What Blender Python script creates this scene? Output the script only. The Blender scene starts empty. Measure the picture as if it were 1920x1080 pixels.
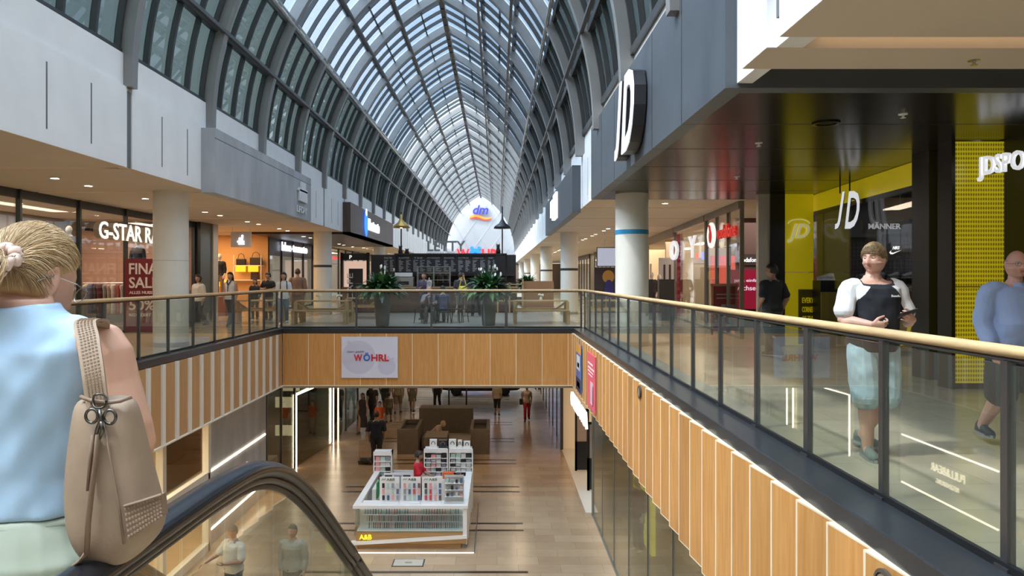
import bpy, bmesh, math, random
import numpy as np
from mathutils import Vector, Matrix, Euler, Quaternion
random.seed(7); np.random.seed(7)
SC = bpy.context.scene
COL = SC.collection
R = math.radians
PI = math.pi
# ---------------------------------------------------------------- camera
cam = bpy.data.cameras.new('camera'); camo = bpy.data.objects.new('camera', cam); COL.objects.link(camo)
cam.sensor_width = 36; cam.lens = 36*1390/1920
cam.shift_x = (960-932)/1920; cam.shift_y = -(540-521)/1920
cam.clip_start = .05; cam.clip_end = 500
camo.location = (0, 0, 1.5); camo.rotation_euler = (R(90), 0, 0)
SC.camera = camo
# ---------------------------------------------------------------- view
SC.view_settings.view_transform = 'Standard'; SC.view_settings.look = 'None'
SC.view_settings.gamma = 1; SC.view_settings.use_curve_mapping = False
SC.view_settings.exposure = 0.78
cy = SC.cycles
cy.max_bounces = 7; cy.diffuse_bounces = 4; cy.glossy_bounces = 3; cy.transmission_bounces = 3
cy.transparent_max_bounces = 24; cy.caustics_reflective = False; cy.caustics_refractive = False
cy.sample_clamp_indirect = 6; cy.use_denoising = True; cy.use_light_tree = True
# ---------------------------------------------------------------- sky
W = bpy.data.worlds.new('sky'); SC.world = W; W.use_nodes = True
nt = W.node_tree; nt.nodes.clear()
n_o = nt.nodes.new('ShaderNodeOutputWorld'); n_b = nt.nodes.new('ShaderNodeBackground')
tc = nt.nodes.new('ShaderNodeTexCoord'); ns = nt.nodes.new('ShaderNodeTexNoise'); cr = nt.nodes.new('ShaderNodeValToRGB')
ns.inputs['Scale'].default_value = 2.6; ns.inputs['Detail'].default_value = 5; ns.inputs['Roughness'].default_value = .55
cr.color_ramp.elements[0].position = .38; cr.color_ramp.elements[0].color = (.55, .68, .82, 1)
cr.color_ramp.elements[1].position = .60; cr.color_ramp.elements[1].color = (.90, .93, .96, 1)
nt.links.new(tc.outputs['Generated'], ns.inputs['Vector']); nt.links.new(ns.outputs['Fac'], cr.inputs['Fac'])
nt.links.new(cr.outputs['Color'], n_b.inputs['Color'])
vd = nt.nodes.new('ShaderNodeVectorMath'); vd.operation = 'DOT_PRODUCT'; vd.inputs[1].default_value = (-.485, -.24, .84)   # sky glow added round the sun, out of view, to brighten the atrium
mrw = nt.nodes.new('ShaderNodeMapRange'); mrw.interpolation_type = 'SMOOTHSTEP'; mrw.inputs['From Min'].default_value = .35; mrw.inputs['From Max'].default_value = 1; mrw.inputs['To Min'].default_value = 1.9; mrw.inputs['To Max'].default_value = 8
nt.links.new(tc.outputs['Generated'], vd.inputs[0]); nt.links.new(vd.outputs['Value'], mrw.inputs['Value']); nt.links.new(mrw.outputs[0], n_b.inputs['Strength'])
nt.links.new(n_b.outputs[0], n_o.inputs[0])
# ---------------------------------------------------------------- sun
sun = bpy.data.lights.new('sun', 'SUN'); sun.energy = 2.2; sun.angle = R(3); sun.color = (1, .96, .88)
suno = bpy.data.objects.new('sun', sun); COL.objects.link(suno); suno.rotation_euler = (R(14), R(-30), 0)

# ================================================================ materials
MATS = {}
def nodes_of(m):
    m.use_nodes = True; t = m.node_tree; return t, t.nodes['Principled BSDF']
def mat(name, col, rough=.5, metal=0, spec=.5, noise=0, scale=8, bump=0, bscale=60, stretch=None, col2=None, detail=4, emit=None, estr=0, alpha=None, vary=0, coat=0):
    if name in MATS: return MATS[name]
    m = bpy.data.materials.new(name); t, b = nodes_of(m); N = t.nodes; L = t.links
    b.inputs['Base Color'].default_value = (*col, 1); b.inputs['Roughness'].default_value = rough
    b.inputs['Metallic'].default_value = metal; b.inputs['Specular IOR Level'].default_value = spec
    b.inputs['Coat Weight'].default_value = coat
    tc = N.new('ShaderNodeTexCoord'); mp = N.new('ShaderNodeMapping'); L.new(tc.outputs['Object'], mp.inputs['Vector'])
    if stretch: mp.inputs['Scale'].default_value = stretch
    last = None
    if noise or col2:
        nz = N.new('ShaderNodeTexNoise'); nz.inputs['Scale'].default_value = scale; nz.inputs['Detail'].default_value = detail
        L.new(mp.outputs[0], nz.inputs['Vector'])
        if vary:
            oi = N.new('ShaderNodeObjectInfo'); nz.noise_dimensions = '4D'
            mu = N.new('ShaderNodeMath'); mu.operation = 'MULTIPLY'; mu.inputs[1].default_value = 50
            L.new(oi.outputs['Random'], mu.inputs[0]); L.new(mu.outputs[0], nz.inputs['W'])
        rp = N.new('ShaderNodeValToRGB'); rp.color_ramp.elements[0].position = .3; rp.color_ramp.elements[1].position = .7
        c2 = col2 or tuple(min(1, c*(1+noise)) for c in col); c1 = col if col2 else tuple(c*(1-noise) for c in col)
        rp.color_ramp.elements[0].color = (*c1, 1); rp.color_ramp.elements[1].color = (*c2, 1)
        L.new(nz.outputs['Fac'], rp.inputs[0]); last = rp.outputs[0]
        if vary:
            hs = N.new('ShaderNodeHueSaturation'); mr = N.new('ShaderNodeMapRange')
            mr.inputs['To Min'].default_value = 1-vary; mr.inputs['To Max'].default_value = 1+vary
            L.new(oi.outputs['Random'], mr.inputs['Value']); L.new(mr.outputs[0], hs.inputs['Value']); L.new(last, hs.inputs['Color']); last = hs.outputs[0]
        L.new(last, b.inputs['Base Color'])
    if bump:
        nb = N.new('ShaderNodeTexNoise'); nb.inputs['Scale'].default_value = bscale; L.new(mp.outputs[0], nb.inputs['Vector'])
        bp = N.new('ShaderNodeBump'); bp.inputs['Strength'].default_value = bump; bp.inputs['Distance'].default_value = .01
        L.new(nb.outputs['Fac'], bp.inputs['Height']); L.new(bp.outputs[0], b.inputs['Normal'])
    if emit:
        b.inputs['Emission Color'].default_value = (*emit, 1); b.inputs['Emission Strength'].default_value = estr
    MATS[name] = m; return m
def glassmat(name, tint=(1, 1, 1), ior=1.45, rough=0, dirt=0, gl=(1, 1, 1)):
    if name in MATS: return MATS[name]
    m = bpy.data.materials.new(name); m.use_nodes = True; t = m.node_tree; N = t.nodes; L = t.links; N.clear()
    o = N.new('ShaderNodeOutputMaterial'); mx = N.new('ShaderNodeMixShader'); tr = N.new('ShaderNodeBsdfTransparent'); gs = N.new('ShaderNodeBsdfGlossy'); fr = N.new('ShaderNodeFresnel')
    tr.inputs[0].default_value = (*tint, 1); gs.inputs['Roughness'].default_value = rough; gs.inputs[0].default_value = (*gl, 1); fr.inputs['IOR'].default_value = ior
    ge = N.new('ShaderNodeNewGeometry'); mr_ = N.new('ShaderNodeMapRange'); mr_.inputs['To Min'].default_value = ior; mr_.inputs['To Max'].default_value = 1/ior; L.new(ge.outputs['Backfacing'], mr_.inputs['Value']); L.new(mr_.outputs[0], fr.inputs['IOR'])
    L.new(fr.outputs[0], mx.inputs[0]); L.new(tr.outputs[0], mx.inputs[1]); L.new(gs.outputs[0], mx.inputs[2]); src = mx.outputs[0]
    if dirt:
        df = N.new('ShaderNodeBsdfDiffuse'); df.inputs[0].default_value = (.62, .70, .68, 1); m2 = N.new('ShaderNodeMixShader'); m2.inputs[0].default_value = dirt
        L.new(src, m2.inputs[1]); L.new(df.outputs[0], m2.inputs[2]); src = m2.outputs[0]
    L.new(src, o.inputs[0]); MATS[name] = m; return m
def emi(name, col, s):
    if name in MATS: return MATS[name]
    m = bpy.data.materials.new(name); m.use_nodes = True; t = m.node_tree; t.nodes.clear()
    o = t.nodes.new('ShaderNodeOutputMaterial'); e = t.nodes.new('ShaderNodeEmission'); e.inputs[0].default_value = (*col, 1); e.inputs[1].default_value = s
    t.links.new(e.outputs[0], o.inputs[0]); MATS[name] = m; return m
def tilemat(name, c1, c2, mortar, bw, bh, rough, bump=.0, noise=.12, ms=.004, rot=0, offset=.5):
    m = bpy.data.materials.new(name); t, b = nodes_of(m); N = t.nodes; L = t.links
    tc = N.new('ShaderNodeTexCoord'); mp = N.new('ShaderNodeMapping'); mp.inputs['Rotation'].default_value = (0, 0, rot); L.new(tc.outputs['Object'], mp.inputs['Vector'])
    br = N.new('ShaderNodeTexBrick'); br.inputs['Scale'].default_value = 1; br.inputs['Brick Width'].default_value = bw; br.inputs['Row Height'].default_value = bh
    br.inputs['Mortar Size'].default_value = ms; br.inputs['Mortar Smooth'].default_value = .2; br.offset = offset; br.inputs['Bias'].default_value = -.1
    br.inputs['Color1'].default_value = (*c1, 1); br.inputs['Color2'].default_value = (*c2, 1); br.inputs['Mortar'].default_value = (*mortar, 1)
    L.new(mp.outputs[0], br.inputs['Vector'])
    nz = N.new('ShaderNodeTexNoise'); nz.inputs['Scale'].default_value = 1.3; nz.inputs['Detail'].default_value = 8; nz.inputs['Roughness'].default_value = .65; L.new(mp.outputs[0], nz.inputs['Vector'])
    mr = N.new('ShaderNodeMapRange'); mr.inputs['From Min'].default_value = .3; mr.inputs['From Max'].default_value = .7; mr.inputs['To Min'].default_value = 1-noise; mr.inputs['To Max'].default_value = 1+noise
    hs = N.new('ShaderNodeHueSaturation'); L.new(nz.outputs['Fac'], mr.inputs['Value']); L.new(mr.outputs[0], hs.inputs['Value']); L.new(br.outputs['Color'], hs.inputs['Color']); L.new(hs.outputs[0], b.inputs['Base Color'])
    b.inputs['Roughness'].default_value = rough; b.inputs['Specular IOR Level'].default_value = .5
    MATS[name] = m; return m

M_white = mat('white_plaster', (.88, .88, .88), .7, noise=.03, scale=2)
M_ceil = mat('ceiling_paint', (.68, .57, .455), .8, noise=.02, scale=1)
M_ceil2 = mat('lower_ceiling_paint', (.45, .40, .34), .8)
M_colm = mat('column_paint', (.78, .75, .68), .55, noise=.03, scale=3)
M_steel = mat('painted_steel_dark', (.10, .10, .10), .42, .35, noise=.08, scale=5)
M_rib = mat('rib_steel', (.27, .265, .26), .42, .3, noise=.06, scale=3)
M_frame = mat('window_frame_dark', (.06, .062, .064), .4, .3)
M_chrome = mat('pipe_metal', (.5, .5, .5), .25, 1)
M_black = mat('black_paint', (.012, .012, .013), .4)
M_dark = mat('dark_gap', (.03, .03, .035), .8)
M_granite = mat('black_granite', (.028, .031, .036), .28, noise=.5, scale=180, detail=2)
M_rail = mat('handrail_beech', (.66, .46, .24), .38, noise=.12, scale=5, stretch=(8, 1, 8))
M_post = mat('post_steel', (.13, .13, .135), .32, .75)
M_slot = mat('fascia_slot', (.16, .165, .175), .8)
M_clad = mat('oak_cladding', (.50, .225, .060), .42, stretch=(14, 14, .8), scale=2.2, col2=(.62, .32, .105), detail=5, vary=.13)
M_cladL = mat('oak_cladding_pale', (.50, .265, .10), .5, stretch=(14, 14, .8), scale=2.2, col2=(.58, .33, .14), detail=5, vary=.06)
M_edge = mat('pale_edge_band', (.85, .72, .52), .5)
M_edgeL = mat('cream_strip', (.80, .74, .64), .55)
M_conc = mat('raw_concrete', (.37, .38, .40), .85, stretch=(1, 1, .35), scale=1.6, col2=(.52, .53, .56), detail=9, bump=.15, bscale=30)
M_jdmetal = mat('slate_metal_panel', (.085, .098, .115), .45, .2, noise=.06, scale=3)
M_soffit = mat('dark_gloss_soffit', (.014, .0125, .0125), .2, 0, .25)
M_brownp = mat('brown_wood_panel', (.070, .040, .028), .45, stretch=(6, 6, .6), scale=2, col2=(.11, .066, .047))
M_yellow = mat('yellow_panel', (.86, .72, .01), .4)
M_downl = emi('downlight_glow', (1, .9, .72), 22)
M_led = emi('led_warm', (1, .82, .58), 7)
M_slotled = emi('slot_led', (1, .72, .45), 1.6)
M_lower = tilemat('lower_stone_tiles', (.42, .29, .185), (.52, .38, .255), (.28, .19, .125), .95, .48, .22, noise=.10)
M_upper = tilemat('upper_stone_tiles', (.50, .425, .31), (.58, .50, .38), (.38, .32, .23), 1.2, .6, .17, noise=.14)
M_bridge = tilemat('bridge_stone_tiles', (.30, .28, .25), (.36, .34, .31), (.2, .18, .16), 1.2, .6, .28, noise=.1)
M_stripe = mat('floor_inlay_dark', (.035, .022, .016), .3)
G_rail = glassmat('railing_glass', (.91, .93, .89), 1.42, dirt=.02)
G_esc = glassmat('escalator_glass', (.90, .92, .88), 1.45, dirt=.03)
G_shop = glassmat('shop_glass', (.9, .93, .92), 1.45)
G_roof = glassmat('roof_glass', (.90, .94, .97), 1.3)
G_roofd = glassmat('roof_glass_tinted', (.55, .61, .67), 1.35)
G_low = glassmat('clerestory_glass', (.24, .28, .28), 1.6, dirt=.02, gl=(.7, .75, .75))
G_lowshop1 = glassmat('lower_shop_glass_clear', (.86, .88, .84), 1.45)
G_lowshop = glassmat('lower_shop_glass', (.62, .66, .60), 1.55)

# ================================================================ mesh builder
class MB:
    def __init__(s): s.v = []; s.f = []; s.m = []; s.mats = []
    def mi(s, m):
        if m is None: return 0
        if m not in s.mats: s.mats.append(m)
        return s.mats.index(m)
    def add(s, vs, fs, m=None):
        b = len(s.v); k = s.mi(m); s.v += [tuple(p) for p in vs]; s.f += [tuple(b+i for i in f) for f in fs]; s.m += [k]*len(fs); return s
    def box(s, x0, x1, y0, y1, z0, z1, m=None):
        if x0 > x1: x0, x1 = x1, x0
        if y0 > y1: y0, y1 = y1, y0
        if z0 > z1: z0, z1 = z1, z0
        return s.add([(x0, y0, z0), (x1, y0, z0), (x1, y1, z0), (x0, y1, z0), (x0, y0, z1), (x1, y0, z1), (x1, y1, z1), (x0, y1, z1)],
                     [(0, 3, 2, 1), (4, 5, 6, 7), (0, 1, 5, 4), (1, 2, 6, 5), (2, 3, 7, 6), (3, 0, 4, 7)], m)
    def cbox(s, c, size, rz=0, m=None, M=None):
        hx, hy, hz = size[0]/2, size[1]/2, size[2]/2
        T = Matrix.Translation(c) @ (M.to_4x4() if M else Matrix.Rotation(rz, 4, 'Z'))
        vs = [T @ Vector(p) for p in [(-hx, -hy, -hz), (hx, -hy, -hz), (hx, hy, -hz), (-hx, hy, -hz), (-hx, -hy, hz), (hx, -hy, hz), (hx, hy, hz), (-hx, hy, hz)]]
        return s.add(vs, [(0, 3, 2, 1), (4, 5, 6, 7), (0, 1, 5, 4), (1, 2, 6, 5), (2, 3, 7, 6), (3, 0, 4, 7)], m)
    def wall(s, p, q, z0, z1, t, m=None, side=1):     # a slab along the line p-q (xy), thickness t to its left (side=1)
        d = Vector((q[0]-p[0], q[1]-p[1])).normalized(); n = Vector((-d.y, d.x))*t*side
        a = [(p[0], p[1]), (q[0], q[1]), (q[0]+n.x, q[1]+n.y), (p[0]+n.x, p[1]+n.y)]
        if side < 0: a = a[::-1]
        return s.prism(a, z0, z1, m)
    def prism(s, poly, z0, z1, m=None):
        n = len(poly); vs = [(x, y, z0) for x, y in poly]+[(x, y, z1) for x, y in poly]
        fs = [tuple(range(n-1, -1, -1)), tuple(range(n, 2*n))]+[(i, (i+1) % n, n+(i+1) % n, n+i) for i in range(n)]
        return s.add(vs, fs, m)
    def cyl(s, c, r, z0, z1, n=24, m=None, r2=None):
        r2 = r if r2 is None else r2
        vs = [(c[0]+r*math.cos(2*PI*i/n), c[1]+r*math.sin(2*PI*i/n), z0) for i in range(n)]+[(c[0]+r2*math.cos(2*PI*i/n), c[1]+r2*math.sin(2*PI*i/n), z1) for i in range(n)]
        fs = [tuple(range(n-1, -1, -1)), tuple(range(n, 2*n))]+[(i, (i+1) % n, n+(i+1) % n, n+i) for i in range(n)]
        return s.add(vs, fs, m)
    def lathe(s, c, prof, n=24, m=None):
        vs = []; k = len(prof)
        for r, z in prof:
            for i in range(n): vs.append((c[0]+r*math.cos(2*PI*i/n), c[1]+r*math.sin(2*PI*i/n), c[2]+z))
        fs = [(j*n+i, j*n+(i+1) % n, (j+1)*n+(i+1) % n, (j+1)*n+i) for j in range(k-1) for i in range(n)]
        fs += [tuple(range(n-1, -1, -1)), tuple(range((k-1)*n, k*n))]
        return s.add(vs, fs, m)
    def tube(s, pts, rad, n=8, m=None, ry=None, up=(0, 0, 1), close=True, twist=0):
        pts = [Vector(p) for p in pts]; k = len(pts)
        rad = [rad]*k if not hasattr(rad, '__len__') else list(rad)
        ry = rad if ry is None else ([ry]*k if not hasattr(ry, '__len__') else list(ry))
        vs = []; pu = None
        for i, p in enumerate(pts):
            d = (pts[min(i+1, k-1)]-pts[max(i-1, 0)]).normalized()
            if pu is None:
                u = Vector(up)
                if abs(u.dot(d)) > .95: u = Vector((1, 0, 0)) if abs(d.x) < .9 else Vector((0, 1, 0))
            else: u = pu
            a = d.cross(u)
            a = a.normalized() if a.length > 1e-6 else Vector((1, 0, 0))
            b = a.cross(d).normalized(); pu = b
            for j in range(n):
                t = 2*PI*j/n+twist; vs.append(p+a*rad[i]*math.cos(t)+b*ry[i]*math.sin(t))
        fs = [(i*n+j, i*n+(j+1) % n, (i+1)*n+(j+1) % n, (i+1)*n+j) for i in range(k-1) for j in range(n)]
        if close: fs += [tuple(range(n-1, -1, -1)), tuple(range((k-1)*n, k*n))]
        return s.add(vs, fs, m)
    def bar(s, p, q, w, h=None, m=None):
        h = h or w; return s.tube([p, q], w*.7071, 4, m, ry=h*.7071, twist=PI/4)
    def ell(s, c, r, n=12, k=8, m=None, M=None):
        vs = []; 
        for i in range(k+1):
            th = PI*i/k
            for j in range(n):
                ph = 2*PI*j/n; v = Vector((r[0]*math.sin(th)*math.cos(ph), r[1]*math.sin(th)*math.sin(ph), r[2]*math.cos(th)))
                if M: v = M @ v
                vs.append(Vector(c)+v)
        fs = [(i*n+j, (i+1)*n+j, (i+1)*n+(j+1) % n, i*n+(j+1) % n) for i in range(k) for j in range(n)]
        return s.add(vs, fs, m)
    def disc(s, c, r, n=16, m=None, down=True):
        vs = [(c[0]+r*math.cos(2*PI*i/n), c[1]+r*math.sin(2*PI*i/n), c[2]) for i in range(n)]
        return s.add(vs, [tuple(range(n-1, -1, -1)) if down else tuple(range(n))], m)
    def xf(s, T): s.v = [tuple(T @ Vector(p)) for p in s.v]; return s
    def build(s, name, m=None, parent=None, smooth=False, loc=None, rz=0, bevel=0, auto=False):
        me = bpy.data.meshes.new(name); me.from_pydata(s.v, [], s.f); 
        for x in (s.mats or [m]): 
            if x: me.materials.append(x)
        if s.mats: me.polygons.foreach_set('material_index', s.m)
        me.validate(); me.update()
        if auto: autosmooth(me)
        elif smooth: me.polygons.foreach_set('use_smooth', [True]*len(me.polygons))
        o = bpy.data.objects.new(name, me); COL.objects.link(o)
        if parent: o.parent = parent
        if loc: o.location = loc
        if rz: o.rotation_euler[2] = rz
        if bevel:
            b = o.modifiers.new('bevel', 'BEVEL'); b.width = bevel; b.segments = 2; b.limit_method = 'ANGLE'
        return o
def autosmooth(me, ang=R(40)):
    bm = bmesh.new(); bm.from_mesh(me); bmesh.ops.recalc_face_normals(bm, faces=bm.faces)
    for f in bm.faces: f.smooth = True
    for e in bm.edges:
        if len(e.link_faces) != 2 or e.calc_face_angle(0) > ang: e.smooth = False
    bm.to_mesh(me); bm.free()
def tag(o, label, cat, group=None, kind=None):
    o['label'] = label; o['category'] = cat
    if group: o['group'] = group
    if kind: o['kind'] = kind
    return o
def thing(name, label, cat, loc=(0, 0, 0), rz=0, group=None):
    o = bpy.data.objects.new(name, None); COL.objects.link(o); o.location = loc; o.rotation_euler = (0, 0, rz); o.empty_display_size = .1
    return tag(o, label, cat, group)
def struct(o): o['kind'] = 'structure'; return o
def dup(o, parent=None, loc=None, rz=None):
    c = o.copy(); COL.objects.link(c)
    if parent: c.parent = parent; c.matrix_parent_inverse = o.matrix_parent_inverse.copy()
    if loc is not None: c.location = loc
    if rz is not None: c.rotation_euler[2] = rz
    for ch in list(o.children): dup(ch, c)
    return c
_TXT = {}
def textmesh(s, size=1, depth=.02, bold=0, shear=0, spacing=1, align='LEFT'):
    cu = bpy.data.curves.new('t', 'FONT'); cu.body = s; cu.size = size; cu.extrude = depth/2; cu.offset = bold*size; cu.shear = shear; cu.space_character = spacing
    cu.align_x = align; cu.resolution_u = 3
    o = bpy.data.objects.new('t', cu); COL.objects.link(o)
    dg = bpy.context.evaluated_depsgraph_get(); dg.update(); me = bpy.data.meshes.new_from_object(o.evaluated_get(dg))
    vs = [v.co.copy() for v in me.vertices]; fs = [tuple(p.vertices) for p in me.polygons]
    bpy.data.objects.remove(o); bpy.data.curves.remove(cu); bpy.data.meshes.remove(me)
    return vs, fs
def text(s, m, origin, right=(1, 0, 0), up=(0, 0, 1), height=.3, width=None, depth=.02, bold=0, shear=0, name='lettering', parent=None, align='LEFT', mb=None):
    """raised lettering; origin = lower left of the first letter, right/up give the reading plane"""
    vs, fs = textmesh(s, 1, depth, bold, shear)
    xs = [v.x for v in vs]; ys = [v.y for v in vs]; x0, x1, y0, y1 = min(xs), max(xs), min(ys), max(ys)
    sy = height/(y1-y0); sx = (width/(x1-x0)) if width else sy
    r = Vector(right).normalized(); u = Vector(up).normalized(); n = r.cross(u)
    off = {'LEFT': 0, 'CENTER': -.5*(x1-x0)*sx, 'RIGHT': -(x1-x0)*sx}[align]
    out = [Vector(origin)+r*((v.x-x0)*sx+off)+u*((v.y-y0)*sy)+n*(v.z+depth/2) for v in vs]
    if mb is not None: mb.add(out, fs, m); return
    b = MB(); b.add(out, fs, m); return b.build(name, None, parent)
def quad(mb, o, r, u, w, h, m, t=.01):   # thin board: lower-left origin, right/up dirs
    r = Vector(r).normalized(); u = Vector(u).normalized(); n = r.cross(u); o = Vector(o)
    a = [o, o+r*w, o+r*w+u*h, o+u*h]; vs = [p-n*t for p in a]+a
    mb.add(vs, [(0, 3, 2, 1), (4, 5, 6, 7), (0, 1, 5, 4), (1, 2, 6, 5), (2, 3, 7, 6), (3, 0, 4, 7)], m)

def jd_logo(parent, origin, right, height, width, depth, face, side, shear=.33):
    """two slanted letters, a white face with a dark edge behind it"""
    r = Vector(right).normalized(); n = r.cross(Vector((0, 0, 1)))
    for mm, off, dp, bd in ((face, 0, .02, .02), (side, -depth, depth, .035)):
        for ch, a, w in (('J', 0, .40), ('D', .40, .60)):
            text(ch, mm, Vector(origin)+r*width*a+n*off, right=right, height=height, width=width*w, depth=dp, bold=bd, shear=shear, parent=parent, name='lettering' if mm is face else 'letter_side')
# ================================================================ SETTING
LX, RX, CX = -6.28, 2.24, -2.07       # void edges and the ridge line
FY, FB = 21.7, -1.64                  # far edge of the void, underside of the oak cladding
LFX, RFX = -6.35, 2.30                # white parapet faces under the roof
ZC = 3.4                              # upper ceiling
RIBY = [16.4+3.6*k for k in range(-5, 22)]
# floors
b = MB().box(-20, 14, -6, 100, -5.3, -5, None); struct(b.build('floor', M_lower))
b = MB()
for yc in (16.1, 19.35, 22.8, 26.2, 29.7, 33.1, 36.5, 40, 43.5, 47):
    for s in (-.27, .27): b.box(-4.7, .68, yc+s-.055, yc+s+.055, -5.0, -4.996)
for yc in (16.1, 19.35, 22.8):
    for s in (-.27, .27): b.box(4.4, 7.5, yc+s-.055, yc+s+.055, -5.0, -4.996)
struct(b.build('trim_floor_stripe', M_stripe))
def slab(name, x0, x1, y0, y1, m): return struct(MB().box(x0, x1, y0, y1, -.4, 0).build(name, m))
slab('floor_left', -14, LX-.36, -6, 100, M_upper); slab('floor_right', RX+.36, 13, -6, 100, M_upper)
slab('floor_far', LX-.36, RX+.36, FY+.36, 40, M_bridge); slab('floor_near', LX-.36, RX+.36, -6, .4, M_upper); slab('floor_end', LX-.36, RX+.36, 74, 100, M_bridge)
b = MB()   # landing beside the escalator head
b.box(-.55, RX+.36, .4, 2.4, -.4, 0); b.box(LX-.36, -1.95, .4, 2.4, -.4, 0); b.box(-1.95, -.55, .4, 2.0, -.4, 0); struct(b.build('floor_landing', M_upper))
# granite kerbs
def kerb(name, pts, t=.36, side=1):
    b = MB()
    for p, q in zip(pts, pts[1:]): b.wall(p, q, -.12, .02, t, None, side)
    return struct(b.build(name, M_granite, bevel=.01))
kerb('trim_right_kerb', [(RX, 2.4), (RX, FY)], side=-1)
kerb('trim_left_kerb', [(LX, 2.4), (LX, FY)], side=1)
struct(MB().box(LX-.36, RX+.36, FY, FY+.36, -.12, .02).build('trim_far_kerb', M_granite, bevel=.01))
# slab edge behind the cladding
b = MB(); b.box(RX+.10, RX+.30, 2.4, FY+.2, FB+.06, -.12); b.box(LX-.30, LX-.10, 2.4, FY+.2, FB+.06, -.12); b.box(LX, RX, FY+.06, FY+.26, FB+.06, -.12); struct(b.build('wall_edge_core', M_dark))
# oak cladding: right side, panels set like saw teeth
wr = thing('wall_right_cladding', 'x', 'x'); del wr['label']; del wr['category']; struct(wr)
y = FY; i = 0
while y > 2.6:
    w = .50 if i else .28
    y1 = y-w; b = MB(); e = -.055; z1 = -.13; z0 = FB
    p0 = (RX-.055, y); p1 = (RX+.0, y1+.004)
    b.wall(p1, p0, z0, z1, .03, M_clad, -1)
    d = (Vector(p0)-Vector(p1)).normalized(); n = Vector((-d.y, d.x))
    q0 = Vector(p0)+n*.002; q1 = q0-d*.022
    b.prism([tuple(q1), tuple(q0), (q0.x+.03, q0.y), (q1.x+.03, q1.y)], z0-.004, z1+.004, M_edge)
    b.wall((p1[0]-.001, p1[1]), (p0[0]-.001, p0[1]), z1, z1+.012, .06, M_edge, -1)
    b.wall((p1[0]-.001, p1[1]), (p0[0]-.001, p0[1]), z0-.012, z0, .04, M_edge, -1)
    o = b.build('cladding_panel', None, wr); y = y1; i += 1
wl = bpy.data.objects.new('wall_left_cladding', None); COL.objects.link(wl); struct(wl)
y = FY-.05
while y > 2.6:
    w = .60; b = MB()
    b.box(LX-.03, LX, y-w+.13, y, FB, -.13, M_cladL); b.build('cladding_panel', None, wl)
    b = MB(); b.box(LX-.03, LX+.035, y-w, y-w+.13, FB, -.13); b.build('cladding_strip', M_edgeL, wl); y -= w
MB().box(LX-.03, LX+.04, 2.6, FY, FB-.03, FB).build('cladding_rail', M_edgeL, wl)
wf = bpy.data.objects.new('wall_far_cladding', None); COL.objects.link(wf); struct(wf)
x = LX
while x < RX-.05:
    w = min(.76, RX-x); b = MB(); b.box(x+.006, x+w-.006, FY-.0, FY+.03, FB, -.13, M_clad); b.box(x+w-.01, x+w+.006, FY-.004, FY+.03, FB, -.13, M_edge)
    b.build('cladding_panel', None, wf); x += w
MB().box(LX, RX, FY-.01, FY+.04, FB-.025, FB).build('cladding_rail', M_edge, wf)
# posters on the cladding
def rel(b, *a): b.box(*a)
t = thing('shop_banner', 'white shop banner with red and blue lettering hung on the far oak cladding', 'banner')
x0, x1 = (641-932)*FY/1390, (746-932)*FY/1390
MB().box(x0, x1, FY-.05, FY-.02, -1.42, -.22).build('board', mat('banner_white', (.66, .66, .76), .6), t)
MR = mat('sign_red', (.60, .02, .03), .5); MBl = mat('sign_blue', (.03, .14, .55), .5)
b = MB(); q = mat('banner_lilac', (.55, .55, .68), .6)
for cx, cz, r in ((x0+.50, -.82, .49), (x0+1.32, -1.08, .26), (x0+.22, -.40, .06), (x0+.48, -.40, .06), (x0+1.36, -.82, .04), (x0+1.5, -.86, .04), (x0+1.36, -1.0, .04)):
    b.add([(cx+r*math.cos(a*PI/16), FY-.053-.0005*cx, cz+r*math.sin(a*PI/16)) for a in range(32)], [tuple(range(32))], q)
b.build('circle_print', None, t)
text('W', MR, (x0+.36, FY-.060, -.93), height=.20, width=.25, bold=.03, depth=.006, parent=t)
text('Ö', MBl, (x0+.64, FY-.060, -.93), height=.25, width=.20, bold=.03, depth=.006, parent=t)
text('HRL', MR, (x0+.87, FY-.060, -.93), height=.20, width=.52, bold=.03, depth=.006, parent=t)
text('hier geht', mat('ink_grey', (.2, .2, .3), .6), (x0+.16, FY-.055, -.70), height=.08, width=.5, depth=.006, shear=.3, parent=t)
def poster(label, ya, yb, z0, z1, main, deco):
    t = thing('shop_poster', label, 'poster'); MB().box(RX-.085, RX-.06, ya, yb, z0, z1).build('board', main, t)
    b = MB(); 
    for (fa, fb, ga, gb, mm) in deco: b.box(RX-.09, RX-.084, yb+(ya-yb)*fa, yb+(ya-yb)*fb, z0+(z1-z0)*ga, z0+(z1-z0)*gb, mm)
    b.build('print', None, t); return t
mw = mat('print_white', (.8, .8, .8), .6); mo = mat('print_orange', (.85, .4, .08), .6); mn = mat('print_navy', (.02, .03, .09), .5); mred = mat('print_red', (.6, .05, .04), .5)
poster('small blue and orange poster on the oak cladding next to the pink one', 19.1, 20.2, -1.5, -.25, mat('poster_blue', (.10, .18, .45), .5), [(0, 1, .8, 1, mo), (.15, .8, .45, .75, mw), (.3, .7, .5, .6, mred), (0, 1, 0, .28, mn), (.2, .8, .08, .2, mw)])
pk = mat('poster_pink', (.80, .13, .19), .5)
poster('pink poster with a slanted white phone on the oak cladding', 16.35, 17.75, -1.52, -.25, pk, [(.15, .75, .8, .83, mw), (.15, .9, .72, .75, mw), (.15, .8, .66, .68, mw), (.2, .7, .6, .615, mw), (.45, .8, .1, .5, mat('phone_pale', (.8, .55, .65), .4)), (.75, .8, .1, .45, mw)])
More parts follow.
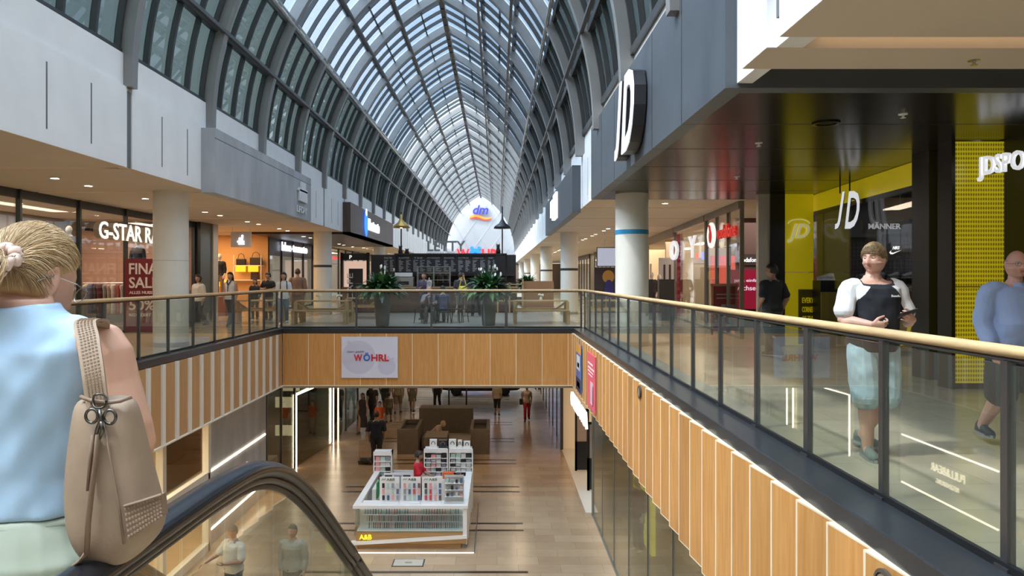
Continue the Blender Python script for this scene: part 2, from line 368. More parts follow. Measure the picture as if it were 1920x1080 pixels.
for (ya, yb, zc, r, nm) in ((11.37, 11.37, -.25, .10, 'far'), (4.17, 4.17, -.25, .11, 'near')):
    t = thing('speaker', 'round recessed speaker in the oak cladding %s' % ('just past the pink poster' if nm == 'far' else 'directly below the near glass railing'), 'speaker')
    b = MB(); b.lathe((0, 0, 0), [(r, 0), (r, .02), (r*.8, .025), (r*.78, .01), (.001, .01)], 28); b.xf(Matrix.Translation((RX-.05, ya, zc)) @ Matrix.Rotation(-PI/2, 4, 'Y')); b.build('ring', mat('speaker_ring', (.08, .06, .05), .4), t, smooth=False)
    b = MB(); b.cyl((0, 0), r*.76, 0, .018, 28); b.xf(Matrix.Translation((RX-.05, ya, zc)) @ Matrix.Rotation(-PI/2, 4, 'Y')); b.build('mesh_cover', mat('speaker_mesh', (.32, .27, .2), .6), t)

# ---------------- glass railings
def railing(label, pts, name='glass_railing', step=1.2, zr=1.13, double=5, handrail_ext=None, ph=3):
    t = thing(name, label, 'railing')
    hr = handrail_ext or pts
    MB().tube([(x, y, zr) for x, y in hr], .032, 14).build('handrail', M_rail, t, auto=True)
    b = MB()
    for p, q in zip(pts, pts[1:]): b.tube([(p[0], p[1], zr-.045), (q[0], q[1], zr-.045)], .012, 4)
    b.build('handrail_bracket', M_post, t)
    k = 0
    for p, q in zip(pts, pts[1:]):
        P = Vector(p); Q = Vector(q); L = (Q-P).length; n = max(1, round(L/step)); d = (Q-P)/L; ang = math.atan2(d.y, d.x)
        for i in range(n+1):
            c = P+(Q-P)*i/n; w = .085 if (i % double == ph) else .052
            b = MB(); b.cbox((0, 0, (zr-.05+.02)/2), (w, .045, zr-.07)); b.cbox((0, 0, .03), (w+.05, .08, .02)); b.build('post', M_post, t, loc=(c.x, c.y, 0), rz=ang)
            if i < n:
                e = P+(Q-P)*(i+1)/n; a1 = c+d*.03; a2 = e-d*.03; nn = Vector((-d.y, d.x))*.006
                g = MB(); g.prism([(a1.x-nn.x, a1.y-nn.y), (a2.x-nn.x, a2.y-nn.y), (a2.x+nn.x, a2.y+nn.y), (a1.x+nn.x, a1.y+nn.y)], .05, zr-.07); g.build('glass_pane', G_rail, t)
    b = MB()
    for p, q in zip(pts, pts[1:]): b.wall(p, q, .02, .06, .03, None, 1)
    b.build('base_channel', M_black, t)
    return t
GX, GL, GF = RX+.35, LX-.2, FY+.24
railing('long glass railing on the granite kerb above the stepped oak panels, beside the shoppers', [(GX, .135), (GX, FY+.0+.17)], ph=0, handrail_ext=[(GX, .135), (GX, GF-.15), (GX-.1, GF)])
railing('glass railing above the cream striped cladding, in front of the clothes shops', [(GL, 2.6), (GL, FY+.1)], handrail_ext=[(GL, 2.6), (GL, GF-.1), (GL+.1, GF)])
railing('glass railing above the white banner, in front of the cafe and plants', [(GL+.1, GF), (GX-.1, GF)], step=2.1, double=50)

# ---------------- lower storey
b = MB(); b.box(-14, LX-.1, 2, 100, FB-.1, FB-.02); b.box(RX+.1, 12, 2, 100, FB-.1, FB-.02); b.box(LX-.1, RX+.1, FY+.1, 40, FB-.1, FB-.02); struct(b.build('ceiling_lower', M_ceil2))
b = MB(); b.box(LX-.4, RX+.4, 39.9, 40.1, FB-.1, 0); b.box(LX-.4, RX+.4, 73.8, 74, -.4, 0); struct(b.build('wall_bridge_edge', M_white))
WLX = -6.95
b = MB(); b.box(WLX-.1, WLX, 17.75, 22.3, -5, FB-.02); struct(b.build('wall_lower_left', M_conc))
t = thing('light_sign', 'two light lines with shop lettering on the lower concrete wall', 'sign')
b = MB(); b.box(WLX, WLX+.02, 17.9, 22.2, -3.20, -3.16); b.build('light_strip', M_led, t)
b = MB(); b.box(WLX, WLX+.02, 17.9, 22.2, -4.62, -4.58); b.build('light_strip', M_led, t)
text('PULL&BEAR', emi('sign_glow_warm', (1, .85, .6), 2.5), (WLX+.005, 19.2, -3.85), right=(0, 1, 0), height=.22, width=1.5, parent=t)
text('REGENSBURG', MATS['sign_glow_warm'], (WLX+.005, 19.45, -4.15), right=(0, 1, 0), height=.13, width=1.0, parent=t)
# lower-left shop window (white frame) nearer
wf_ = mat('white_shop_frame', (.72, .70, .66), .5)
o = bpy.data.objects.new('window_1', None); COL.objects.link(o); struct(o)
b = MB()
for yy in (8, 10.4, 12.8, 15.2, 17.6): b.box(WLX-.05, WLX+.1, yy, yy+.16, -5, FB)
b.box(WLX-.05, WLX+.1, 8, 17.7, -3.35, -3.12); b.box(WLX-.05, WLX+.1, 8, 17.7, -5, -4.8); b.box(WLX-.05, WLX+.1, 8, 17.7, FB-.2, FB); b.box(WLX-.02, WLX+.12, 15.2, 17.7, -3.13, -3.10, M_led); b.mats = [wf_, M_led]; b.m = [1 if k == 1 else 0 for k in b.m]
b.build('window_frame', None, o); MB().box(WLX+.01, WLX+.03, 8, 17.7, -4.8, FB-.1).build('window_glass', G_lowshop1, o)
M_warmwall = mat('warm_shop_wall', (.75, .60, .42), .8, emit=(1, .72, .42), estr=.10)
struct(MB().box(WLX-3.1, WLX-3, 6, 22, -5, FB).build('wall_shop_lower_left', M_warmwall))
# portal shop after the concrete wall, d 22.3 - 40, drifting inwards
PL = [(WLX, 22.3), (-6.9, 25.3), (-6.45, 29.2), (-6.3, 40)]
o = bpy.data.objects.new('window_2', None); COL.objects.link(o); struct(o)
b = MB(); 
for p, q in zip(PL, PL[1:]): b.wall(p, q, -4.95, FB, .02)
b.build('window_glass', G_lowshop, o)
b = MB()
for (x, yy) in [(-6.95, 22.35), (-6.93, 23.8), (-6.9, 25.3), (-6.45, 29.2), (-6.42, 31.5), (-6.38, 34), (-6.3, 37)]: b.box(x-.05, x+.03, yy-.03, yy+.03, -5, FB)
b.build('window_frame', M_frame, o)
t = thing('light_portal', 'glowing line frame around the lower shop entrance by the round column', 'light')
b = MB(); b.box(-6.87, -6.84, 25.3, 25.34, -5, -2.5); b.tube([(-6.855, 25.32, -2.5), (-6.45, 28.3, -2.45)], .02, 6); b.box(-6.42, -6.39, 29.0, 29.04, -5, FB-.11); b.box(-6.30, -6.27, 29.3, 29.34, -5, FB-.11); b.build('light_strip', M_led, t)
struct(MB().box(-10.1, -10, 22, 45, -5, FB).build('wall_shop_lower_back', mat('brown_shop_wall', (.22, .13, .085), .7)))
b = MB()
for (x, yy, z) in ((-7.6, 26.4, -3.1), (-7.6, 26.4, -4.1), (-7.5, 27.0, -2.6)): b.box(x-.3, x+.3, yy, yy+.05, z-.02, z+.35)
t = tag(b.build('display_cube', mat('lit_display', (.6, .45, .3), .5, emit=(1, .8, .55), estr=.5)), 'lit display boxes inside the lower portal shop', 'display', kind='stuff')
b = MB(); b.box(-8.2, -8.1, 25.5, 40, -5, FB); struct(b.build('wall_shop_lower_side', mat('brown_panel2', (.28, .17, .10), .5)))
b = MB()
for k in range(8): b.disc((-9+.0, 24+k*2.2, FB-.11), .07)
for k in range(7): b.disc((-3.5+.9*k, 24.5+.0, FB-.11), .045); b.disc((-3.5+.9*k, 31, FB-.11), .045)
# lower right side
WRX = 2.62
o = bpy.data.objects.new('window_3', None); COL.objects.link(o); struct(o)
MB().box(WRX, WRX+.02, 5, 20.3, -4.97, FB).build('window_glass', G_lowshop, o)
b = MB()
for k in range(9): b.box(WRX-.01, WRX+.03, 5.5+1.85*k, 5.52+1.85*k, -5, FB)
b.box(WRX-.02, WRX+.04, 5, 20.3, -5, -4.95); b.box(WRX-.02, WRX+.06, 20.15, 20.4, -5, FB); b.build('window_frame', mat('slim_frame', (.25, .26, .24), .4, .6), o)
o = bpy.data.objects.new('window_4', None); COL.objects.link(o); struct(o)
MB().box(2.45, 2.47, 28.2, 60, -4.97, FB).build('window_glass', G_lowshop, o)
b = MB(); 
for k in range(14): b.box(2.43, 2.48, 28.2+2.2*k, 28.25+2.2*k, -5, FB)
b.box(2.40, 2.5, 28.0, 28.25, -5, FB); b.build('window_frame', M_frame, o)
struct(MB().box(WRX, 7.0, 20.4, 20.5, -5, FB).build('wall_shop_lower_right', mat('grey_green_wall', (.30, .34, .32), .4)))
struct(MB().box(7.9, 8, 4, 60, -5, FB).build('wall_lower_right_back', mat('dim_shop_wall', (.20, .17, .13), .7)))
struct(MB().box(2.5, 8, 28.2, 28.3, -5, FB).build('wall_lower_right_shop', M_warmwall))
b = MB(); b.box(2.45, 7, 20.5, 28.2, -5, -4.985); struct(b.build('floor_shop_entrance', mat('pale_shop_floor', (.78, .70, .60), .4)))
t = thing('yellow_light_box', 'tall yellow panel inside the lower right glass shop front', 'panel'); MB().box(3.6, 3.7, 17.3, 19.6, -5, -2.2).build('panel', mat('yellow_glow', (.75, .68, .05), .5, emit=(.9, .8, .1), estr=.5), t)
t = thing('fascia_sign', 'white illuminated letters running under the oak cladding by the lower shop entrance', 'sign')
text('CALZEDONIA', emi('sign_white', (1, 1, .95), 1.3), (2.16, 21.2, -2.10), right=(0, -1, 0), height=.38, width=3.6, depth=.06, bold=.02, parent=t)
# gate frames at that entrance
for k, (x, yy, h) in enumerate(((2.62, 24.9, 2.1), (2.75, 22.6, 2.1))):
    t = thing('entrance_gate', 'black security gate frame at the lower shop entrance, %s' % ('the farther one' if k == 0 else 'the nearer one'), 'gate')
    b = MB(); b.box(x, x+.07, yy, yy+.06, -5, -5+h); b.box(x+.40, x+.47, yy, yy+.06, -5, -5+h); b.box(x, x+.47, yy, yy+.06, -5+h-.07, -5+h); b.box(x, x+.47, yy, yy+.06, -4.95, -4.0); b.build('frame', M_black, t)
    MB().box(x+.07, x+.4, yy+.02, yy+.04, -4.0, -5+h-.07).build('screen', mat('gate_panel', (.5, .36, .3), .5), t)
# columns ------------------------------------------------
def column(x, yy, z0, z1, label, band=None, r=.365, mm=None, joint=True):
    t = thing('round_column', label, 'column')
    MB().cyl((x, yy), r, z0, z1, 40).build('shaft', mm or M_colm, t, auto=True)
    MB().cyl((x, yy), r+.012, z0, z0+.10, 40).build('base_ring', mat('base_ring', (.5, .5, .48), .3, .6), t, auto=True)
    if band: MB().cyl((x, yy), r+.004, band[0], band[1], 40).build('band', band[2], t, auto=True)
    elif joint: MB().cyl((x, yy), r+.002, 1.42+.45, 1.43+.45, 40).build('joint', mat('joint_grey', (.4, .38, .35), .7), t, auto=True)
M_blue = mat('band_blue', (.03, .26, .50), .5); M_bandk = mat('band_dark', (.05, .045, .05), .5)
column(-7.17, 16.3, 0, ZC, 'near cream round column in front of the denim shop')
column(-7.15, 30.4, 0, ZC, 'cream round column with dark band by the picnic table and plant', (1.93, 2.03, M_bandk))
column(-7.15, 45, 0, ZC, 'cream round column past the brown hanging fascia', (1.9, 2.0, M_bandk), r=.37)
column(3.0, 16.5, 0, ZC, 'cream round column with a bright blue band', (2.46, 2.56, M_blue))
column(3.0, 30.8, 0, ZC, 'cream column with dark band behind the picnic table', (1.80, 1.90, M_bandk))
for k, yy in enumerate((45, 58.5, 73, 90)):
    column(3.0, yy, 0, ZC, ('first', 'second', 'third', 'farthest')[k]+' cream column of the receding row beyond the cafe', (1.9, 2.0, M_bandk) if k % 2 == 0 else None, joint=False)
column(-7.05, 30.2, -5, FB-.05, 'grey green round column of the lower floor by the light portal', mm=mat('column_greygreen', (.24, .26, .22), .35), joint=False)

# ---------------- ceilings
def ceil(name, x0, x1, right=False):
    o = bpy.data.objects.new(name, None); COL.objects.link(o); struct(o)
    ys = [-6]+[y for y in RIBY]+[100]; seg = [(a+(.09 if a > -6 else 0), c-(.09 if c < 100 else 0)) for a, c in zip(ys, ys[1:])]
    if right: seg = [(a, c) for a, c in seg if c < 2.2]+[(2.09, 5.824), (6.106, 6.714), (17.4, 19.91)]+[(a, c) for a, c in seg if a > 19.9]
    b = MB()
    for a, c in seg: b.box(RFX+.004 if right and a > 17 else x0, x1, a, c, ZC-.008, ZC+.12)
    b.box(x0+.3, x1-.3, -6, 100, ZC+.3, ZC+.36); b.build('panel', M_ceil, o)
    b = MB()
    for y in [y for y in RIBY if not right or not 4 < y < 17.3]+([5.95] if right else []): b.box(x0+.4, x1-.4, y+.05, y+.085, ZC+.10, ZC+.12)
    b.build('cove_light', M_slotled, o)
    return o
cl = ceil('ceiling_left', -14, LFX-.004); crr = ceil('ceiling_right', 2.224, 13, True)
t_d = []
proto = None
for sx, row in ((-8.35, 'clothes shops'), (4.25, 'sport and phone shops')):
    for y in RIBY:
        for dy in (1.2, 2.35):
            yy = y+dy
            if yy < 9 or yy > 80: continue
            if sx > 0 and 7 < yy < 18: continue
            if sx < 0 and 30.6 < yy < 43: z = 3.298
            else: z = ZC-.009
            if proto is None:
                proto = thing('ceiling_downlight', 'x', 'downlight', (0, 0, 0))
                MB().lathe((0, 0, 0), [(.10, 0), (.10, -.012), (.075, -.016), (.075, -.004)], 20).build('trim_ring', M_white, proto)
                MB().disc((0, 0, -.008), .072, 16).build('diffuser', M_downl, proto); o = proto
            else: o = dup(proto)
            o.location = (sx, yy, z); tag(o, 'small round recessed downlight in the soffit along the %s' % row, 'downlight', 'recessed downlights along the %s' % row)
# ---------------- white parapets with slots
def parapet(sgn, X, name):
    o = bpy.data.objects.new(name, None); COL.objects.link(o); struct(o)
    MB().box(X+sgn*.05, X+sgn*.2, -6, 94, ZC+.005, 5.35).build('upstand', M_white, o)
    for y in RIBY:
        if y > 92: continue
        if sgn > 0 and -2.5 < y < 16: continue
        MB().box(X, X+sgn*.06, y+.10, y+3.52, ZC-.004, 4.78).build('parapet_panel', M_white, o)
        b = MB()
        for dy in (1.25, 2.40): b.box(X-sgn*.003, X+sgn*.02, y+dy-.017, y+dy+.017, 3.60, 4.55)
        b.box(X+sgn*.02, X+sgn*.049, y-.08, y+.10, ZC+.01, 4.72); b.build('slot', M_slot, o)
    if sgn > 0:
        MB().box(2.22, 2.34, -6, 5.83, ZC-.004, 5.35).build('parapet_panel', M_white, o); MB().box(2.22, 2.34, 6.10, 6.72, ZC-.004, 5.35).build('parapet_panel', M_white, o)
        MB().box(2.26, 2.34, 5.85, 6.0, 3.6, 5.3).build('slot', M_slot, o); MB().box(2.30, 2.52, 5.80, 6.13, ZC-.004, 3.75).build('parapet_return', M_white, o)
parapet(-1, LFX, 'wall_left_parapet'); parapet(1, RFX, 'wall_right_parapet')

# ---------------- roof
AR, AA, AZ = 8.05, 3.6, 4.8
def arch(u, dr=0):      # u signed
    s = 1 if u >= 0 else -1; th = math.acos(min(1, (abs(u)+AA)/AR)); r = AR+dr
    return CX+s*(r*math.cos(th)-AA), AZ+r*math.sin(th)
TH0 = math.asin((5.35-AZ)/AR); TH1 = math.acos(AA/AR)
def apt(s, th, dr=0): r = AR+dr; return CX+s*(r*math.cos(th)-AA), AZ+r*math.sin(th)
U = [None, 4.15, 3.6, 2.68, 1.57, 0]
TH = [TH0]+[math.acos((u+AA)/AR) for u in U[1:]]
roof = bpy.data.objects.new('ceiling_roof', None); COL.objects.link(roof); struct(roof)
def strip(mb, s, tha, thb, dr0, dr1, y0, y1, n, m=None):
    vs = []
    for i in range(n+1):
        th = tha+(thb-tha)*i/n
        for dr in (dr0, dr1):
            x, z = apt(s, th, dr)
            vs += [(x, y0, z), (x, y1, z)]
    fs = []
    for i in range(n):
        a = i*4; c = a+4
        fs += [(a, a+1, c+1, c), (a+2, c+2, c+3, a+3), (a, c, c+2, a+2), (a+1, a+3, c+3, c+1)]
    fs += [(0, 2, 3, 1), (n*4, n*4+1, n*4+3, n*4+2)]
    mb.add(vs, fs, m)
rib = None
for y in RIBY:
    if rib is None:
        b = MB()
        for s in (-1, 1): strip(b, s, math.asin((4.78-AZ)/AR), TH1, -.26, .02, -.11, .11, 26)
        rib = b.build('rib', M_rib, roof, loc=(0, y, 0))
    else: c = rib.copy(); COL.objects.link(c); c.parent = roof; c.location = (0, y, 0)
for s in (-1, 1):
    for i in (1, 3, 4):
        b = MB(); x, z = apt(s, TH[i], -.24); b.tube([(x, -4, z), (x, 94, z)], .06, 4, twist=PI/4); b.build('purlin', M_steel, roof)
    b = MB(); x, z = apt(s, TH[2], -.22); b.tube([(x, -4, z), (x, 94, z)], .05, 8); x, z = apt(s, TH[2], -.10); b.tube([(x-.1*s, -4, z+.1), (x-.1*s, 94, z+.1)], .035, 6); b.build('pipe', M_chrome, roof, smooth=True)
b = MB(); x, z = apt(1, TH1, -.16); b.tube([(CX, -4, z-.08), (CX, 94, z-.08)], .13, 4, twist=PI/4)
for y in RIBY:
    for dy in (.9, 1.8, 2.7): b.cbox((CX, y+dy, z-.12), (.12, .10, .18))
b.build('ridge_beam', M_frame, roof)
nwin = 5
for k, y in enumerate(RIBY[:-1]):
    y1 = y+3.6; tinted = 15 < y < 40
    b = MB()
    for s in (-1, 1):
        strip(b, s, TH[2], TH[5], .04, .055, y+.05, y1-.05, 14)
    b.build('glass', G_roofd if tinted else G_roof, roof)
    b = MB()
    for s in (-1, 1):
        for j in (1, 2, 3): 
            strip(b, s, TH[2], TH[5], -.07, .05, y+.9*j-.028, y+.9*j+.028, 14)
        for ti in (2, 3, 4): strip(b, s, TH[ti]-.006, TH[ti]+.006, -.06, .05, y, y1, 1)
        for (ta, tb) in ((3, 4), (4, 5)): tm = (TH[ta]+TH[tb])/2; strip(b, s, tm-.003, tm+.003, -.01, .05, y, y1, 1)
    b.build('glazing_bar', M_frame, roof)
    for s in (-1, 1):
        w = bpy.data.objects.new('window_%d' % nwin, None); COL.objects.link(w); struct(w); nwin += 1
        b = MB(); strip(b, s, TH0, TH[2], .03, .045, y+.05, y1-.05, 8); b.build('window_glass', G_low, w)
        b = MB()
        for j in (1, 2, 3): strip(b, s, TH0, TH[2], -.06, .05, y+.9*j-.035, y+.9*j+.035, 8)
        strip(b, s, TH0-.005, TH0+.01, -.08, .06, y, y1, 1); strip(b, s, TH[1]-.007, TH[1]+.007, -.10, .06, y, y1, 1)
        for ye in (y+.14, y1-.14): strip(b, s, TH0, TH[2], -.06, .05, ye-.03, ye+.03, 8)
        b.build('window_frame', M_frame, w)
# flat roofs outside, seen through the clerestory
b = MB(); b.box(-40, LFX-.2, -10, 100, 4.9, 5.2); b.box(RFX+.2, 40, -10, 100, 4.9, 5.2); struct(b.build('ceiling_outer_roof', mat('roof_gravel', (.22, .22, .21), .9, noise=.3, scale=3)))
# end gable
b = MB(); pts = []
n = 24
for i in range(n+1): pts.append(apt(1, TH0+(TH1-TH0)*i/n, .05))
for i in range(n-1, -1, -1): pts.append(apt(-1, TH0+(TH1-TH0)*i/n, .05))
P = [(-6.9, 3.2), (2.7, 3.2)]+pts
b.add([(x, 94, z) for x, z in P]+[(x, 94.1, z) for x, z in P], [tuple(range(len(P))), tuple(range(2*len(P)-1, len(P)-1, -1))])
m = bpy.data.materials.new('gable_membrane'); m.use_nodes = True; t_ = m.node_tree; t_.nodes.clear()
oo = t_.nodes.new('ShaderNodeOutputMaterial'); dd = t_.nodes.new('ShaderNodeBsdfDiffuse'); tt = t_.nodes.new('ShaderNodeBsdfTranslucent'); ms = t_.nodes.new('ShaderNodeMixShader')
dd.inputs[0].default_value = (.7, .72, .75, 1); tt.inputs[0].default_value = (.30, .315, .33, 1); ms.inputs[0].default_value = .5
t_.links.new(dd.outputs[0], ms.inputs[1]); t_.links.new(tt.outputs[0], ms.inputs[2]); t_.links.new(ms.outputs[0], oo.inputs[0])
gw = struct(b.build('wall_gable', m))
b = MB(); mg = mat('gable_bar', (.50, .52, .55), .5)
for k in range(-3, 4):
    for sg in (-1, 1):
        p = Vector((CX+k*2.2-sg*4, 93.95, 4.0)); q = Vector((CX+k*2.2+sg*4, 93.95, 15.3))
        # clip to the arch
        def inside(v): 
            return abs(v.x-CX)+AA < AR and v.z < AZ+math.sqrt(max(0, AR*AR-(abs(v.x-CX)+AA)**2))
        ps = [p+(q-p)*i/60 for i in range(61)]; ps = [v for v in ps if inside(v)]
        if len(ps) > 2: b.tube([ps[0], ps[-1]], .014, 4)
b.build('glazing_bar', mg, gw)
struct(MB().box(-14, 13, 94, 94.2, -5, 3.3).build('wall_end', mat('end_wall', (.33, .24, .19), .7)))
struct(MB().box(-14, 13, -6.2, -6, -5, 14).build('wall_behind_viewer', mat('rear_wall', (.5, .48, .45), .8)))
t = thing('gable_sign', 'blue two letter logo with an orange wave on the white gable', 'sign')
text('dm', mat('dm_blue', (.03, .04, .38), .5, emit=(.03, .04, .5), estr=.3), (-3.05, 93.8, 9.55), height=1.15, width=1.95, shear=.25, bold=.02, depth=.15, parent=t)
b = MB(); mo1 = mat('wave_orange', (.9, .30, .05), .5, emit=(1, .25, .03), estr=.3); mo2 = mat('wave_red', (.75, .05, .04), .5, emit=(.8, .05, .02), estr=.3)
for mm, oz, tk in ((mo1, 9.2, .17), (mo2, 8.98, .10)):
    pts = [(-3.45+2.7*i/20, oz+.14*math.sin(i/20*2*PI)) for i in range(21)]
    vs = [(x, 93.8, z+tk*math.sin(PI*min(1, .15+i/20))) for i, (x, z) in enumerate(pts)]+[(x, 93.8, z-tk*.9) for x, z in pts]
    b.add(vs, [(i, i+1, 22+i, 21+i) for i in range(20)], mm); vs2 = [(x, 93.9, z) for x, _, z in vs]; b.add(vs2, [(21+i, 22+i, i+1, i) for i in range(20)], mm)
b.build('wave', None, t)
t = thing('store_sign', 'red store letters with a round blue letter low on the white gable', 'sign')
mr = mat('store_red', (.75, .02, .03), .5, emit=(.9, .02, .03), estr=.5); mbb = mat('store_blue', (.02, .2, .75), .5, emit=(.02, .25, .9), estr=.5)
text('W', mr, (-5.1, 93.84, 3.8), height=1.35, width=1.6, bold=.03, depth=.15, parent=t)
text('HRL', mr, (-1.9, 93.84, 3.8), height=1.35, width=2.7, bold=.03, depth=.15, parent=t)
b = MB(); b.lathe((0, 0, 0), [(.75, 0), (.75, .15), (.3, .15), (.3, 0)], 28)
for s in (-1, 1): b.lathe((s*.45, .82, 0), [(.22, 0), (.22, .15), (.01, .15)], 12)
b.xf(Matrix.Translation((-2.75, 93.98, 4.45)) @ Matrix.Rotation(PI/2, 4, 'X')); b.build('lettering', mbb, t)

# ---------------- hanging fascia boxes
o = bpy.data.objects.new('wall_concrete_box', None); COL.objects.link(o); struct(o)
MB().box(-6.35, -6.05, 15.9, 24.1, 3.33, 4.72).build('board', M_conc, o); MB().box(-6.06, -6.044, 15.9, 24.1, 4.50, 4.51).build('seam', M_slot, o)
t = thing('logo_sign', 'pale raised emblem and letters at the far end of the concrete fascia', 'sign'); mp_ = mat('sign_pale', (.8, .8, .82), .5)
b = MB(); b.box(-6.04, -5.98, 22.5, 23.4, 3.85, 4.25); b.box(-6.04, -5.98, 22.7, 23.2, 4.25, 4.45); b.box(-6.04, -5.98, 22.35, 23.5, 4.15, 4.2); b.build('emblem', mp_, t)
text('LFDY', mp_, (-6.04, 22.3, 3.5), right=(0, 1, 0), height=.2, width=1.25, bold=.03, parent=t)
o = bpy.data.objects.new('wall_brown_box', None); COL.objects.link(o); struct(o)
MB().box(-6.35, -6.03, 30.5, 43, 3.3, 4.62).build('board', M_brownp, o); MB().box(-10.2, -6.03, 30.5, 43, 3.3, 3.39).build('soffit', mat('brown_soffit', (.05, .03, .025), .4), o)
t = thing('fascia_sign', 'glowing white lettering with a blue oval on the brown hanging fascia', 'sign')
m_glow = emi('sign_white_blue', (.85, .9, 1), 3)
b = MB(); 
b.add([(0, .62*math.cos(a*PI/16)*.75, .62*math.sin(a*PI/16)) for a in range(32)], [tuple(range(32))], emi('oval_blue', (.04, .16, .9), 1.6))
b.add([(.01, .18*math.cos(a*PI/16), .5+.16*math.sin(a*PI/16)) for a in range(32)], [tuple(range(32))], m_glow)
b.xf(Matrix.Translation((-5.98, 33.9, 4.0))); b.build('oval', None, t)
text('blue-tomato', m_glow, (-6.02, 34.6, 3.75), right=(0, 1, 0), height=.52, width=3.1, bold=.02, depth=.05, parent=t)
o = bpy.data.objects.new('wall_slate_box', None); COL.objects.link(o); struct(o)
MB().box(2.07, 2.30, 20.4, 31.7, 3.3, 4.6).build('board', M_jdmetal, o)
t = thing('logo_sign', 'blocky white emblem on the small slate fascia', 'sign')
b = MB(); b.box(2.0, 2.07, 27.0, 28.0, 3.75, 4.35); b.box(2.0, 2.07, 25.3, 26.6, 3.55, 4.45); b.box(2.0, 2.07, 26.5, 27.2, 3.6, 3.8); b.build('emblem', mat('sign_white_b', (.9, .9, .9), .5, emit=(1, 1, 1), estr=.6), t)
# the big slate box over the sport shop
JZ, JY0, JY1, JX = 3.36, 7.26, 17.6, 2.235
o = bpy.data.objects.new('wall_sport_box', None); COL.objects.link(o); struct(o)
MB().box(JX, JX+.2, JY0, JY1, JZ, 5.05).build('board', M_jdmetal, o)
MB().box(JX+.2, 13, JY0, JY0+.2, JZ, 5.05).build('end_board', M_jdmetal, o)
MB().box(JX+.2, 13, JY0+.2, JY1, JZ, JZ+.04).build('soffit', M_soffit, o)
b = MB()
for k in range(1, 7):
    yy = JY0+1.72*k; b.box(JX-.003, JX+.01, yy-.008, yy+.008, JZ, 5.05); b.box(JX, 7, yy-.008, yy+.008, JZ-.002, JZ+.01)
b.build('seam', M_black, o)
mjd = mat('letter_white', (.85, .86, .9), .4, emit=(.9, .93, 1), estr=.35)
t = thing('fascia_sign', 'large slanted white letters standing on the slate fascia above the railing', 'sign')
jd_logo(t, (JX-.20, 12.75, 3.5), (0, -1, 0), 1.2, 1.75, .18, mjd, mat('letter_side', (.03, .03, .035), .4))
# nearer white parapet / raised ceiling in the corner
for (x, yy, z, nm) in ((4.15, 6.45, ZC, 'in the near white soffit strip'), (3.6, 10.2, JZ, 'in the dark soffit near its front'), (4.6, 8.4, JZ, 'in the dark soffit above the shopper'), (4.4, 13.6, JZ, 'in the dark soffit near the blue banded column')):
    t = thing('sprinkler_head', 'small sprinkler head '+nm, 'sprinkler', (x, yy, z))
    MB().lathe((0, 0, 0), [(.05, 0), (.05, -.012), (.015, -.015), (.012, -.04), (.03, -.045), (.03, -.05)], 14).build('head', M_chrome if z == ZC else M_white, t)
b = MB().lathe((3.95, 8.9, JZ-.002), [(.16, 0), (.16, -.012), (.12, -.014), (.12, -.004)], 24); tag(b.build('ceiling_speaker', M_soffit), 'flat round speaker ring in the dark gloss soffit', 'speaker')
# ================================================================ UPPER SHOPS
def area(name, loc, size, power, col=(1, .85, .65), rot=(0, 0, 0), sy=None):
    l = bpy.data.lights.new(name, 'AREA'); l.energy = power; l.color = col; l.size = size
    if sy: l.shape = 'RECTANGLE'; l.size_y = sy
    o = bpy.data.objects.new(name, l); COL.objects.link(o); o.location = loc; o.rotation_euler = rot; return o
M_shopw = mat('shop_wall_grey', (.30, .27, .24), .8); M_shopd = mat('shop_wall_dark', (.05, .045, .045), .7)
M_peach = tilemat('peach_wall_tiles', (.72, .44, .32), (.74, .46, .34), (.3, .18, .13), 1.6, .62, .5, noise=.03, offset=0)
M_wood = mat('bench_wood', (.42, .27, .13), .6, stretch=(1, 8, 8), scale=3, col2=(.52, .35, .18))
M_metal = mat('brushed_metal', (.45, .45, .45), .35, 1)
M_wht = mat('plain_white', (.82, .82, .80), .5)
wlb = struct(MB().box(-14.1, -14, -6, 94, 0, ZC+.1).build('wall_left_back', M_shopw))
wrb = struct(MB().box(12.9, 13, -6, 94, 0, ZC+.1).build('wall_right_back', M_shopw))
# partition walls between the left shops (face the viewer)
def part(name, x0, x1, y, m, z0=0, z1=ZC, t=.15): return struct(MB().box(x0, x1, y, y+t, z0, z1).build(name, m))
part('wall_denim_end', -14, -10.15, 25.0, M_shopw)
b = MB(); b.add([(-14, 0, 0), (-10.3, 0, 0), (-10.3, 2.1, 0), (-14, 2.1, 0)], [(0, 1, 2, 3)]); o = b.build('wall_denim_panel', M_peach); o.rotation_euler = (PI/2, 0, 0); o.location = (0, 24.98, 1.08); struct(o)
part('wall_warm_end', -14, -10.2, 33.0, mat('warm_orange_wall', (.72, .42, .20), .7))
part('wall_board_end', -14, -10.2, 43.0, mat('light_shop_wall', (.6, .58, .55), .7))
for k, y in enumerate((52, 62, 72, 82)): part('wall_left_unit_%d' % k if False else 'wall_left_unit', -14, -10.2, y, (M_shopw, M_warmwall)[k % 2])
def shopfront(n, P, Q, z1=ZC, frames=4, glass=True, header=0, fm=None, gm=None, ext=None):
    o = bpy.data.objects.new('window_%d' % n, None); COL.objects.link(o); struct(o); P = Vector(P); Q = Vector(Q); d = (Q-P).normalized()
    b = MB()
    for i in range(frames+1):
        c = P+(Q-P)*i/frames; b.cbox((c.x, c.y, z1/2), (.07, .10, z1), math.atan2(d.y, d.x))
    b.wall(P, Q, z1-.08-header, z1, .08); b.wall(P, Q, 0, .06, .06); b.build('window_frame', fm or M_frame, o)
    if glass:
        b = MB(); b.wall(P, Q, .05, z1-.1-header, .02); b.build('window_glass', gm or G_shop, o)
    return o
wn = nwin
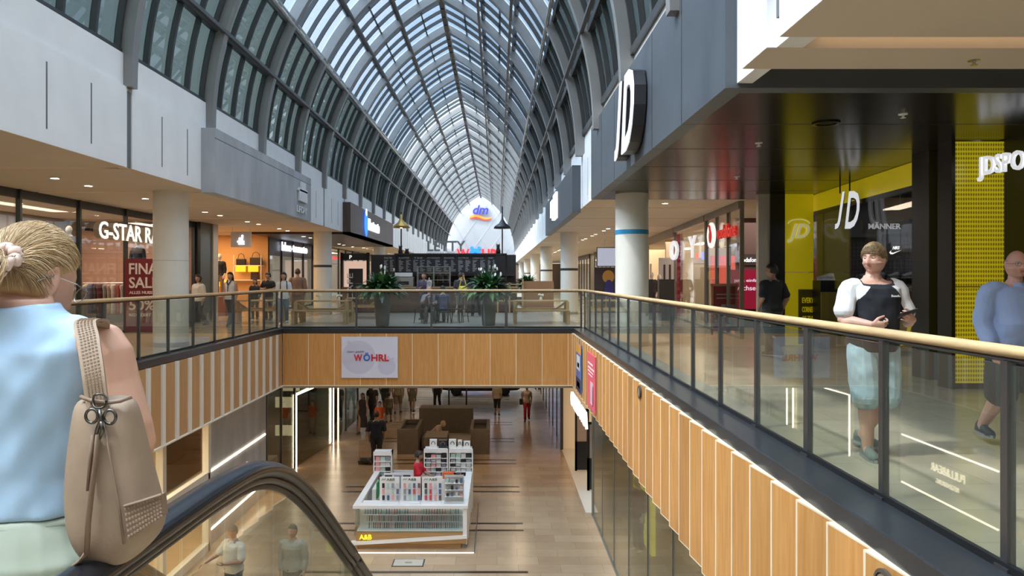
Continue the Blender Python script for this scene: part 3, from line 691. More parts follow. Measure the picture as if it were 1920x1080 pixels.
shopfront(wn, (-10.2, 9), (-10.2, 24.9), frames=7, header=.12); wn += 1
shopfront(wn, (-10.2, 33.1), (-10.2, 42.9), frames=5, header=.8, fm=mat('plum_header', (.035, .02, .03), .4)); wn += 1
b = MB(); b.box(-10.3, -10.0, 25.0, 26.0, 0, ZC); struct(b.build('wall_dark_pillar', mat('dark_green_pillar', (.05, .06, .055), .3)))
struct(MB().box(-10.25, -9.95, 26.0, 26.45, 0, ZC).build('trim_light_post', mat('post_light', (.42, .40, .38), .5)))
for k, y in enumerate((43.2, 52.2, 62.2, 72.2)): shopfront(wn, (-10.2, y), (-10.2, y+9), frames=4, header=.5 if k % 2 else 0); wn += 1
# shop light
for (x, y, p, c, sx, sy_) in ((-12.2, 20.5, 130, (1, .75, .6), 2.6, 6), (-12, 29.5, 150, (1, .62, .3), 2.6, 5), (-12, 38, 110, (1, .9, .8), 2.6, 7), (-12, 48, 120, (1, .8, .6), 2.6, 7), (-12, 60, 120, (1, .85, .7), 3, 8), (-12, 72, 120, (1, .85, .7), 3, 8), (-12, 12, 30, (1, .9, .8), 2.6, 6)):
    area('shop_lamp', (x, y, ZC-.05), sx, p, c, sy=sy_)
for (x, y, p, c, sx, sy_) in ((8.8, 24, 120, (1, .85, .7), 3, 8), (9.5, 33, 130, (1, .85, .7), 3, 7), (9, 45, 150, (1, .85, .65), 3, 9), (9, 60, 150, (1, .85, .65), 3, 9), (9, 75, 120, (1, .85, .65), 3, 9), (9.5, 13.5, 35, (.95, .95, 1), 3, 4)):
    area('shop_lamp', (x, y, ZC-.15), sx, p, c, sy=sy_)
# walkway lamps: the recessed lights' spread
for y in range(10, 80, 7):
    area('soffit_lamp', (-8.35, y+2, ZC-.08), .5, 26, (1, .84, .62), sy=3)
    if not 6 < y+2 < 19: area('soffit_lamp', (4.3, y+2, ZC-.08), .5, 26, (1, .84, .62), sy=3)
for y in (11, 15, 19): area('lower_soffit_lamp', (5.2, y, FB-.15), .6, 18, (1, .8, .55), sy=2.5)
for (x, y) in ((-4.5, 26), (-1.8, 26), (.8, 26), (-4.5, 33), (-1.8, 33), (.8, 33)): area('lower_soffit_lamp', (x, y, FB-.15), .5, 9, (1, .75, .48), sy=.5)
for y in (26, 30, 36): area('shop_lamp', (-8.8, y, FB-.15), 1.0, 28, (1, .72, .42), sy=2)
for y in (10, 14, 16.5): area('shop_lamp', (-8.6, y, FB-.15), 1.4, 110, (1, .78, .52), sy=3)
area('shop_lamp', (4.6, 24.5, FB-.15), 2, 55, (1, .82, .62), sy=5)
# ---- denim shop sign
mg1 = mat('sign_face', (.9, .9, .9), .4, emit=(1, .97, .93), estr=.45); mg2 = mat('sign_side_sand', (.45, .38, .30), .5)
t = thing('shop_sign', 'white block letters with sand coloured sides hung before the denim shop window', 'sign')
text('G-STAR RAW', mg1, (-9.86, 18.35, 2.48), right=(0, 1, 0), height=.44, width=3.9, bold=.012, depth=.02, parent=t)
text('G-STAR RAW', mg2, (-10.0, 18.35, 2.48), right=(0, 1, 0), height=.44, width=3.9, bold=.02, depth=.14, parent=t, name='letter_side')
MB().box(-10.12, -10.0, 18.2, 22.4, 2.66, 2.72).build('rail', M_black, t)
t = thing('sale_board', 'dark red sale board behind the near column on the left', 'sign board', (0, 0, 0)); mdr = mat('sale_red', (.17, .012, .018), .5)
MB().box(-10.15, -8.95, 20.2, 20.3, .02, 2.02).build('board', mdr, t)
for s, z, h, w in (('FINAL', 1.60, .30, .95), ('SALE', 1.22, .30, .80), ('ALLES MUSS RAUS', 1.06, .08, .95), ('50%', .62, .28, .7), ('REDUZIERT', .45, .08, .6)):
    text(s, mat('sale_pale', (.72, .60, .58), .6), (-10.02, 20.19, z), height=h, width=w, bold=.02, depth=.01, parent=t)
# ---- garments and racks
GC = [(.05, .05, .06), (.45, .32, .22), (.6, .5, .4), (.12, .02, .03), (.7, .66, .6), (.1, .12, .2), (.3, .3, .3), (.5, .12, .1)]
def garment(label, loc, rz, c, group=None, L=.85, dress=False):
    w = .42
    b = MB(); n = 9
    prof = [(0, .05), (-.02, .16), (-.07, .21), (-.2, .17), (-.45, .165), (-L, .22 if dress else .19)]
    vs = []
    for z, hw in prof:
        for i in range(n):
            a = 2*PI*i/n; vs.append((hw*math.cos(a), .045*math.sin(a)*(1+.3*math.sin(5*a+z*9)), z))
    b.add(vs, [(j*n+i, (j+1)*n+i, (j+1)*n+(i+1) % n, j*n+(i+1) % n) for j in range(len(prof)-1) for i in range(n)]+[tuple(range(n))])
    o = b.build('hanging_garment', mat('cloth_%d' % GC.index(c), c, .85), None, smooth=True, loc=loc, rz=rz); tag(o, label, 'garment', group); return o
def rack(label, x, y, L, rz, z=1.35, n=9, cols=GC, group='garments'):
    t = thing('clothes_rack', label, 'clothes rack', (x, y, 0), rz)
    b = MB(); b.tube([(-L/2, 0, 0), (-L/2, 0, z), (L/2, 0, z), (L/2, 0, 0)], .018, 6); b.build('frame', M_metal, t)
    b = MB(); b.bar((-L/2, -.25, .02), (-L/2, .25, .02), .03); b.bar((L/2, -.25, .02), (L/2, .25, .02), .03); b.build('foot', M_metal, t)
    c0 = math.cos(rz); s0 = math.sin(rz)
    for i in range(n):
        u = -L/2+.12+(L-.24)*i/(n-1); c = cols[(i*3+int(x*7)) % len(cols)]
        garment('garment hanging on the '+label, (x+u*c0, y+u*s0, z-.03), rz+PI/2+random.uniform(-.25, .25), c, group)
rack('front rail inside the denim shop window', -11.2, 21.5, 1.6, 0, n=11, group='garments on the front rail of the denim shop')
rack('second rail inside the denim shop window', -12.6, 19.3, 1.3, 0, n=9, group='garments on the second rail of the denim shop')
rack('rail by the peach tiles of the denim shop', -11.6, 23.6, 1.8, 0, n=10, group='garments on the rail by the peach tiles')
t = thing('shop_shelf', 'wooden shelf table inside the denim shop', 'shelf'); MB().box(-13.4, -10.6, 24.3, 24.7, 1.0, 1.04).build('shelf', M_wood, t); MB().box(-13.2, -13.1, 24.4, 24.6, 0, 1.0).build('leg', M_frame, t); MB().box(-10.9, -10.8, 24.4, 24.6, 0, 1.0).build('leg', M_frame, t)
# warm shop: shelf, bags, sign
t = thing('shop_shelf_unit', 'white shelf with handbags on the orange shop wall', 'shelf')
MB().box(-11.6, -10.35, 32.6, 33.0, 2.02, 2.06).build('shelf', M_wht, t); MB().box(-12.6, -10.35, 32.6, 33.0, 1.38, 1.42).build('shelf', M_wht, t); b = MB()
for x in (-12.6, -11.6, -10.4): b.box(x, x+.03, 32.6, 32.63, 0, 2.5)
b.build('upright', M_wht, t)
for (x, z, w, h, c, nm) in ((-11.3, 2.06, .42, .28, (.012, .012, .015), 'small black boxy'), (-10.65, 2.06, .52, .34, (.03, .02, .025), 'dark slouchy'), (-10.7, 1.42, .34, .34, (.05, .02, .03), 'plum lower')):
    t = thing('handbag', nm+' handbag on the shelf of the orange shop', 'handbag', (x, 32.75, z))
    MB().box(-w/2, w/2, -.08, .08, 0, h).build('body', mat('bag_'+nm[:4], c, .4), t, bevel=.03)
    MB().tube([(-w*.35, 0, h), (-w*.25, 0, h+.18), (0, 0, h+.24), (w*.25, 0, h+.18), (w*.35, 0, h)], .012, 6).build('handle', M_black, t)
m_y = mat('price_yellow', (.85, .5, .03), .5, emit=(1, .5, .02), estr=.5)
for x, z in ((-11.5, 1.765), (-10.95, 1.765), (-12.3, 1.125)): tag(MB().box(x, x+.45, 32.585, 32.60, z, z+.26).build('price_card', m_y), 'yellow price card below a shelf of the orange shop', 'card', 'yellow price cards in the orange shop')
t = thing('hanging_sign', 'pale square shop sign with a small glowing emblem hung before the orange shop', 'sign')
MB().box(-9.95, -9.2, 27.7, 27.78, 2.65, 3.22).build('panel', mat('sign_grey', (.42, .42, .45), .5), t)
b = MB(); b.box(-9.70, -9.45, 27.68, 27.70, 2.82, 2.88); b.box(-9.64, -9.5, 27.68, 27.7, 2.9, 3.0); b.box(-9.54, -9.49, 27.68, 27.7, 3.0, 3.1); b.box(-9.66, -9.44, 27.68, 27.7, 2.75, 2.78); b.build('emblem', emi('emblem_glow', (.9, .93, 1), 3), t)
MB().bar((-9.9, 27.74, 3.22), (-9.9, 27.74, ZC), .01).build('hanger', M_metal, t); MB().bar((-9.25, 27.74, 3.22), (-9.25, 27.74, ZC), .01).build('hanger', M_metal, t)
t = thing('shop_sign', 'glowing white lettering on the plum header past the orange shop', 'sign'); text('blue-tomato', emi('sign_white_blue2', (.8, .85, 1), 1.5), (-10.12, 34.8, 2.78), right=(0, 1, 0), height=.42, width=4.6, bold=.0, depth=.05, parent=t)
t = thing('shop_counter', 'black header shop kiosk with a letter above its lit showcase', 'kiosk')
MB().box(-9.2, -7.7, 44.0, 44.2, 2.55, 2.95).build('header', M_black, t); b = MB(); b.box(-9.3, -9.15, 44, 44.3, 0, 3.0); b.box(-7.75, -7.6, 44, 44.3, 0, 3.0); b.build('post', M_black, t)
text('P', mat('letter_pale', (.8, .8, .8), .5, emit=(1, 1, 1), estr=.6), (-8.75, 43.95, 2.62), height=.22, depth=.03, parent=t); MB().box(-9.15, -7.75, 44.3, 44.5, .9, 2.5).build('showcase', mat('showcase_glow', (.5, .3, .22), .5, emit=(1, .7, .55), estr=.35), t); MB().box(-9.2, -7.7, 43.9, 44.3, 0, .95).build('counter', mat('redwood', (.22, .09, .05), .5), t)
# ---- right: phone shop and neighbours
P0 = (6.0, 18.1); P1 = (7.3, 35.7)
def pl(y): return P0[0]+(y-P0[1])*(P1[0]-P0[0])/(P1[1]-P0[1])
o = shopfront(wn, (pl(18.2), 18.2), (pl(22.3), 22.3), frames=3, header=.12, fm=mat('grey_frame', (.16, .15, .14), .4)); wn += 1
o = shopfront(wn, (pl(22.4), 22.4), (pl(28.0), 28.0), frames=1, header=.12, fm=mat('grey_frame2', (.22, .2, .18), .4)); wn += 1
for k, y in enumerate((36, 46, 58.5, 73)): shopfront(wn, (pl(36), y), (pl(36), y+9.5), frames=5, header=.3); wn += 1
b = MB(); b.wall((pl(28.0), 28.0), (pl(35.9), 35.9), 3.05, ZC, .1); struct(b.build('wall_header_beige', mat('beige_header', (.40, .33, .26), .7)))
part('wall_right_end_a', 6.4, 12.9, 22.45, mat('red_brown_wall', (.22, .05, .045), .6)) if False else None
struct(MB().box(7.6, 12.9, 23.5, 23.65, 0, ZC).build('wall_phone_shop', mat('phone_shop_wall', (.16, .10, .10), .7)))
struct(MB().box(8.2, 12.9, 36, 36.15, 0, ZC).build('wall_beige_shop', mat('beige_shop_wall', (.62, .50, .36), .8)))
for y in (46, 58, 72): struct(MB().box(pl(36), 12.9, y, y+.15, 0, ZC).build('wall_right_unit', M_warmwall if y != 58 else M_shopw))
t = thing('shop_sign', 'round white and red logo disc with red letters at the phone shop front', 'sign')
b = MB(); b.lathe((0, 0, 0), [(.36, 0), (.36, .05), (.001, .05)], 28); b.xf(Matrix.Translation((pl(20.9)-.14, 20.9, 2.70)) @ Matrix.Rotation(R(-90+0), 4, 'Y')); b.build('disc', mg1, t)
b = MB(); b.ell((0, 0, 0), (.02, .15, .20), 14, 8); b.tube([(0, -.02, .15), (0, .02, .26), (0, .10, .30)], .04, 6); b.xf(Matrix.Translation((pl(20.9)-.2, 20.9, 2.67))); b.build('drop_mark', mat('logo_red', (.7, .02, .02), .5, emit=(1, .02, .02), estr=.1), t)
text('vodafone', mat('neon_red', (.7, .03, .03), .5, emit=(1, .05, .04), estr=.12), (pl(20.3)-.08, 20.35, 2.55), right=(-.0737, -1, 0), height=.36, width=2.1, bold=.01, depth=.06, parent=t)
t = thing('shop_poster', 'magenta and red glowing screen inside the phone shop', 'screen')
MB().box(7.3, 8.3, 22.62, 22.7, 0, .55).build('stand', M_black, t); MB().box(7.15, 8.45, 22.6, 22.7, .55, 1.75).build('panel', mat('screen_magenta', (.30, .01, .05), .4, emit=(.5, .01, .06), estr=.12), t)
text('jetzt einfach', mat('screen_text', (.7, .6, .7), .5, emit=(.9, .8, 1), estr=.4), (7.22, 22.58, 1.35), height=.12, width=.85, depth=.01, parent=t); text('wechseln', MATS['screen_text'], (7.22, 22.58, 1.12), height=.14, width=.8, depth=.01, parent=t)
b = MB(); b.add([(8.2+.13*math.cos(a*PI/10), 22.57, 1.6+.13*math.sin(a*PI/10)) for a in range(20)], [tuple(range(20))], MATS['screen_text']); b.build('round_badge', None, t)
t = thing('shop_lettering', 'white store name letters on the dark wall inside the phone shop', 'sign'); MB().box(7.62, 8.7, 23.42, 23.5, 1.9, 2.25).build('backing', M_shopd, t); text('Vodafone-Nord', MATS['letter_pale'], (7.64, 23.41, 2.0), height=.14, width=1.04, depth=.02, parent=t)
t = thing('a_frame_board', 'wooden framed tilted advertising board outside the phone shop', 'board', (6.0, 19.6, 0), R(20))
b = MB(); b.box(-.42, -.35, -.02, .02, 0, 1.35); b.box(.35, .42, -.02, .02, 0, 1.35); b.box(-.42, .42, -.02, .02, 1.28, 1.35); b.box(-.42, .42, -.02, .02, .1, .17); b.build('frame', mat('board_wood', (.45, .28, .2), .5), t); MB().box(-.35, .35, -.01, .01, .17, 1.28).build('panel', mat('board_red', (.22, .04, .05), .5), t)
b = MB(); b.box(-.25, .25, -.016, -.012, .95, .98); b.box(-.25, .25, -.016, -.012, 1.05, 1.08); b.box(-.1, .2, -.016, -.012, .45, .8); b.build('print', mat('board_print', (.35, .35, .5), .5), t)
t = thing('shop_sign', 'white round letter on the front of the beige shop past the phone shop', 'sign'); text('O', MATS['letter_white'], (pl(27)-.1, 27.9, 2.15), right=(0, -1, 0), height=.72, width=1.2, bold=.04, depth=.08, parent=t)
text('N', MATS['letter_white'], (pl(26)-.1, 26.0, 2.15), right=(0, -1, 0), height=.7, width=.9, bold=.03, depth=.05, parent=t) if False else None
text('Y', MATS['letter_white'], (pl(23.6)-.1, 24.3, 2.15), right=(0, -1, 0), height=.7, width=.9, bold=.03, depth=.05, parent=t)
t = thing('sale_banner', 'tall narrow red banner between the beige shop and the phone shop', 'banner'); MB().box(pl(27.3)-.05, pl(27.3)-.02, 26.6, 27.4, .1, 3.1).build('cloth', mat('banner_red', (.35, .02, .04), .6), t)
text('SALE SALE SALE', mat('banner_darkred', (.12, .01, .02), .6), (pl(27.3)-.06, 26.8, .3), right=(0, 0, 1), up=(0, 1, 0), height=.4, width=2.5, depth=.005, parent=t)
t = thing('red_light_box', 'glowing pink red panel deep inside the glass shop before the phone shop', 'panel'); MB().box(7.8, 9.6, 27, 27.1, 0, 2.3).build('panel', mat('panel_red', (.6, .1, .08), .5, emit=(1, .15, .1), estr=.5), t)
for k, (x, y) in enumerate(((5.3, 26.5), (5.95, 26.0))):
    t = thing('security_gate', 'dark waist high gate panel at the beige shop entrance, %s one' % ('left' if k == 0 else 'right'), 'gate'); MB().box(x-.27, x+.27, y, y+.08, 0, 1.45).build('panel', mat('gate_dark', (.05, .045, .05), .4), t); MB().box(x-.31, x-.27, y-.01, y+.09, 0, 1.47).build('edge', M_metal, t)
t = thing('striped_panel', 'grey panel with slanted black stripes in the beige shop', 'panel'); MB().box(7.3, 8.3, 33.4, 33.5, 0, 2.4).build('board', mat('panel_grey', (.35, .36, .38), .5), t)
b = MB(); 
for k in range(3): b.prism([(7.5+.25*k, 33.38), (7.58+.25*k, 33.38), (7.58+.25*k, 33.4), (7.5+.25*k, 33.4)], 1.0, 2.1)
b.build('stripe', M_black, t)
# farther right: hoarding, cafe wall, screens
t = thing('display_screen', 'small lit screen hung over the walkway behind the blue banded column', 'screen', (5.0, 31, 0)); MB().box(-.8, .1, 0, .08, 2.0, 2.75).build('panel', mat('screen_pale', (.3, .34, .45), .4, emit=(.5, .55, .7), estr=.35), t); MB().box(-.83, .13, .02, .1, 1.97, 2.78).build('bezel', M_black, t)
MB().bar((-.5, .05, 2.78), (-.5, .05, ZC), .02).build('hanger', M_metal, t); MB().bar((-.1, .05, 2.78), (-.1, .05, ZC), .02).build('hanger', M_metal, t)
t = thing('poster_stand', 'tall poster with a golden haired figure in blue behind the blue banded column', 'poster', (5.0, 32, 0)); MB().box(-.8, .3, 0, .06, 0, 1.95).build('board', mat('poster_dark', (.05, .045, .06), .5), t)
b = MB(); b.ell((-.2, -.02, 1.55), (.26, .02, .28), 12, 8, mat('fig_gold', (.5, .30, .08), .6)); b.ell((-.18, -.03, .95), (.2, .02, .5), 12, 8, mat('fig_blue', (.04, .04, .28), .6)); b.build('figure_print', None, t)
for k in range(4): tag(MB().tube([(6.05+.16*k, 31.5, 0), (6.05+.16*k, 31.5, 2.1)], .045, 8).build('fabric_roll', mat('roll_pale', (.6, .6, .6), .5)), 'upright pale roll standing behind the blue banded column', 'roll', 'pale rolls behind the blue banded column')

# ---- the sport shop
SX0, SY0, SX1, SY1 = 7.08, 16.6, 6.56, 11.4
struct(MB().box(5.80, 6.05, 16.45, 16.6, 0, JZ).build('trim_pale_post', mat('pale_post', (.55, .5, .45), .5)))
struct(MB().box(6.05, 6.37, 16.4, 16.6, 0, JZ).build('wall_sport_black_post', M_black))
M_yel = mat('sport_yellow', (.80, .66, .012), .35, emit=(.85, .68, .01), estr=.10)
t = thing('yellow_wall_panel', 'flat yellow panel with a pale slanted logo beside the sport shop window', 'panel')
b = MB(); b.box(6.37, 7.02, 16.45, 16.55, 0, 1.62); b.box(6.37, 7.02, 16.45, 16.55, 1.635, JZ); b.build('panel', M_yel, t)
text('JD', mat('logo_pale_yellow', (.88, .85, .5), .4, emit=(1, .95, .5), estr=.15), (6.43, 16.43, 2.28), height=.42, width=.50, shear=.35, bold=.03, depth=.02, parent=t)
b = MB(); 
pp = [(6.45+.24*(1-math.cos(a)), 16.43, 2.70+.10*math.sin(a)) for a in [PI*i/10 for i in range(11)]]; b.tube(pp, .012, 4); b.build('arc_line', MATS['logo_pale_yellow'], t)
MB().box(6.60, 6.97, 16.2, 16.25, .05, 1.25).build('poster', mat('poster_olive', (.16, .12, .03), .5), t)
for i, s in enumerate(('EVERY', 'CORNER', 'OF THE', 'CITY')): text(s, M_yel, (6.66, 16.19, .95-.2*i), height=.12, width=.26, depth=.01, bold=.02, parent=t)
# interior
o = bpy.data.objects.new('wall_sport_shop', None); COL.objects.link(o); struct(o)
b = MB(); b.box(7.1, 13, 16.7, 16.9, 0, JZ); b.box(12.7, 12.9, 6, 16.7, 0, JZ); b.build('panel', mat('sport_wall', (.02, .02, .022), .5), o)
MB().box(6.35, 6.85, 10.9, 11.35, 0, JZ).build('pillar', mat('sport_pillar', (.018, .019, .02), .35), o)
b = MB(); b.wall((SX0, SY0), (SX1+.04, SY1), 2.98, JZ-.01, .06, M_yel); b.wall((SX0, SY0), (SX1+.04, SY1), 2.90, 2.98, .08, M_black); b.build('yellow_band', None, o)
b = MB(); b.wall((SX0, SY0), (SX1+.04, SY1), .05, 2.9, .02); b.build('window_glass', glassmat('sport_glass', (.95, .95, .95), 1.18), o)
b = MB(); b.wall((SX0, SY0-.1), (SX0-.05, SY0-.6), 0, 2.95, .06); b.build('black_jamb', M_black, o)
MB().box(7.0, 12.7, 8.9, 9.1, 0, JZ).build('side_wall', M_black, o)
t = thing('department_sign', 'dark header board reading MÄNNER inside the sport shop', 'sign'); MB().box(7.05, 7.95, 14.3, 14.4, 2.36, 2.62).build('board', mat('board_char', (.035, .033, .033), .5), t)
text('MÄNNER', mat('letter_grey', (.45, .45, .45), .5, emit=(1, 1, 1), estr=.12), (7.15, 14.28, 2.44), height=.13, width=.62, depth=.02, bold=.01, parent=t)
MB().bar((7.3, 14.35, 2.62), (7.3, 14.35, JZ), .012).build('hanger', M_black, t); MB().bar((7.8, 14.35, 2.62), (7.8, 14.35, JZ), .012).build('hanger', M_black, t)
t = thing('shoe_wall', 'dark slatted display wall of the sport shop', 'display wall'); MB().box(6.95, 8.6, 14.6, 14.7, 0, 2.3).build('board', mat('slat_wall', (.045, .04, .042), .5), t)
b = MB()
for k in range(12): b.box(6.95, 8.6, 14.59, 14.6, 1.3+.08*k, 1.305+.08*k)
for k in range(20): b.box(7.0+.08*k, 7.005+.08*k, 14.59, 14.6, 1.3, 2.25)
b.build('grid', mat('grid_grey', (.14, .13, .13), .5), t)
for z in (.75, 1.0, 1.25, 1.5): MB().box(7.0, 8.5, 14.35, 14.6, z-.02, z-.005).build('shelf', mat('shelf_black', (.03, .03, .03), .3), t)
t = thing('brand_board', 'black board with a white tick on the shoe wall', 'sign'); MB().box(7.52, 7.83, 14.3, 14.34, 1.86, 2.16).build('board', mat('tick_board', (.03, .028, .028), .5), t)
tick = [(7.56, 1.99), (7.585, 1.955), (7.63, 1.955), (7.80, 2.04), (7.64, 1.985), (7.60, 1.99), (7.59, 2.02), (7.61, 2.05)]
b = MB(); b.add([(x, 14.29, z) for x, z in tick], [tuple(range(len(tick)))]); b.build('tick', MATS['letter_pale'], t); text('NIKE', MATS['letter_pale'], (7.62, 14.285, 2.05), height=.06, width=.14, shear=.3, bold=.03, depth=.005, parent=t)
def shoe(name, label, loc, rz, mm, sole, group=None, s=1, parent=None):
    t = thing(name, label, 'shoe', loc, rz, group) if parent is None else parent
    b = MB(); pr = [(-.14, .033, .085, .10), (-.10, .040, .10, .115), (-.03, .042, .085, .09), (.04, .046, .06, .065), (.10, .046, .045, .05), (.145, .03, .035, .04)]
    vs = []; n = 10
    for x, hw, hz, _ in pr:
        for i in range(n): a = 2*PI*i/n; vs.append((x*s, hw*math.cos(a)*s, (.03+max(-.02, hz*math.sin(a)))*s))
    b.add(vs, [(j*n+i, (j+1)*n+i, (j+1)*n+(i+1) % n, j*n+(i+1) % n) for j in range(len(pr)-1) for i in range(n)]+[tuple(range(n)), tuple(range(5*n+n-1, 5*n-1, -1))])
    b.build('upper', mm, t, smooth=True)
    b = MB(); b.prism([(-.15*s, -.035*s), (-.05*s, -.04*s), (.06*s, -.05*s), (.14*s, -.03*s), (.16*s, 0), (.14*s, .03*s), (.06*s, .05*s), (-.05*s, .04*s), (-.15*s, .035*s)], 0, .028*s); b.build('sole', sole, t)
    return t
sp = None
M_sdark = mat('trainer_dark', (.05, .05, .055), .5); M_sole = mat('trainer_sole', (.12, .12, .12), .5)
for r_, z in enumerate((.75, 1.0, 1.25, 1.5)):
    for k in range(5):
        lab = 'dark trainer on the shelves of the shoe wall'
        if sp is None: sp = shoe('trainer', lab, (0, 0, 0), 0, M_sdark, M_sole, 'dark trainers on the shoe wall'); o = sp
        else: o = dup(sp)
        o.location = (7.15+.28*k, 14.46, z-.004); o.rotation_euler[2] = PI+.2
shoe('trainer', 'pale grey trainer on a plinth behind the sport shop glass', (7.05, 15.9, 1.45), PI+.1, mat('trainer_grey', (.45, .45, .46), .5), M_wht, s=1.25)
t = thing('shoe_plinth', 'black plinth behind the sport shop glass', 'plinth'); MB().box(6.85, 7.4, 15.7, 16.1, 0, 1.448).build('block', M_black, t, bevel=.01); MB().box(6.85, 7.35, 15.65, 15.7, .3, 1.2).build('poster', mat('poster_olive2', (.25, .19, .03), .6), t)
t = thing('floor_poster', 'olive poster of the sport shop with yellow lettering behind the shopper', 'poster'); MB().box(7.3, 8.3, 14.2, 14.25, .1, .68).build('board', MATS['poster_olive2'], t); text('JD', M_yel, (7.7, 14.18, .2), height=.4, depth=.01, shear=.3, bold=.03, parent=t)
t = thing('hanging_logo', 'white slanted logo letters hung before the sport shop window', 'sign')
jd_logo(t, (6.38, 14.0, 2.42), (1, -.55, 0), .70, .42, .14, mjd, MATS['letter_side'])
MB().bar((6.5, 14.05, 3.1), (6.5, 14.05, JZ), .02).build('hanger', M_black, t); MB().bar((6.64, 13.96, 3.1), (6.64, 13.96, JZ), .02).build('hanger', M_black, t)
for k, (x, y) in enumerate(((8.2, 14.0), (9.2, 12.8), (8.6, 13.3), (7.9, 12.2))):
    t = thing('spotlight', 'small white spotlight of the sport shop ceiling, %s' % ('above the header board', 'deepest in the shop', 'in the middle', 'nearest the glass')[k], 'spotlight', (x, y, 2.95)); MB().lathe((0, 0, 0), [(.03, .15), (.05, .12), (.05, 0), (.001, 0)], 12).build('housing', M_wht, t); MB().disc((0, 0, -.003), .045, 12).build('lens', M_downl, t); MB().bar((0, 0, .15), (0, 0, JZ-2.95), .02).build('stem', M_black, t)
# perforated yellow panels
def meshmat(name):
    m = bpy.data.materials.new(name); t_, bb = nodes_of(m); N = t_.nodes; L = t_.links
    tc = N.new('ShaderNodeTexCoord'); mp = N.new('ShaderNodeMapping'); mp.inputs['Scale'].default_value = (26, 26, 26); L.new(tc.outputs['Object'], mp.inputs[0])
    sx = N.new('ShaderNodeSeparateXYZ'); L.new(mp.outputs[0], sx.inputs[0])
    def mth(op, a, b_=None, v=None):
        n = N.new('ShaderNodeMath'); n.operation = op
        if hasattr(a, 'links'): L.new(a, n.inputs[0])
        else: n.inputs[0].default_value = a
        if b_ is not None:
            if hasattr(b_, 'links'): L.new(b_, n.inputs[1])
            else: n.inputs[1].default_value = b_
        return n.outputs[0]
    u = mth('ADD', sx.outputs[0], sx.outputs[1])
    s1 = mth('SINE', mth('MULTIPLY', mth('ADD', u, mth('MULTIPLY', sx.outputs[2], .55)), 3.6)); s2 = mth('SINE', mth('MULTIPLY', mth('SUBTRACT', u, mth('MULTIPLY', sx.outputs[2], .55)), 3.6))
    p = mth('MULTIPLY', s1, s2); g = mth('GREATER_THAN', p, .12)
    rp = N.new('ShaderNodeMixRGB'); L.new(g, rp.inputs[0]); rp.inputs[1].default_value = (.80, .68, .02, 1); rp.inputs[2].default_value = (.30, .22, .01, 1)
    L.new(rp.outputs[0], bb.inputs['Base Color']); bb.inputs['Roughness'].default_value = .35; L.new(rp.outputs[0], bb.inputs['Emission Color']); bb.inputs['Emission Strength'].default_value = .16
    return m
MM = meshmat('perforated_yellow')
t = thing('yellow_wall_panel', 'tall perforated yellow panel at the sport shop front behind the older man', 'panel')
b = MB(); b.box(6.17, 6.84, 10.0, 10.12, .08, 1.37); b.box(6.17, 6.84, 10.0, 10.12, 1.385, JZ-.02); b.build('perforated_sheet', MM, t); b = MB(); b.box(6.12, 6.17, 9.98, 10.3, 0, JZ); b.box(6.17, 6.9, 10.02, 10.3, 0, .08); b.build('frame', M_black, t)
struct(MB().box(6.84, 7.0, 9.6, 10.2, 0, JZ).build('wall_sport_post', M_black))
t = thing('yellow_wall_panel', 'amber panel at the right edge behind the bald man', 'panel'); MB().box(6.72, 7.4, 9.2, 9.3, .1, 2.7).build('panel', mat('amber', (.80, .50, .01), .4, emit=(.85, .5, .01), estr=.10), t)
t = thing('shop_sign', 'white rounded store letters across the perforated yellow panel', 'sign')
text('JDSPORTS', mjd, (6.50, 9.95, 2.75), right=(.0, -1, 0), height=.33, width=1.9, bold=.05, depth=.05, parent=t) if False else None
text('JDSPORTS', mjd, (6.42, 9.86, 2.78), right=(.25, -1, 0), height=.32, width=1.05, bold=.02, depth=.05, parent=t); b = MB(); b.bar((6.6, 9.75, 2.9), (6.6, 9.98, 2.9), .03); b.build('bracket', M_black, t)

# ================================================================ CAFE ON THE BRIDGE
t = thing('cafe_counter', 'long dark wood cafe counter behind the plants and chairs', 'counter')
b = MB(); b.box(-6.0, .85, 31.9, 32.4, .05, 1.05); b.build('front', mat('walnut_front', (.075, .038, .026), .45, stretch=(5, 5, .6), scale=2, col2=(.12, .062, .044)), t)
MB().box(-6.05, .9, 31.8, 32.5, 1.05, 1.12).build('top', mat('counter_oak', (.40, .25, .12), .5), t)
b = MB(); 
for k in range(8): b.box(-6+.98*k, -5.99+.98*k, 31.89, 31.9, .05, 1.05)
b.build('seam', M_black, t); MB().box(-5.9, .8, 32, 32.4, 0, .05).build('plinth', M_black, t)
t = thing('glass_display', 'upright glass cabinet with shelves on the cafe counter', 'display case'); b = MB()
for x in (-3.45, -2.75, -2.05): b.box(x, x+.03, 31.9, 31.93, 1.12, 2.0); b.box(x, x+.03, 32.3, 32.33, 1.12, 2.0)
for z in (1.4, 1.7, 1.97): b.box(-3.45, -2.02, 31.9, 32.33, z, z+.02)
b.build('frame', M_metal, t); MB().box(-3.43, -2.04, 31.91, 31.92, 1.12, 1.97).build('glass', G_shop, t)
t = thing('coffee_machine', 'bright steel coffee machine on the counter under the menu boards', 'machine'); MB().box(-4.45, -3.6, 31.95, 32.4, 1.12, 1.55).build('body', M_metal, t, bevel=.03); MB().box(-4.4, -3.65, 31.9, 32.1, 1.55, 1.72).build('top_tray', M_wht, t, bevel=.02); MB().box(-4.3, -3.8, 31.92, 31.96, 1.2, 1.35).build('front_panel', M_black, t)
b = MB(); 
t = thing('back_shelf', 'dark shelving behind the cafe counter', 'shelf'); MB().box(-6.0, .9, 35.3, 35.4, 0, 2.6).build('back_panel', mat('cafe_back', (.03, .026, .026), .6), t)
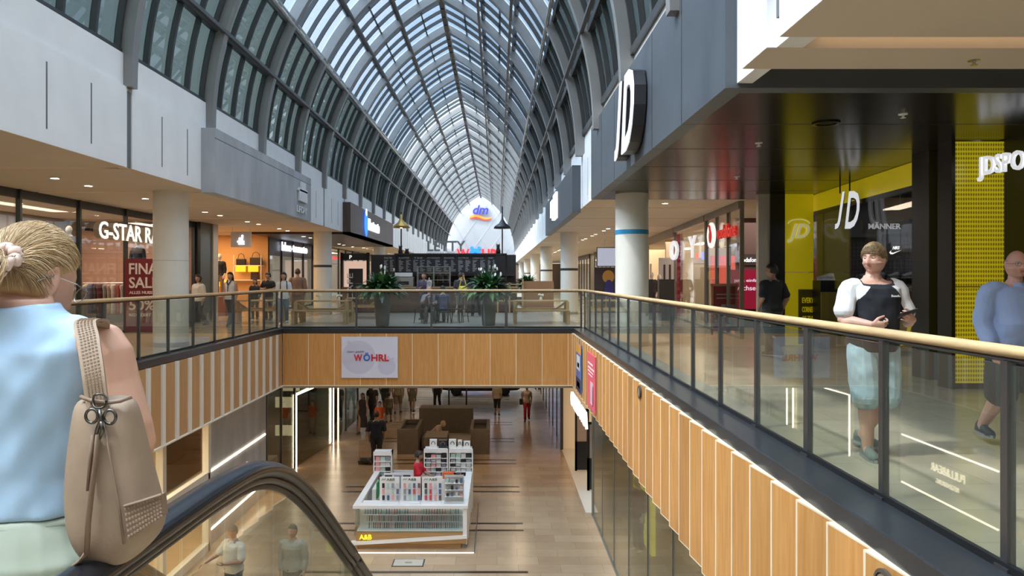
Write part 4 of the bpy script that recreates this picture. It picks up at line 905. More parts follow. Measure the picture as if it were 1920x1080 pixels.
for z in (1.25, 1.6): MB().box(-5.9, .8, 35.0, 35.3, z, z+.03).build('shelf', mat('shelf_brown', (.1, .06, .04), .5), t)
bt = None
for k in range(22):
    if bt is None:
        bt = thing('bottle', 'small bottle on the shelf behind the cafe counter', 'bottle', (0, 0, 0), 0, 'bottles behind the cafe counter'); MB().lathe((0, 0, 0), [(.035, 0), (.035, .16), (.014, .20), (.014, .25)], 8).build('body', mat('bottle_amber', (.25, .2, .12), .2), bt); MB().lathe((0, 0, .25), [(.016, 0), (.016, .02)], 8).build('cap', M_wht, bt); o = bt
    else: o = dup(bt)
    o.location = (-5.5+.13*k+(.6 if k > 10 else 0), 35.12, 1.63 if k % 2 else 1.28)
heads = ('KALTES', 'KAFFEE', 'TEE', 'HOT CHOCOLATE', 'SHAKES', 'EXTRAS', 'GEBÄCK', 'ANGEBOT')
x = -4.55
for k, hname in enumerate(heads):
    w = (.55, .66, .62, .78, .66, .66, .7, .45)[k]; first = k == 0
    xx = x-.68 if first else x
    t = thing('menu_board', 'black menu board of the cafe headed %s in chalk white' % hname, 'menu board', (0, 0, 0), 0, 'menu boards above the cafe counter')
    MB().box(xx, xx+w-.03, 34.0, 34.05, 1.72, 2.535).build('board', mat('menu_black', (.025, .025, .028), .5), t)
    mc = mat('chalk', (.62, .62, .64), .7); text(hname, mc, (xx+.06, 33.99, 2.38), height=.07, width=w-.2, depth=.005, parent=t)
    b = MB(); rr = random.Random(k)
    for j in range(9):
        z = 2.29-.06*j
        for a_ in (0, 1):
            x0 = xx+.05+a_*(w*.5); l = rr.uniform(.3, .95)*(w*.38); b.box(x0, x0+l, 33.99, 33.995, z, z+.018)
    b.build('price_lines', mc, t)
    if not first: x += w
t = thing('cafe_header', 'dark canopy beam holding the cafe menu boards', 'beam'); MB().box(-4.7, .45, 33.9, 34.4, 2.53, 2.62).build('beam', M_black, t); b = MB()
for xx in (-4.65, .38): b.box(xx, xx+.08, 34.1, 34.2, 0, 2.53)
b.build('post', M_black, t)
t = thing('cafe_letters', 'grey metal letters standing on the cafe canopy', 'sign'); text('LETTY', mat('letters_zinc', (.26, .28, .27), .5, .3), (-3.2, 34.1, 2.72), height=.48, width=1.75, depth=.08, bold=.02, parent=t)
text('ALEMANNEN KAFFEE', MATS['letters_zinc'], (-3.25, 34.1, 2.63), height=.07, width=1.3, depth=.03, parent=t)
for k, (x, nm) in enumerate(((-4.45, 'at the left end of the canopy'), (-4.15, 'second on the canopy'), (.05, 'at the right end of the canopy'))):
    t = thing('cat_figure' if False else 'black_figurine', 'small black figurine with pointed ears '+nm, 'figurine', (x, 34.15, 2.62)); h = (.36, .22, .44)[k]
    b = MB(); b.lathe((0, 0, 0), [(.10, 0), (.11, h*.3), (.07, h*.6), (.085, h*.75), (.06, h*.92), (.001, h)], 12); b.tube([(-.06, 0, h*.85), (-.065, 0, h*1.12)], [.03, .004], 5); b.tube([(.06, 0, h*.85), (.065, 0, h*1.12)], [.03, .004], 5); b.build('body', M_black, t, smooth=True)
# lamps over the cafe
def polelamp(label, px, y, ztop, zl, mm, side, inner):
    x = px; t = thing('pole_lamp', label, 'lamp', (x, y, 0)); MB().tube([(0, 0, 2.6), (0, 0, ztop)], .03, 8).build('pole', M_black, t)
    b = MB(); b.lathe((side*.0-.0, 0, zl), [(.40, 0), (.36, .10), (.16, .24), (.05, .42), (.04, .62), (.001, .62)], 24); b.build('lamp_shade', mm, t, smooth=True)
    MB().ell((0, 0, zl+.08), (.09, .09, .1), 12, 8).build('bulb', inner, t)
    return t
m_br = mat('brass_shade', (.45, .28, .08), .35, .8); g = polelamp('lit brass bell lamp on a black pole over the cafe', -4.37, 33.8, 4.5, 3.78, m_br, 0, emi('bulb_warm', (1, .75, .35), 14))
polelamp('unlit black bell lamp on a black pole over the cafe', .24, 33.8, 4.75, 3.75, M_black, 0, M_wht)
# planters with peace lilies
def lily_leaf(mb, base, d, L, w, droop, m):
    d = Vector(d).normalized(); up = Vector((0, 0, 1)); side = d.cross(up).normalized() if abs(d.z) < .98 else Vector((1, 0, 0)); n = 7; cen = []; p = Vector(base)
    dirv = d.copy()
    for i in range(n+1):
        cen.append(p.copy()); dirv = (dirv+Vector((0, 0, -droop*(i/n)))).normalized(); p = p+dirv*(L/n)
    ws = [.08, .1, .35, .8, 1, .85, .5, .02]; vs = []
    for i, c in enumerate(cen):
        hw = w*ws[i]/2; vs += [c-side*hw+Vector((0, 0, .25*hw)), c, c+side*hw+Vector((0, 0, .25*hw))]
    fs = []
    for i in range(n): a = 3*i; fs += [(a, a+3, a+4, a+1), (a+1, a+4, a+5, a+2)]
    mb.add(vs, fs, m)
M_leaf = mat('lily_leaf', (.035, .105, .038), .32, noise=.5, scale=3, spec=.6); M_leaf2 = mat('lily_leaf_light', (.12, .26, .09), .35, noise=.3, scale=3); M_spathe = mat('lily_white', (.85, .86, .78), .5)
def planter(label, x, y, seed, s=1, pot_h=1.10, nf=7):
    rr = random.Random(seed); t = thing('potted_peace_lily', label, 'potted plant', (x, y, 0)); mp = mat('planter_grey', (.085, .09, .092), .45)
    b = MB(); b.lathe((0, 0, 0), [(.18, 0), (.20, .02), (.285, pot_h), (.25, pot_h), (.24, pot_h-.06), (.001, pot_h-.06)], 32); b.build('pot', mp, t, auto=True)
    b = MB(); b2 = MB(); st = MB()
    for k in range(250):
        a = rr.uniform(0, 2*PI); el = rr.uniform(-.05, 1.40)**1.0; L = rr.uniform(.45, .80)*s*(1.05-.30*max(0, el)/1.5); r0 = rr.uniform(0, .16)
        base = Vector((r0*math.cos(a), r0*math.sin(a), pot_h-.05+.0)); d = Vector((math.cos(a)*math.cos(el), math.sin(a)*math.cos(el), math.sin(el)))
        lily_leaf(b if rr.random() < .75 else b2, base+d*.06, d, L*1.1, rr.uniform(.12, .20)*s, rr.uniform(.2, .6), None)
    b.build('foliage', M_leaf, t, smooth=True); b2.build('foliage', M_leaf2, t, smooth=True)
    for k in range(nf):
        a = rr.uniform(0, 2*PI); r1 = rr.uniform(.15, .55)*s; h = rr.uniform(.45, .72)*s; p0 = Vector((0, 0, pot_h)); p2 = Vector((r1*math.cos(a), r1*math.sin(a), pot_h+h)); p1 = Vector((p2.x*.35, p2.y*.35, pot_h+h*.6))
        st = MB(); st.tube([p0, p1, p2], .005, 5); fo = st.build('flower_stem', M_leaf2, t)
        f = MB(); f.ell((0, 0, .05), (.036, .016, .070), 10, 8); f.xf(Matrix.Translation(p2) @ Matrix.Rotation(rr.uniform(-.9, .9), 4, 'X') @ Matrix.Rotation(rr.uniform(0, 3), 4, 'Z')); f.build('flower', M_spathe, fo, smooth=True)
    return t
planter('peace lily in a tall grey pot at the railing, near the brass lamp', (717-932)*23.1/1390, 23.1, 3)
planter('peace lily with many white blooms in a tall grey pot by the right picnic table', (916-932)*23.3/1390, 23.3, 5, nf=10)
planter('small peace lily far back beside the wooden partition', 1.45, 36.2, 9, s=.9, nf=7)
# picnic tables
def picnic(label, x, y, L, rz=0):
    t = thing('picnic_table', label, 'picnic table', (x, y, 0), rz)
    b = MB()
    for k in range(5): b.box(-L/2, L/2, -.36+.146*k, -.36+.146*k+.135, .72, .76)
    b.build('tabletop', M_wood, t)
    for s in (-1, 1):
        b = MB(); b.box(-L/2, L/2, s*.62-.14, s*.62-.005, .43, .47); b.box(-L/2, L/2, s*.62+.005, s*.62+.14, .43, .47); b.build('bench_seat', M_wood, t)
        for sy in (-1, 1):
            b = MB(); b.box(s*(L/2-.02)-.05, s*(L/2-.02)+.05, sy*.34-.05, sy*.34+.05, 0, .72); b.build('leg', M_wood, t)
            b = MB(); b.box(s*(L/2-.02)-.05, s*(L/2-.02)+.05, sy*.66-.06, sy*.66+.06, 0, .43); b.build('leg', M_wood, t)
        b = MB(); b.box(s*(L/2-.02)-.03, s*(L/2-.02)+.03, -.7, .7, .36, .43); b.bar((s*(L/2-.05), .0, .70), (s*(L/2-.45), 0, .40), .05); b.bar((s*(L/2-.05), -.3, .70), (s*(L/2-.40), -.3, .42), .04); b.build('brace', M_wood, t)
    MB().box(-L/2, L/2, -.04, .04, .38, .43).build('beam', M_wood, t)
picnic('wooden picnic table by the column with the dark band on the right', 1.45, 24.6, 1.75)
picnic('first wooden picnic table behind the railing beside the left plant', -5.7, 24.4, 1.7)
picnic('second wooden picnic table nearer the left column', -8.0, 24.9, 1.5, .15)
picnic('dark wooden picnic table seen through the right railing', 4.2, 25.5, 1.5)
picnic('far wooden bench table beside the wooden partition', -5.0, 27.8, 1.2)
def vase(x, y, label):
    t = thing('flower_vase', label, 'vase', (x, y, .76)); MB().lathe((0, 0, 0), [(.04, 0), (.045, .06), (.03, .10), (.028, .12), (.001, .12)], 14).build('jar', M_wht, t); b = MB(); rr = random.Random(int(x*10))
    for k in range(7): a = rr.uniform(0, 6.3); b.ell((.08*math.cos(a), .06*math.sin(a), .14+rr.uniform(0, .06)), (.035, .035, .03), 7, 5)
    b.build('flower', M_spathe, t); b = MB(); 
    for k in range(5): a = k*1.3; b.tube([(0, 0, .1), (.07*math.cos(a), .07*math.sin(a), .15)], .006, 4)
    b.build('stem', M_leaf2, t)
vase(1.45, 24.5, 'white flower jar on the right picnic table'); vase(-5.2, 24.4, 'white flower jar on the left picnic table nearest the plant'); vase(-5.85, 24.3, 'white flower jar in the middle of the left picnic table'); vase(4.1, 25.4, 'white flower jar on the dark picnic table'); vase(4.65, 25.5, 'second white flower jar on the dark picnic table')
# wooden partition with slat rack
t = thing('wood_partition', 'brown plywood partition beside the row of columns', 'partition'); MB().box(1.2, 2.6, 34, 34.1, 0, 1.35).build('panel', mat('ply_brown', (.34, .18, .09), .6), t); MB().box(1.15, 1.22, 33.95, 34.1, 0, 1.45).build('post', M_wood, t)
t = thing('wood_rack', 'pale open wooden rack left of the plywood partition', 'rack'); b = MB()
for z in (.5, .85, 1.2): b.box(-.0, 1.1, 31.5, 31.56, z, z+.05)
for x in (0, .5, 1.05): b.box(x, x+.06, 31.5, 31.56, 0, 1.3)
b.build('frame', M_wood, t)
# cafe chairs
def chair(label, x, y, rz, white=False, group=None):
    m = M_wht if white else mat('chair_black', (.02, .02, .022), .4); t = thing('cafe_chair', label, 'chair', (x, y, 0), rz, group)
    MB().prism([(-.2, -.2), (.2, -.2), (.22, .2), (-.22, .2)], .44, .47).build('seat', m, t)
    for sx in (-1, 1):
        for sy in (-1, 1): MB().tube([(sx*.17, sy*.17, .44), (sx*.21, sy*.21, 0)], [.016, .012], 6).build('leg', m, t)
    b = MB(); 
    for k in range(5): b.tube([(-.16+.08*k, -.20, .46), (-.17+.085*k, -.25, .86)], .009, 5)
    b.tube([(-.19, -.2, .46), (-.20, -.26, .88), (-.12, -.28, .93), (.12, -.28, .93), (.20, -.26, .88), (.19, -.2, .46)], .014, 6); b.build('backrest', m, t); return t
chair('black spindle chair left of the seated elderly person', -2.45, 24.5, R(60)); chair('black chair under the seated person in navy', -1.78, 24.55, R(200)); chair('black chair at the small table edge by the standing customer', -1.25, 25.0, R(150)); chair('black chair right of the navy seated person', -1.38, 24.75, R(165)); chair('black chair under the elderly person', -2.2, 24.6, R(20))
t = thing('cafe_table', 'small round black cafe table between the two seated people', 'table', (-2.0, 25.25, 0)); MB().cyl((0, 0), .35, .72, .75, 28).build('tabletop', M_black, t); MB().cyl((0, 0), .03, .02, .72, 12).build('leg', M_black, t); MB().cyl((0, 0), .24, 0, .02, 24).build('base', M_black, t)
t = thing('leaning_board', 'tall black leaning menu board next to the banded column on the left', 'board', (-6.1, 32, 0)); MB().box(-.3, .3, 0, .05, 0, 1.9).build('board', M_black, t); text('CAFE', MATS['chalk'], (-.12, -.01, .5), right=(0, 0, 1), up=(-1, 0, 0), height=.25, width=1.2, depth=.01, parent=t)
# ================================================================ PEOPLE
def remesh(mb, voxel, smooth=3, sf=.5):
    me = bpy.data.meshes.new('r'); me.from_pydata(mb.v, [], mb.f); me.update()
    bm = bmesh.new(); bm.from_mesh(me); bmesh.ops.recalc_face_normals(bm, faces=bm.faces); bm.to_mesh(me); bm.free()
    o = bpy.data.objects.new('r', me); COL.objects.link(o)
    r = o.modifiers.new('r', 'REMESH'); r.mode = 'VOXEL'; r.voxel_size = voxel; r.adaptivity = 0
    if smooth: s = o.modifiers.new('s', 'SMOOTH'); s.iterations = smooth; s.factor = sf
    dg = bpy.context.evaluated_depsgraph_get(); dg.update(); out = bpy.data.meshes.new_from_object(o.evaluated_get(dg))
    bpy.data.objects.remove(o); bpy.data.meshes.remove(me); return out
def finish(me, name, mats, parent, pick=None, fold=0, seed=0, fscale=1, cut=None):
    n = len(me.vertices); co = np.empty(n*3); me.vertices.foreach_get('co', co); co = co.reshape(-1, 3)
    if fold:
        nr = np.empty(n*3); me.vertices.foreach_get('normal', nr); nr = nr.reshape(-1, 3); q = co*fscale; s = seed
        f = np.sin(q[:, 2]*34+q[:, 0]*21+2*np.sin(q[:, 1]*14+q[:, 0]*9+s)+s)*.45+np.sin(q[:, 2]*61-q[:, 0]*38+3*np.sin(q[:, 0]*17+s*2)+1.3*s)*.3+np.sin(q[:, 0]*47+q[:, 1]*31+q[:, 2]*12+2*np.sin(q[:, 2]*19))*.35
        co = co+nr*(f*fold)[:, None]; me.vertices.foreach_set('co', co.ravel())
    for m in mats: me.materials.append(m)
    k = len(me.polygons)
    if pick is not None:
        ctr = np.empty(k*3); me.polygons.foreach_get('center', ctr); me.polygons.foreach_set('material_index', pick(ctr.reshape(-1, 3)).astype(np.int32))
    else: me.polygons.foreach_set('material_index', np.zeros(k, np.int32))
    if cut is not None:
        ctr = np.empty(k*3); me.polygons.foreach_get('center', ctr); kill = cut(ctr.reshape(-1, 3))
        bm = bmesh.new(); bm.from_mesh(me); bm.faces.ensure_lookup_table(); bmesh.ops.delete(bm, geom=[bm.faces[i] for i in np.nonzero(kill)[0]], context='FACES'); bm.to_mesh(me); bm.free()
    me.polygons.foreach_set('use_smooth', [True]*len(me.polygons)); me.update()
    o = bpy.data.objects.new(name, me); COL.objects.link(o)
    if parent: o.parent = parent
    return o
def head_grid(nu=40, nv=36, hair=None, lift=0, fem=0, chub=0, inset=.012, noise=0):
    """head surface in head coordinates (x right, y forward, z up); hair(x,y,z)->0..1 grows it by lift, elsewhere it sinks"""
    vs = []
    for i in range(nv+1):
        th = PI*i/nv
        for j in range(nu):
            ph = 2*PI*j/nu; X = math.sin(th)*math.cos(ph); Y = math.sin(th)*math.sin(ph); Z = math.cos(th)
            x = .076*X; y = .096*Y; z = .118*Z
            if Z < 0:
                t = -Z; x *= 1-(.22-.10*chub)*t**1.3*(1 if Y > -.2 else .7); 
                if Y > 0: y *= 1-.06*t
                else: y *= 1-.35*t
            if Y < 0 and Z > 0: y *= 1.03
            if Y > 0:
                g = math.exp
                ax = abs(x)
                nose = (.032-.006*fem)*g(-(x/.0115)**2)*max(0, min(1, (.030-z)/.055))*(1 if z > -.030 else max(0, 1-(-.030-z)/.010))
                nose += .006*g(-((ax-.011)/.006)**2-((z+.026)/.007)**2)
                brow = (.006-.003*fem)*g(-((z-.030)/.011)**2)*g(-(x/.05)**4)
                sock = -.015*g(-((ax-.030)/.015)**2-((z-.010)/.012)**2)
                lips = (.010+.001*fem)*g(-(x/.022)**2)*(g(-((z+.050)/.005)**2)+g(-((z+.062)/.006)**2)); lips -= .003*g(-((z+.056)/.002)**2)*g(-(x/.02)**2)
                chin = .016*g(-(x/.024)**2-((z+.092)/.014)**2); cheek = (.005+.006*chub)*g(-((ax-.043)/.018)**2-((z+.022)/.022)**2)
                fl = -.012*g(-((ax-.075)/.02)**2)*g(-((z+.01)/.05)**2)
                y += nose+brow+sock+lips+chin+cheek+fl*0
            v = Vector((x, y, z))
            if chub and z < -.02 and Y > -.3: v.x *= 1+.14*chub; v.z -= .004*chub
            if hair is not None:
                h = hair(v.x, v.y, v.z); nrm = Vector((X, Y, Z))
                dd = lift*h-inset*(1-h)
                if noise: dd += noise*h*(math.sin(ph*23+z*60)+.6*math.sin(ph*41-z*30))
                v = v+nrm*dd
            vs.append(v)
    fs = [(i*nu+j, (i+1)*nu+j, (i+1)*nu+(j+1) % nu, i*nu+(j+1) % nu) for i in range(nv) for j in range(nu)]
    return vs, fs
def sstep(a, b, x): t = max(0, min(1, (x-a)/(b-a))); return t*t*(3-2*t)
HAIRS = {
 'short': lambda x, y, z: sstep(-.055, -.035, z-(y*.55 if y > 0 else y*.1)-.0)*(1 if y < .02 else sstep(.020+.35*max(0, y-.02), .035+.35*max(0, y-.02), z)),
 'fringe': lambda x, y, z: (lambda t: sstep(t-.006, t+.010, z))(float(np.interp(y, [-.06, -.02, .03, .06, .12], [-.060, -.012, .000, .026, .046]))),
 'long': lambda x, y, z: 1 if y < .005 else sstep(.02+.45*max(0, y), .04+.45*max(0, y), z),
 'up': lambda x, y, z: (sstep(-.065, -.04, z) if y < .0 else sstep(.0+.55*max(0, y), .02+.6*max(0, y), z)),
 'rim': lambda x, y, z: sstep(-.05, -.03, z)*(1-sstep(.03, .06, z)) if y < .01 else 0,
}
def rings_loft(mb, rings, n=20, T=None):
    vs = []
    for (z, yo, hw, hd) in rings:
        for i in range(n):
            a = 2*PI*i/n; c = math.cos(a); s = math.sin(a); e = .85
            x = hw*math.copysign(abs(c)**e, c); y = yo+hd*math.copysign(abs(s)**e, s); v = Vector((x, y, z))
            vs.append(T(v) if T else v)
    k = len(rings); fs = [(j*n+i, j*n+(i+1) % n, (j+1)*n+(i+1) % n, (j+1)*n+i) for j in range(k-1) for i in range(n)]+[tuple(range(n-1, -1, -1)), tuple(range((k-1)*n, k*n))]
    mb.add(vs, fs)
def sm_path(pts, rad, sub=4):
    P = [Vector(p) for p in pts]; o = []; r = []
    for i in range(len(P)-1):
        p0 = P[max(0, i-1)]; p1 = P[i]; p2 = P[i+1]; p3 = P[min(len(P)-1, i+2)]
        for k in range(sub):
            t = k/sub; o.append(.5*((2*p1)+(p2-p0)*t+(2*p0-5*p1+4*p2-p3)*t*t+(3*p1-p0-3*p2+p3)*t**3)); r.append(rad[i]+(rad[i+1]-rad[i])*t)
    o.append(P[-1]); r.append(rad[-1]); return o, r
def limb(mb, pts, rad, n=12, sub=4, flat=1):
    p, r = sm_path(pts, rad, sub); mb.tube(p, r, n, ry=[q*flat for q in r])
    mb.ell(p[0], (r[0],)*3, n, 8); mb.ell(p[-1], (r[-1],)*3, n, 8)
def hand(mb, Wp, f, t, side, curl=.5, s=1, thumb=.5, n=8):
    f = Vector(f).normalized(); t = Vector(t); t = (t-f*t.dot(f)).normalized(); nn = (-f.cross(t) if side > 0 else f.cross(t)).normalized(); W_ = Vector(Wp)
    mb.tube([W_-f*.01*s, W_+f*.015*s, W_+f*.05*s, W_+f*.092*s], [.025*s, .030*s, .040*s, .041*s], 12, ry=[.020*s, .019*s, .017*s, .012*s], up=nn)
    cs = curl if hasattr(curl, '__len__') else [curl]*4
    for i in range(4):
        L = (.078, .086, .080, .062)[i]*s; p = W_+f*((.086, .09, .086, .078)[i]*s)+t*((.031-.0207*i)*s); ang = 0; pts = [p-f*.012*s, p]
        for k, fr in enumerate((.45, .30, .25)):
            ang += cs[i]*(1, 1.15, .8)[k]; d = f*math.cos(ang)+nn*math.sin(ang)+t*(.04*(1.5-i)); p = p+d.normalized()*L*fr; pts.append(p)
        mb.tube(pts, [.0095*s, .0095*s, .0088*s, .0082*s, .0066*s], n); mb.ell(pts[-1], (.0068*s,)*3, 8, 6)
    p = W_+f*.022*s+t*.022*s; d = (t*.8+f*.65+nn*(.25+.5*thumb)).normalized(); p1 = p+d*.042*s; d2 = (f*.85+t*(.5-.5*thumb)+nn*(.2+.8*thumb)).normalized(); p2 = p1+d2*.030*s; p3 = p2+d2*.024*s
    mb.tube([p, p1, p2, p3], [.0155*s, .0125*s, .0105*s, .008*s], n); mb.ell(p3, (.0082*s,)*3, 8, 6)
SKIN = {}
def skin(tone):
    return mat('skin_%d' % int(tone[0]*1000), tone, .5, noise=.06, scale=14, detail=3)
def eul(yaw, pitch=0, roll=0): return Matrix.Rotation(R(yaw), 3, 'Z') @ Matrix.Rotation(R(pitch), 3, 'X') @ Matrix.Rotation(R(roll), 3, 'Y')
def person(label, x, y, z=0, head_to=180, H=1.72, pose=None, tone=(.55, .33, .24), hair='short', hairc=(.06, .035, .02), top=(.1, .1, .1), sleeve=.5, bottom=(.05, .05, .06), leg=1.0, shoes=(.05, .05, .05), build=1.0, belly=0, fem=0, skirt=None, vox=.013, lift=.012, hy=0, hp=0, hr=0, face=False, group=None, longhair=0, detail=None, cat='person', toppick=None, topm=None, botm=None, bare=False, hem=.90, nosleeve=False):
    s = H/1.75; pose = pose or {}; G = lambda k, d: pose.get(k, d)
    root = thing('person', label, cat, (x, y, z), R(head_to), group); skm = skin(tone)
    off = Vector(G('off', (0, 0, 0))); lean = R(G('lean', 0)); piv = Vector((0, 0, .92))
    Rm = Matrix.Rotation(-lean, 3, 'X') @ Matrix.Rotation(R(G('side', 0)), 3, 'Y')
    def T(v): v = Vector(v); w = v-piv if v.z > .92 else None; return (piv+Rm @ w+off) if w is not None else v+off
    B = build; bw = B*(.93 if fem else 1); BW_ = B**.5
    rings = [(.80, 0, .10*B, .085), (.86, -.01, .155*B*(1.06 if fem else 1), .115*B), (.93, -.01, .168*B*(1.05 if fem else 1), .122*B+belly*.3), (1.02, .0+belly*.3, .150*bw, .105*B+belly*.8), (1.10, belly*.5, .138*bw+belly*.35, .100*B+belly), (1.20, .005+belly*.3, .150*bw, .108*B+belly*.5), (1.30, .01, .168*bw, .118*B), (1.37, 0, .172*bw, .105*B), (1.42, -.008, .135*bw, .076), (1.455, -.012, .076, .060), (1.48, -.01, .062, .060)]
    sh = {1: Vector((.172*bw+.01, -.005, 1.372)), -1: Vector((-.172*bw-.01, -.005, 1.372))}
    arms = {}
    for sd, k in ((1, 'R'), (-1, 'L')):
        S = T(sh[sd]); E = Vector(G('e'+k, tuple(sh[sd]+Vector((sd*.045, -.02, -.275))))); Wq = Vector(G('w'+k, tuple(E+Vector((-sd*.01, .06, -.235))))); 
        if 'e'+k not in pose: E = T(E); Wq = T(Wq)
        arms[sd] = (S, E, Wq, G('f'+k, tuple((Wq-E).normalized())), G('t'+k, (-.3*sd, 1, .1)), G('c'+k, .35), G('th'+k, .5))
    legs = {}
    for sd, k in ((1, 'R'), (-1, 'L')):
        hp_ = Vector((sd*.088*B, 0, .88))+off; K = Vector(G('k'+k, (sd*.095, .015, .49))); A = Vector(G('a'+k, (sd*.10, -.02, .085))); legs[sd] = (hp_, K, A, Vector(G('t_'+k, (sd*.15, 1, 0))).normalized())
    HC = T(Vector((0, .015, 1.616)))+Vector(G('hoff', (0, 0, 0))); HM = eul(hy, hp, hr)*1.05
    def addbody(mb, e=0, parts='thalf', arm_to=2.0, leg_to=2.0, n=14, zr=None):
        if 't' in parts:
            rr = [(a, b_, c+e, d+e) for a, b_, c, d in rings if zr is None or zr[0]-.001 <= a <= zr[1]+.001]; rings_loft(mb, rr, 22, T)
        if 'a' in parts:
            for sd in (1, -1):
                S, E, Wq, f, t, c, th = arms[sd]; BA = B**.5; ra = [.056*BA, .052*BA, .043*BA, .042*BA, .027]; pts = [S, S.lerp(E, .4), E, E.lerp(Wq, .35), Wq]; ra = [q+e for q in ra]
                inn = S+(T(Vector((0, -.005, 1.37)))-S)*.45; 
                if arm_to >= 2: pp = [inn]+pts; rr = [.058*BA+e]+ra
                else:
                    pp = [inn, S]; rr = [.056*BA+e, ra[0]]
                    fr = arm_to
                    if fr <= 1: pp += [S.lerp(E, fr*.55), S.lerp(E, fr)]; rr += [ra[1]+.004, ra[1]+.010+e*.3-fr*.004]
                    else: pp += [S.lerp(E, .5), E, E.lerp(Wq, fr-1)]; rr += [ra[1]+.003, ra[2]+.003, ra[3]+.002-.010*(fr-1)]
                limb(mb, pp, rr, n, 3)
        if 'l' in parts:
            for sd in (1, -1):
                hp_, K, A, td = legs[sd]; BL = B**.6; rl = [.088*BL, .082*BL, .056*BL, .060*BL, .040]; pts = [hp_, hp_.lerp(K, .35), K, K.lerp(A, .35), A]; rl = [q+e for q in rl]
                if leg_to >= 2: limb(mb, pts, rl, n, 3)
                elif leg_to <= 1: limb(mb, [hp_, hp_.lerp(K, .5*leg_to), hp_.lerp(K, leg_to)], [rl[0], rl[1]+e*.5, rl[1]*(1-.22*leg_to)+e*1.2], n, 3)
                else: limb(mb, [hp_, hp_.lerp(K, .4), K, K.lerp(A, leg_to-1)], [rl[0], rl[1], rl[2]+e*.6, rl[3]-.012*(leg_to-1)+e*.5], n, 3)
                if e == 0: mb.tube([A+Vector((0, 0, .0)), A+td*.05+Vector((0, 0, -.045)), A+td*.17+Vector((0, 0, -.06))], [.04, .04, .03], 10, ry=[.04, .035, .018])
        if 'f' in parts:
            mb.tube([T(Vector((0, .004, 1.41))), T(Vector((0, -.004, 1.49)))+Vector(G('hoff', (0, 0, 0)))*.3, HC+HM @ Vector((0, -.012, -.055))], [.064*(.9 if fem else 1), .051*(.90 if fem else 1.02*B**.5), .052*(.9 if fem else 1)], 14)
            vs, fs = head_grid(64 if face else 36, 56 if face else 30, fem=fem, chub=G('chub', 0)); mb.add([HC+HM @ v for v in vs], fs)
            for sd in (1, -1):
                mb.ell(HC+HM @ Vector((sd*.077, -.006, -.004)), (.009, .019, .031), 10, 8, M=HM @ Matrix.Rotation(R(-sd*22), 3, 'Z'))
                if face: mb.tube([HC+HM @ Vector((sd*(.080+.006*math.sin(a)), -.010-.019*math.cos(a*1), -.002+.030*math.sin(a-.2))) for a in [(-.9+.35*i) for i in range(10)]], .0038, 6)
            for sd in (1, -1):
                S, E, Wq, f, t, c, th = arms[sd]; hand(mb, Wq, f, t, sd, c, 1.0 if not fem else .92, th)
    mb = MB(); addbody(mb); me = remesh(mb, vox/s, 2 if face else 2, .5)
    lipm = mat('lip_%d' % int(tone[0]*1000), (tone[0]*.85, tone[1]*.55, tone[2]*.6), .45); HMi = np.array(HM.inverted()); hc = np.array(HC)
    browm = mat('brow_%d' % int(hairc[0]*1000), hairc, .8)
    def pick(c):
        q = (c-hc) @ HMi.T; r = np.zeros(len(c)); ax = np.abs(q[:, 0])
        if face:
            r[(q[:, 1] > .06) & (ax > .014) & (ax < .046) & (np.abs(q[:, 2]-.030+.002*(ax*20)) < .0032)] = 2
        return r
    body = finish(me, 'body', [skm, lipm, browm], root, pick)
    if face:
        for sd in (1, -1):
            e = MB(); e.ell(HC+HM @ Vector((sd*.030, .074, .009)), (.0125,)*3, 16, 12); eo = e.build('eye', mat('eye_white', (.75, .72, .70), .2), root, smooth=True)
            dv = Vector(G('gaze', (0, 1, 0))).normalized(); e = MB(); e.ell(HC+HM @ (Vector((sd*.030, .074, .009))+dv*.0092), (.0056,)*3, 12, 8); e.build('iris', mat('iris_dark', (.03, .035, .04), .15), eo, smooth=True)
            e = MB(); e.tube([HC+HM @ Vector((sd*(.030+.0145*u), .0845-.006*abs(u)**2, .0135-.004*u*u)) for u in (-1, -.5, 0, .5, 1)], [.0015, .003, .0035, .003, .0015], 6); e.build('eyelid', skm, root, smooth=True)
        e = MB(); e.ell(HC+HM @ Vector((0, .0905, -.0505)), (.020, .0065, .0036), 14, 8, M=HM); e.ell(HC+HM @ Vector((0, .0895, -.0605)), (.017, .0070, .0045), 14, 8, M=HM); e.build('lips', lipm, root, smooth=True)
    # clothes
    if top is not None or topm:
        mb = MB(); e = .014+G('loose', 0); addbody(mb, e, 't', n=16, zr=(hem-.04, 1.42) if not nosleeve else (hem-.04, 1.46))
        if not nosleeve: addbody(mb, e, 'a', arm_to=sleeve)
        else:
            for sd in (1, -1):
                S = arms[sd][0]; i0 = T(Vector((0, -.005, 1.37))); i1 = S+(i0-S)*.45; limb(mb, [i0.lerp(i1, .5)+Vector((0, 0, .012)), i1+Vector((0, 0, .006)), i1.lerp(S, .38)], [.068, .058*BW_+.013, .056*BW_+.011], 14, 3)
        mb.tube([T(Vector((0, -.01, 1.41))), T(Vector((0, -.014, 1.468 if nosleeve else 1.450)))], [.108, .090], 16, ry=[.082, .078])
        me = remesh(mb, vox*1.0/s, 10 if vox < .008 else 3, .6); topo = finish(me, 'shirt', topm or [mat('cloth_t%02d%02d%02d' % tuple(int(c*99) for c in top), top, .85)], root, toppick, fold=.0035 if vox < .008 else .004, seed=x+y, cut=G('cut', None))
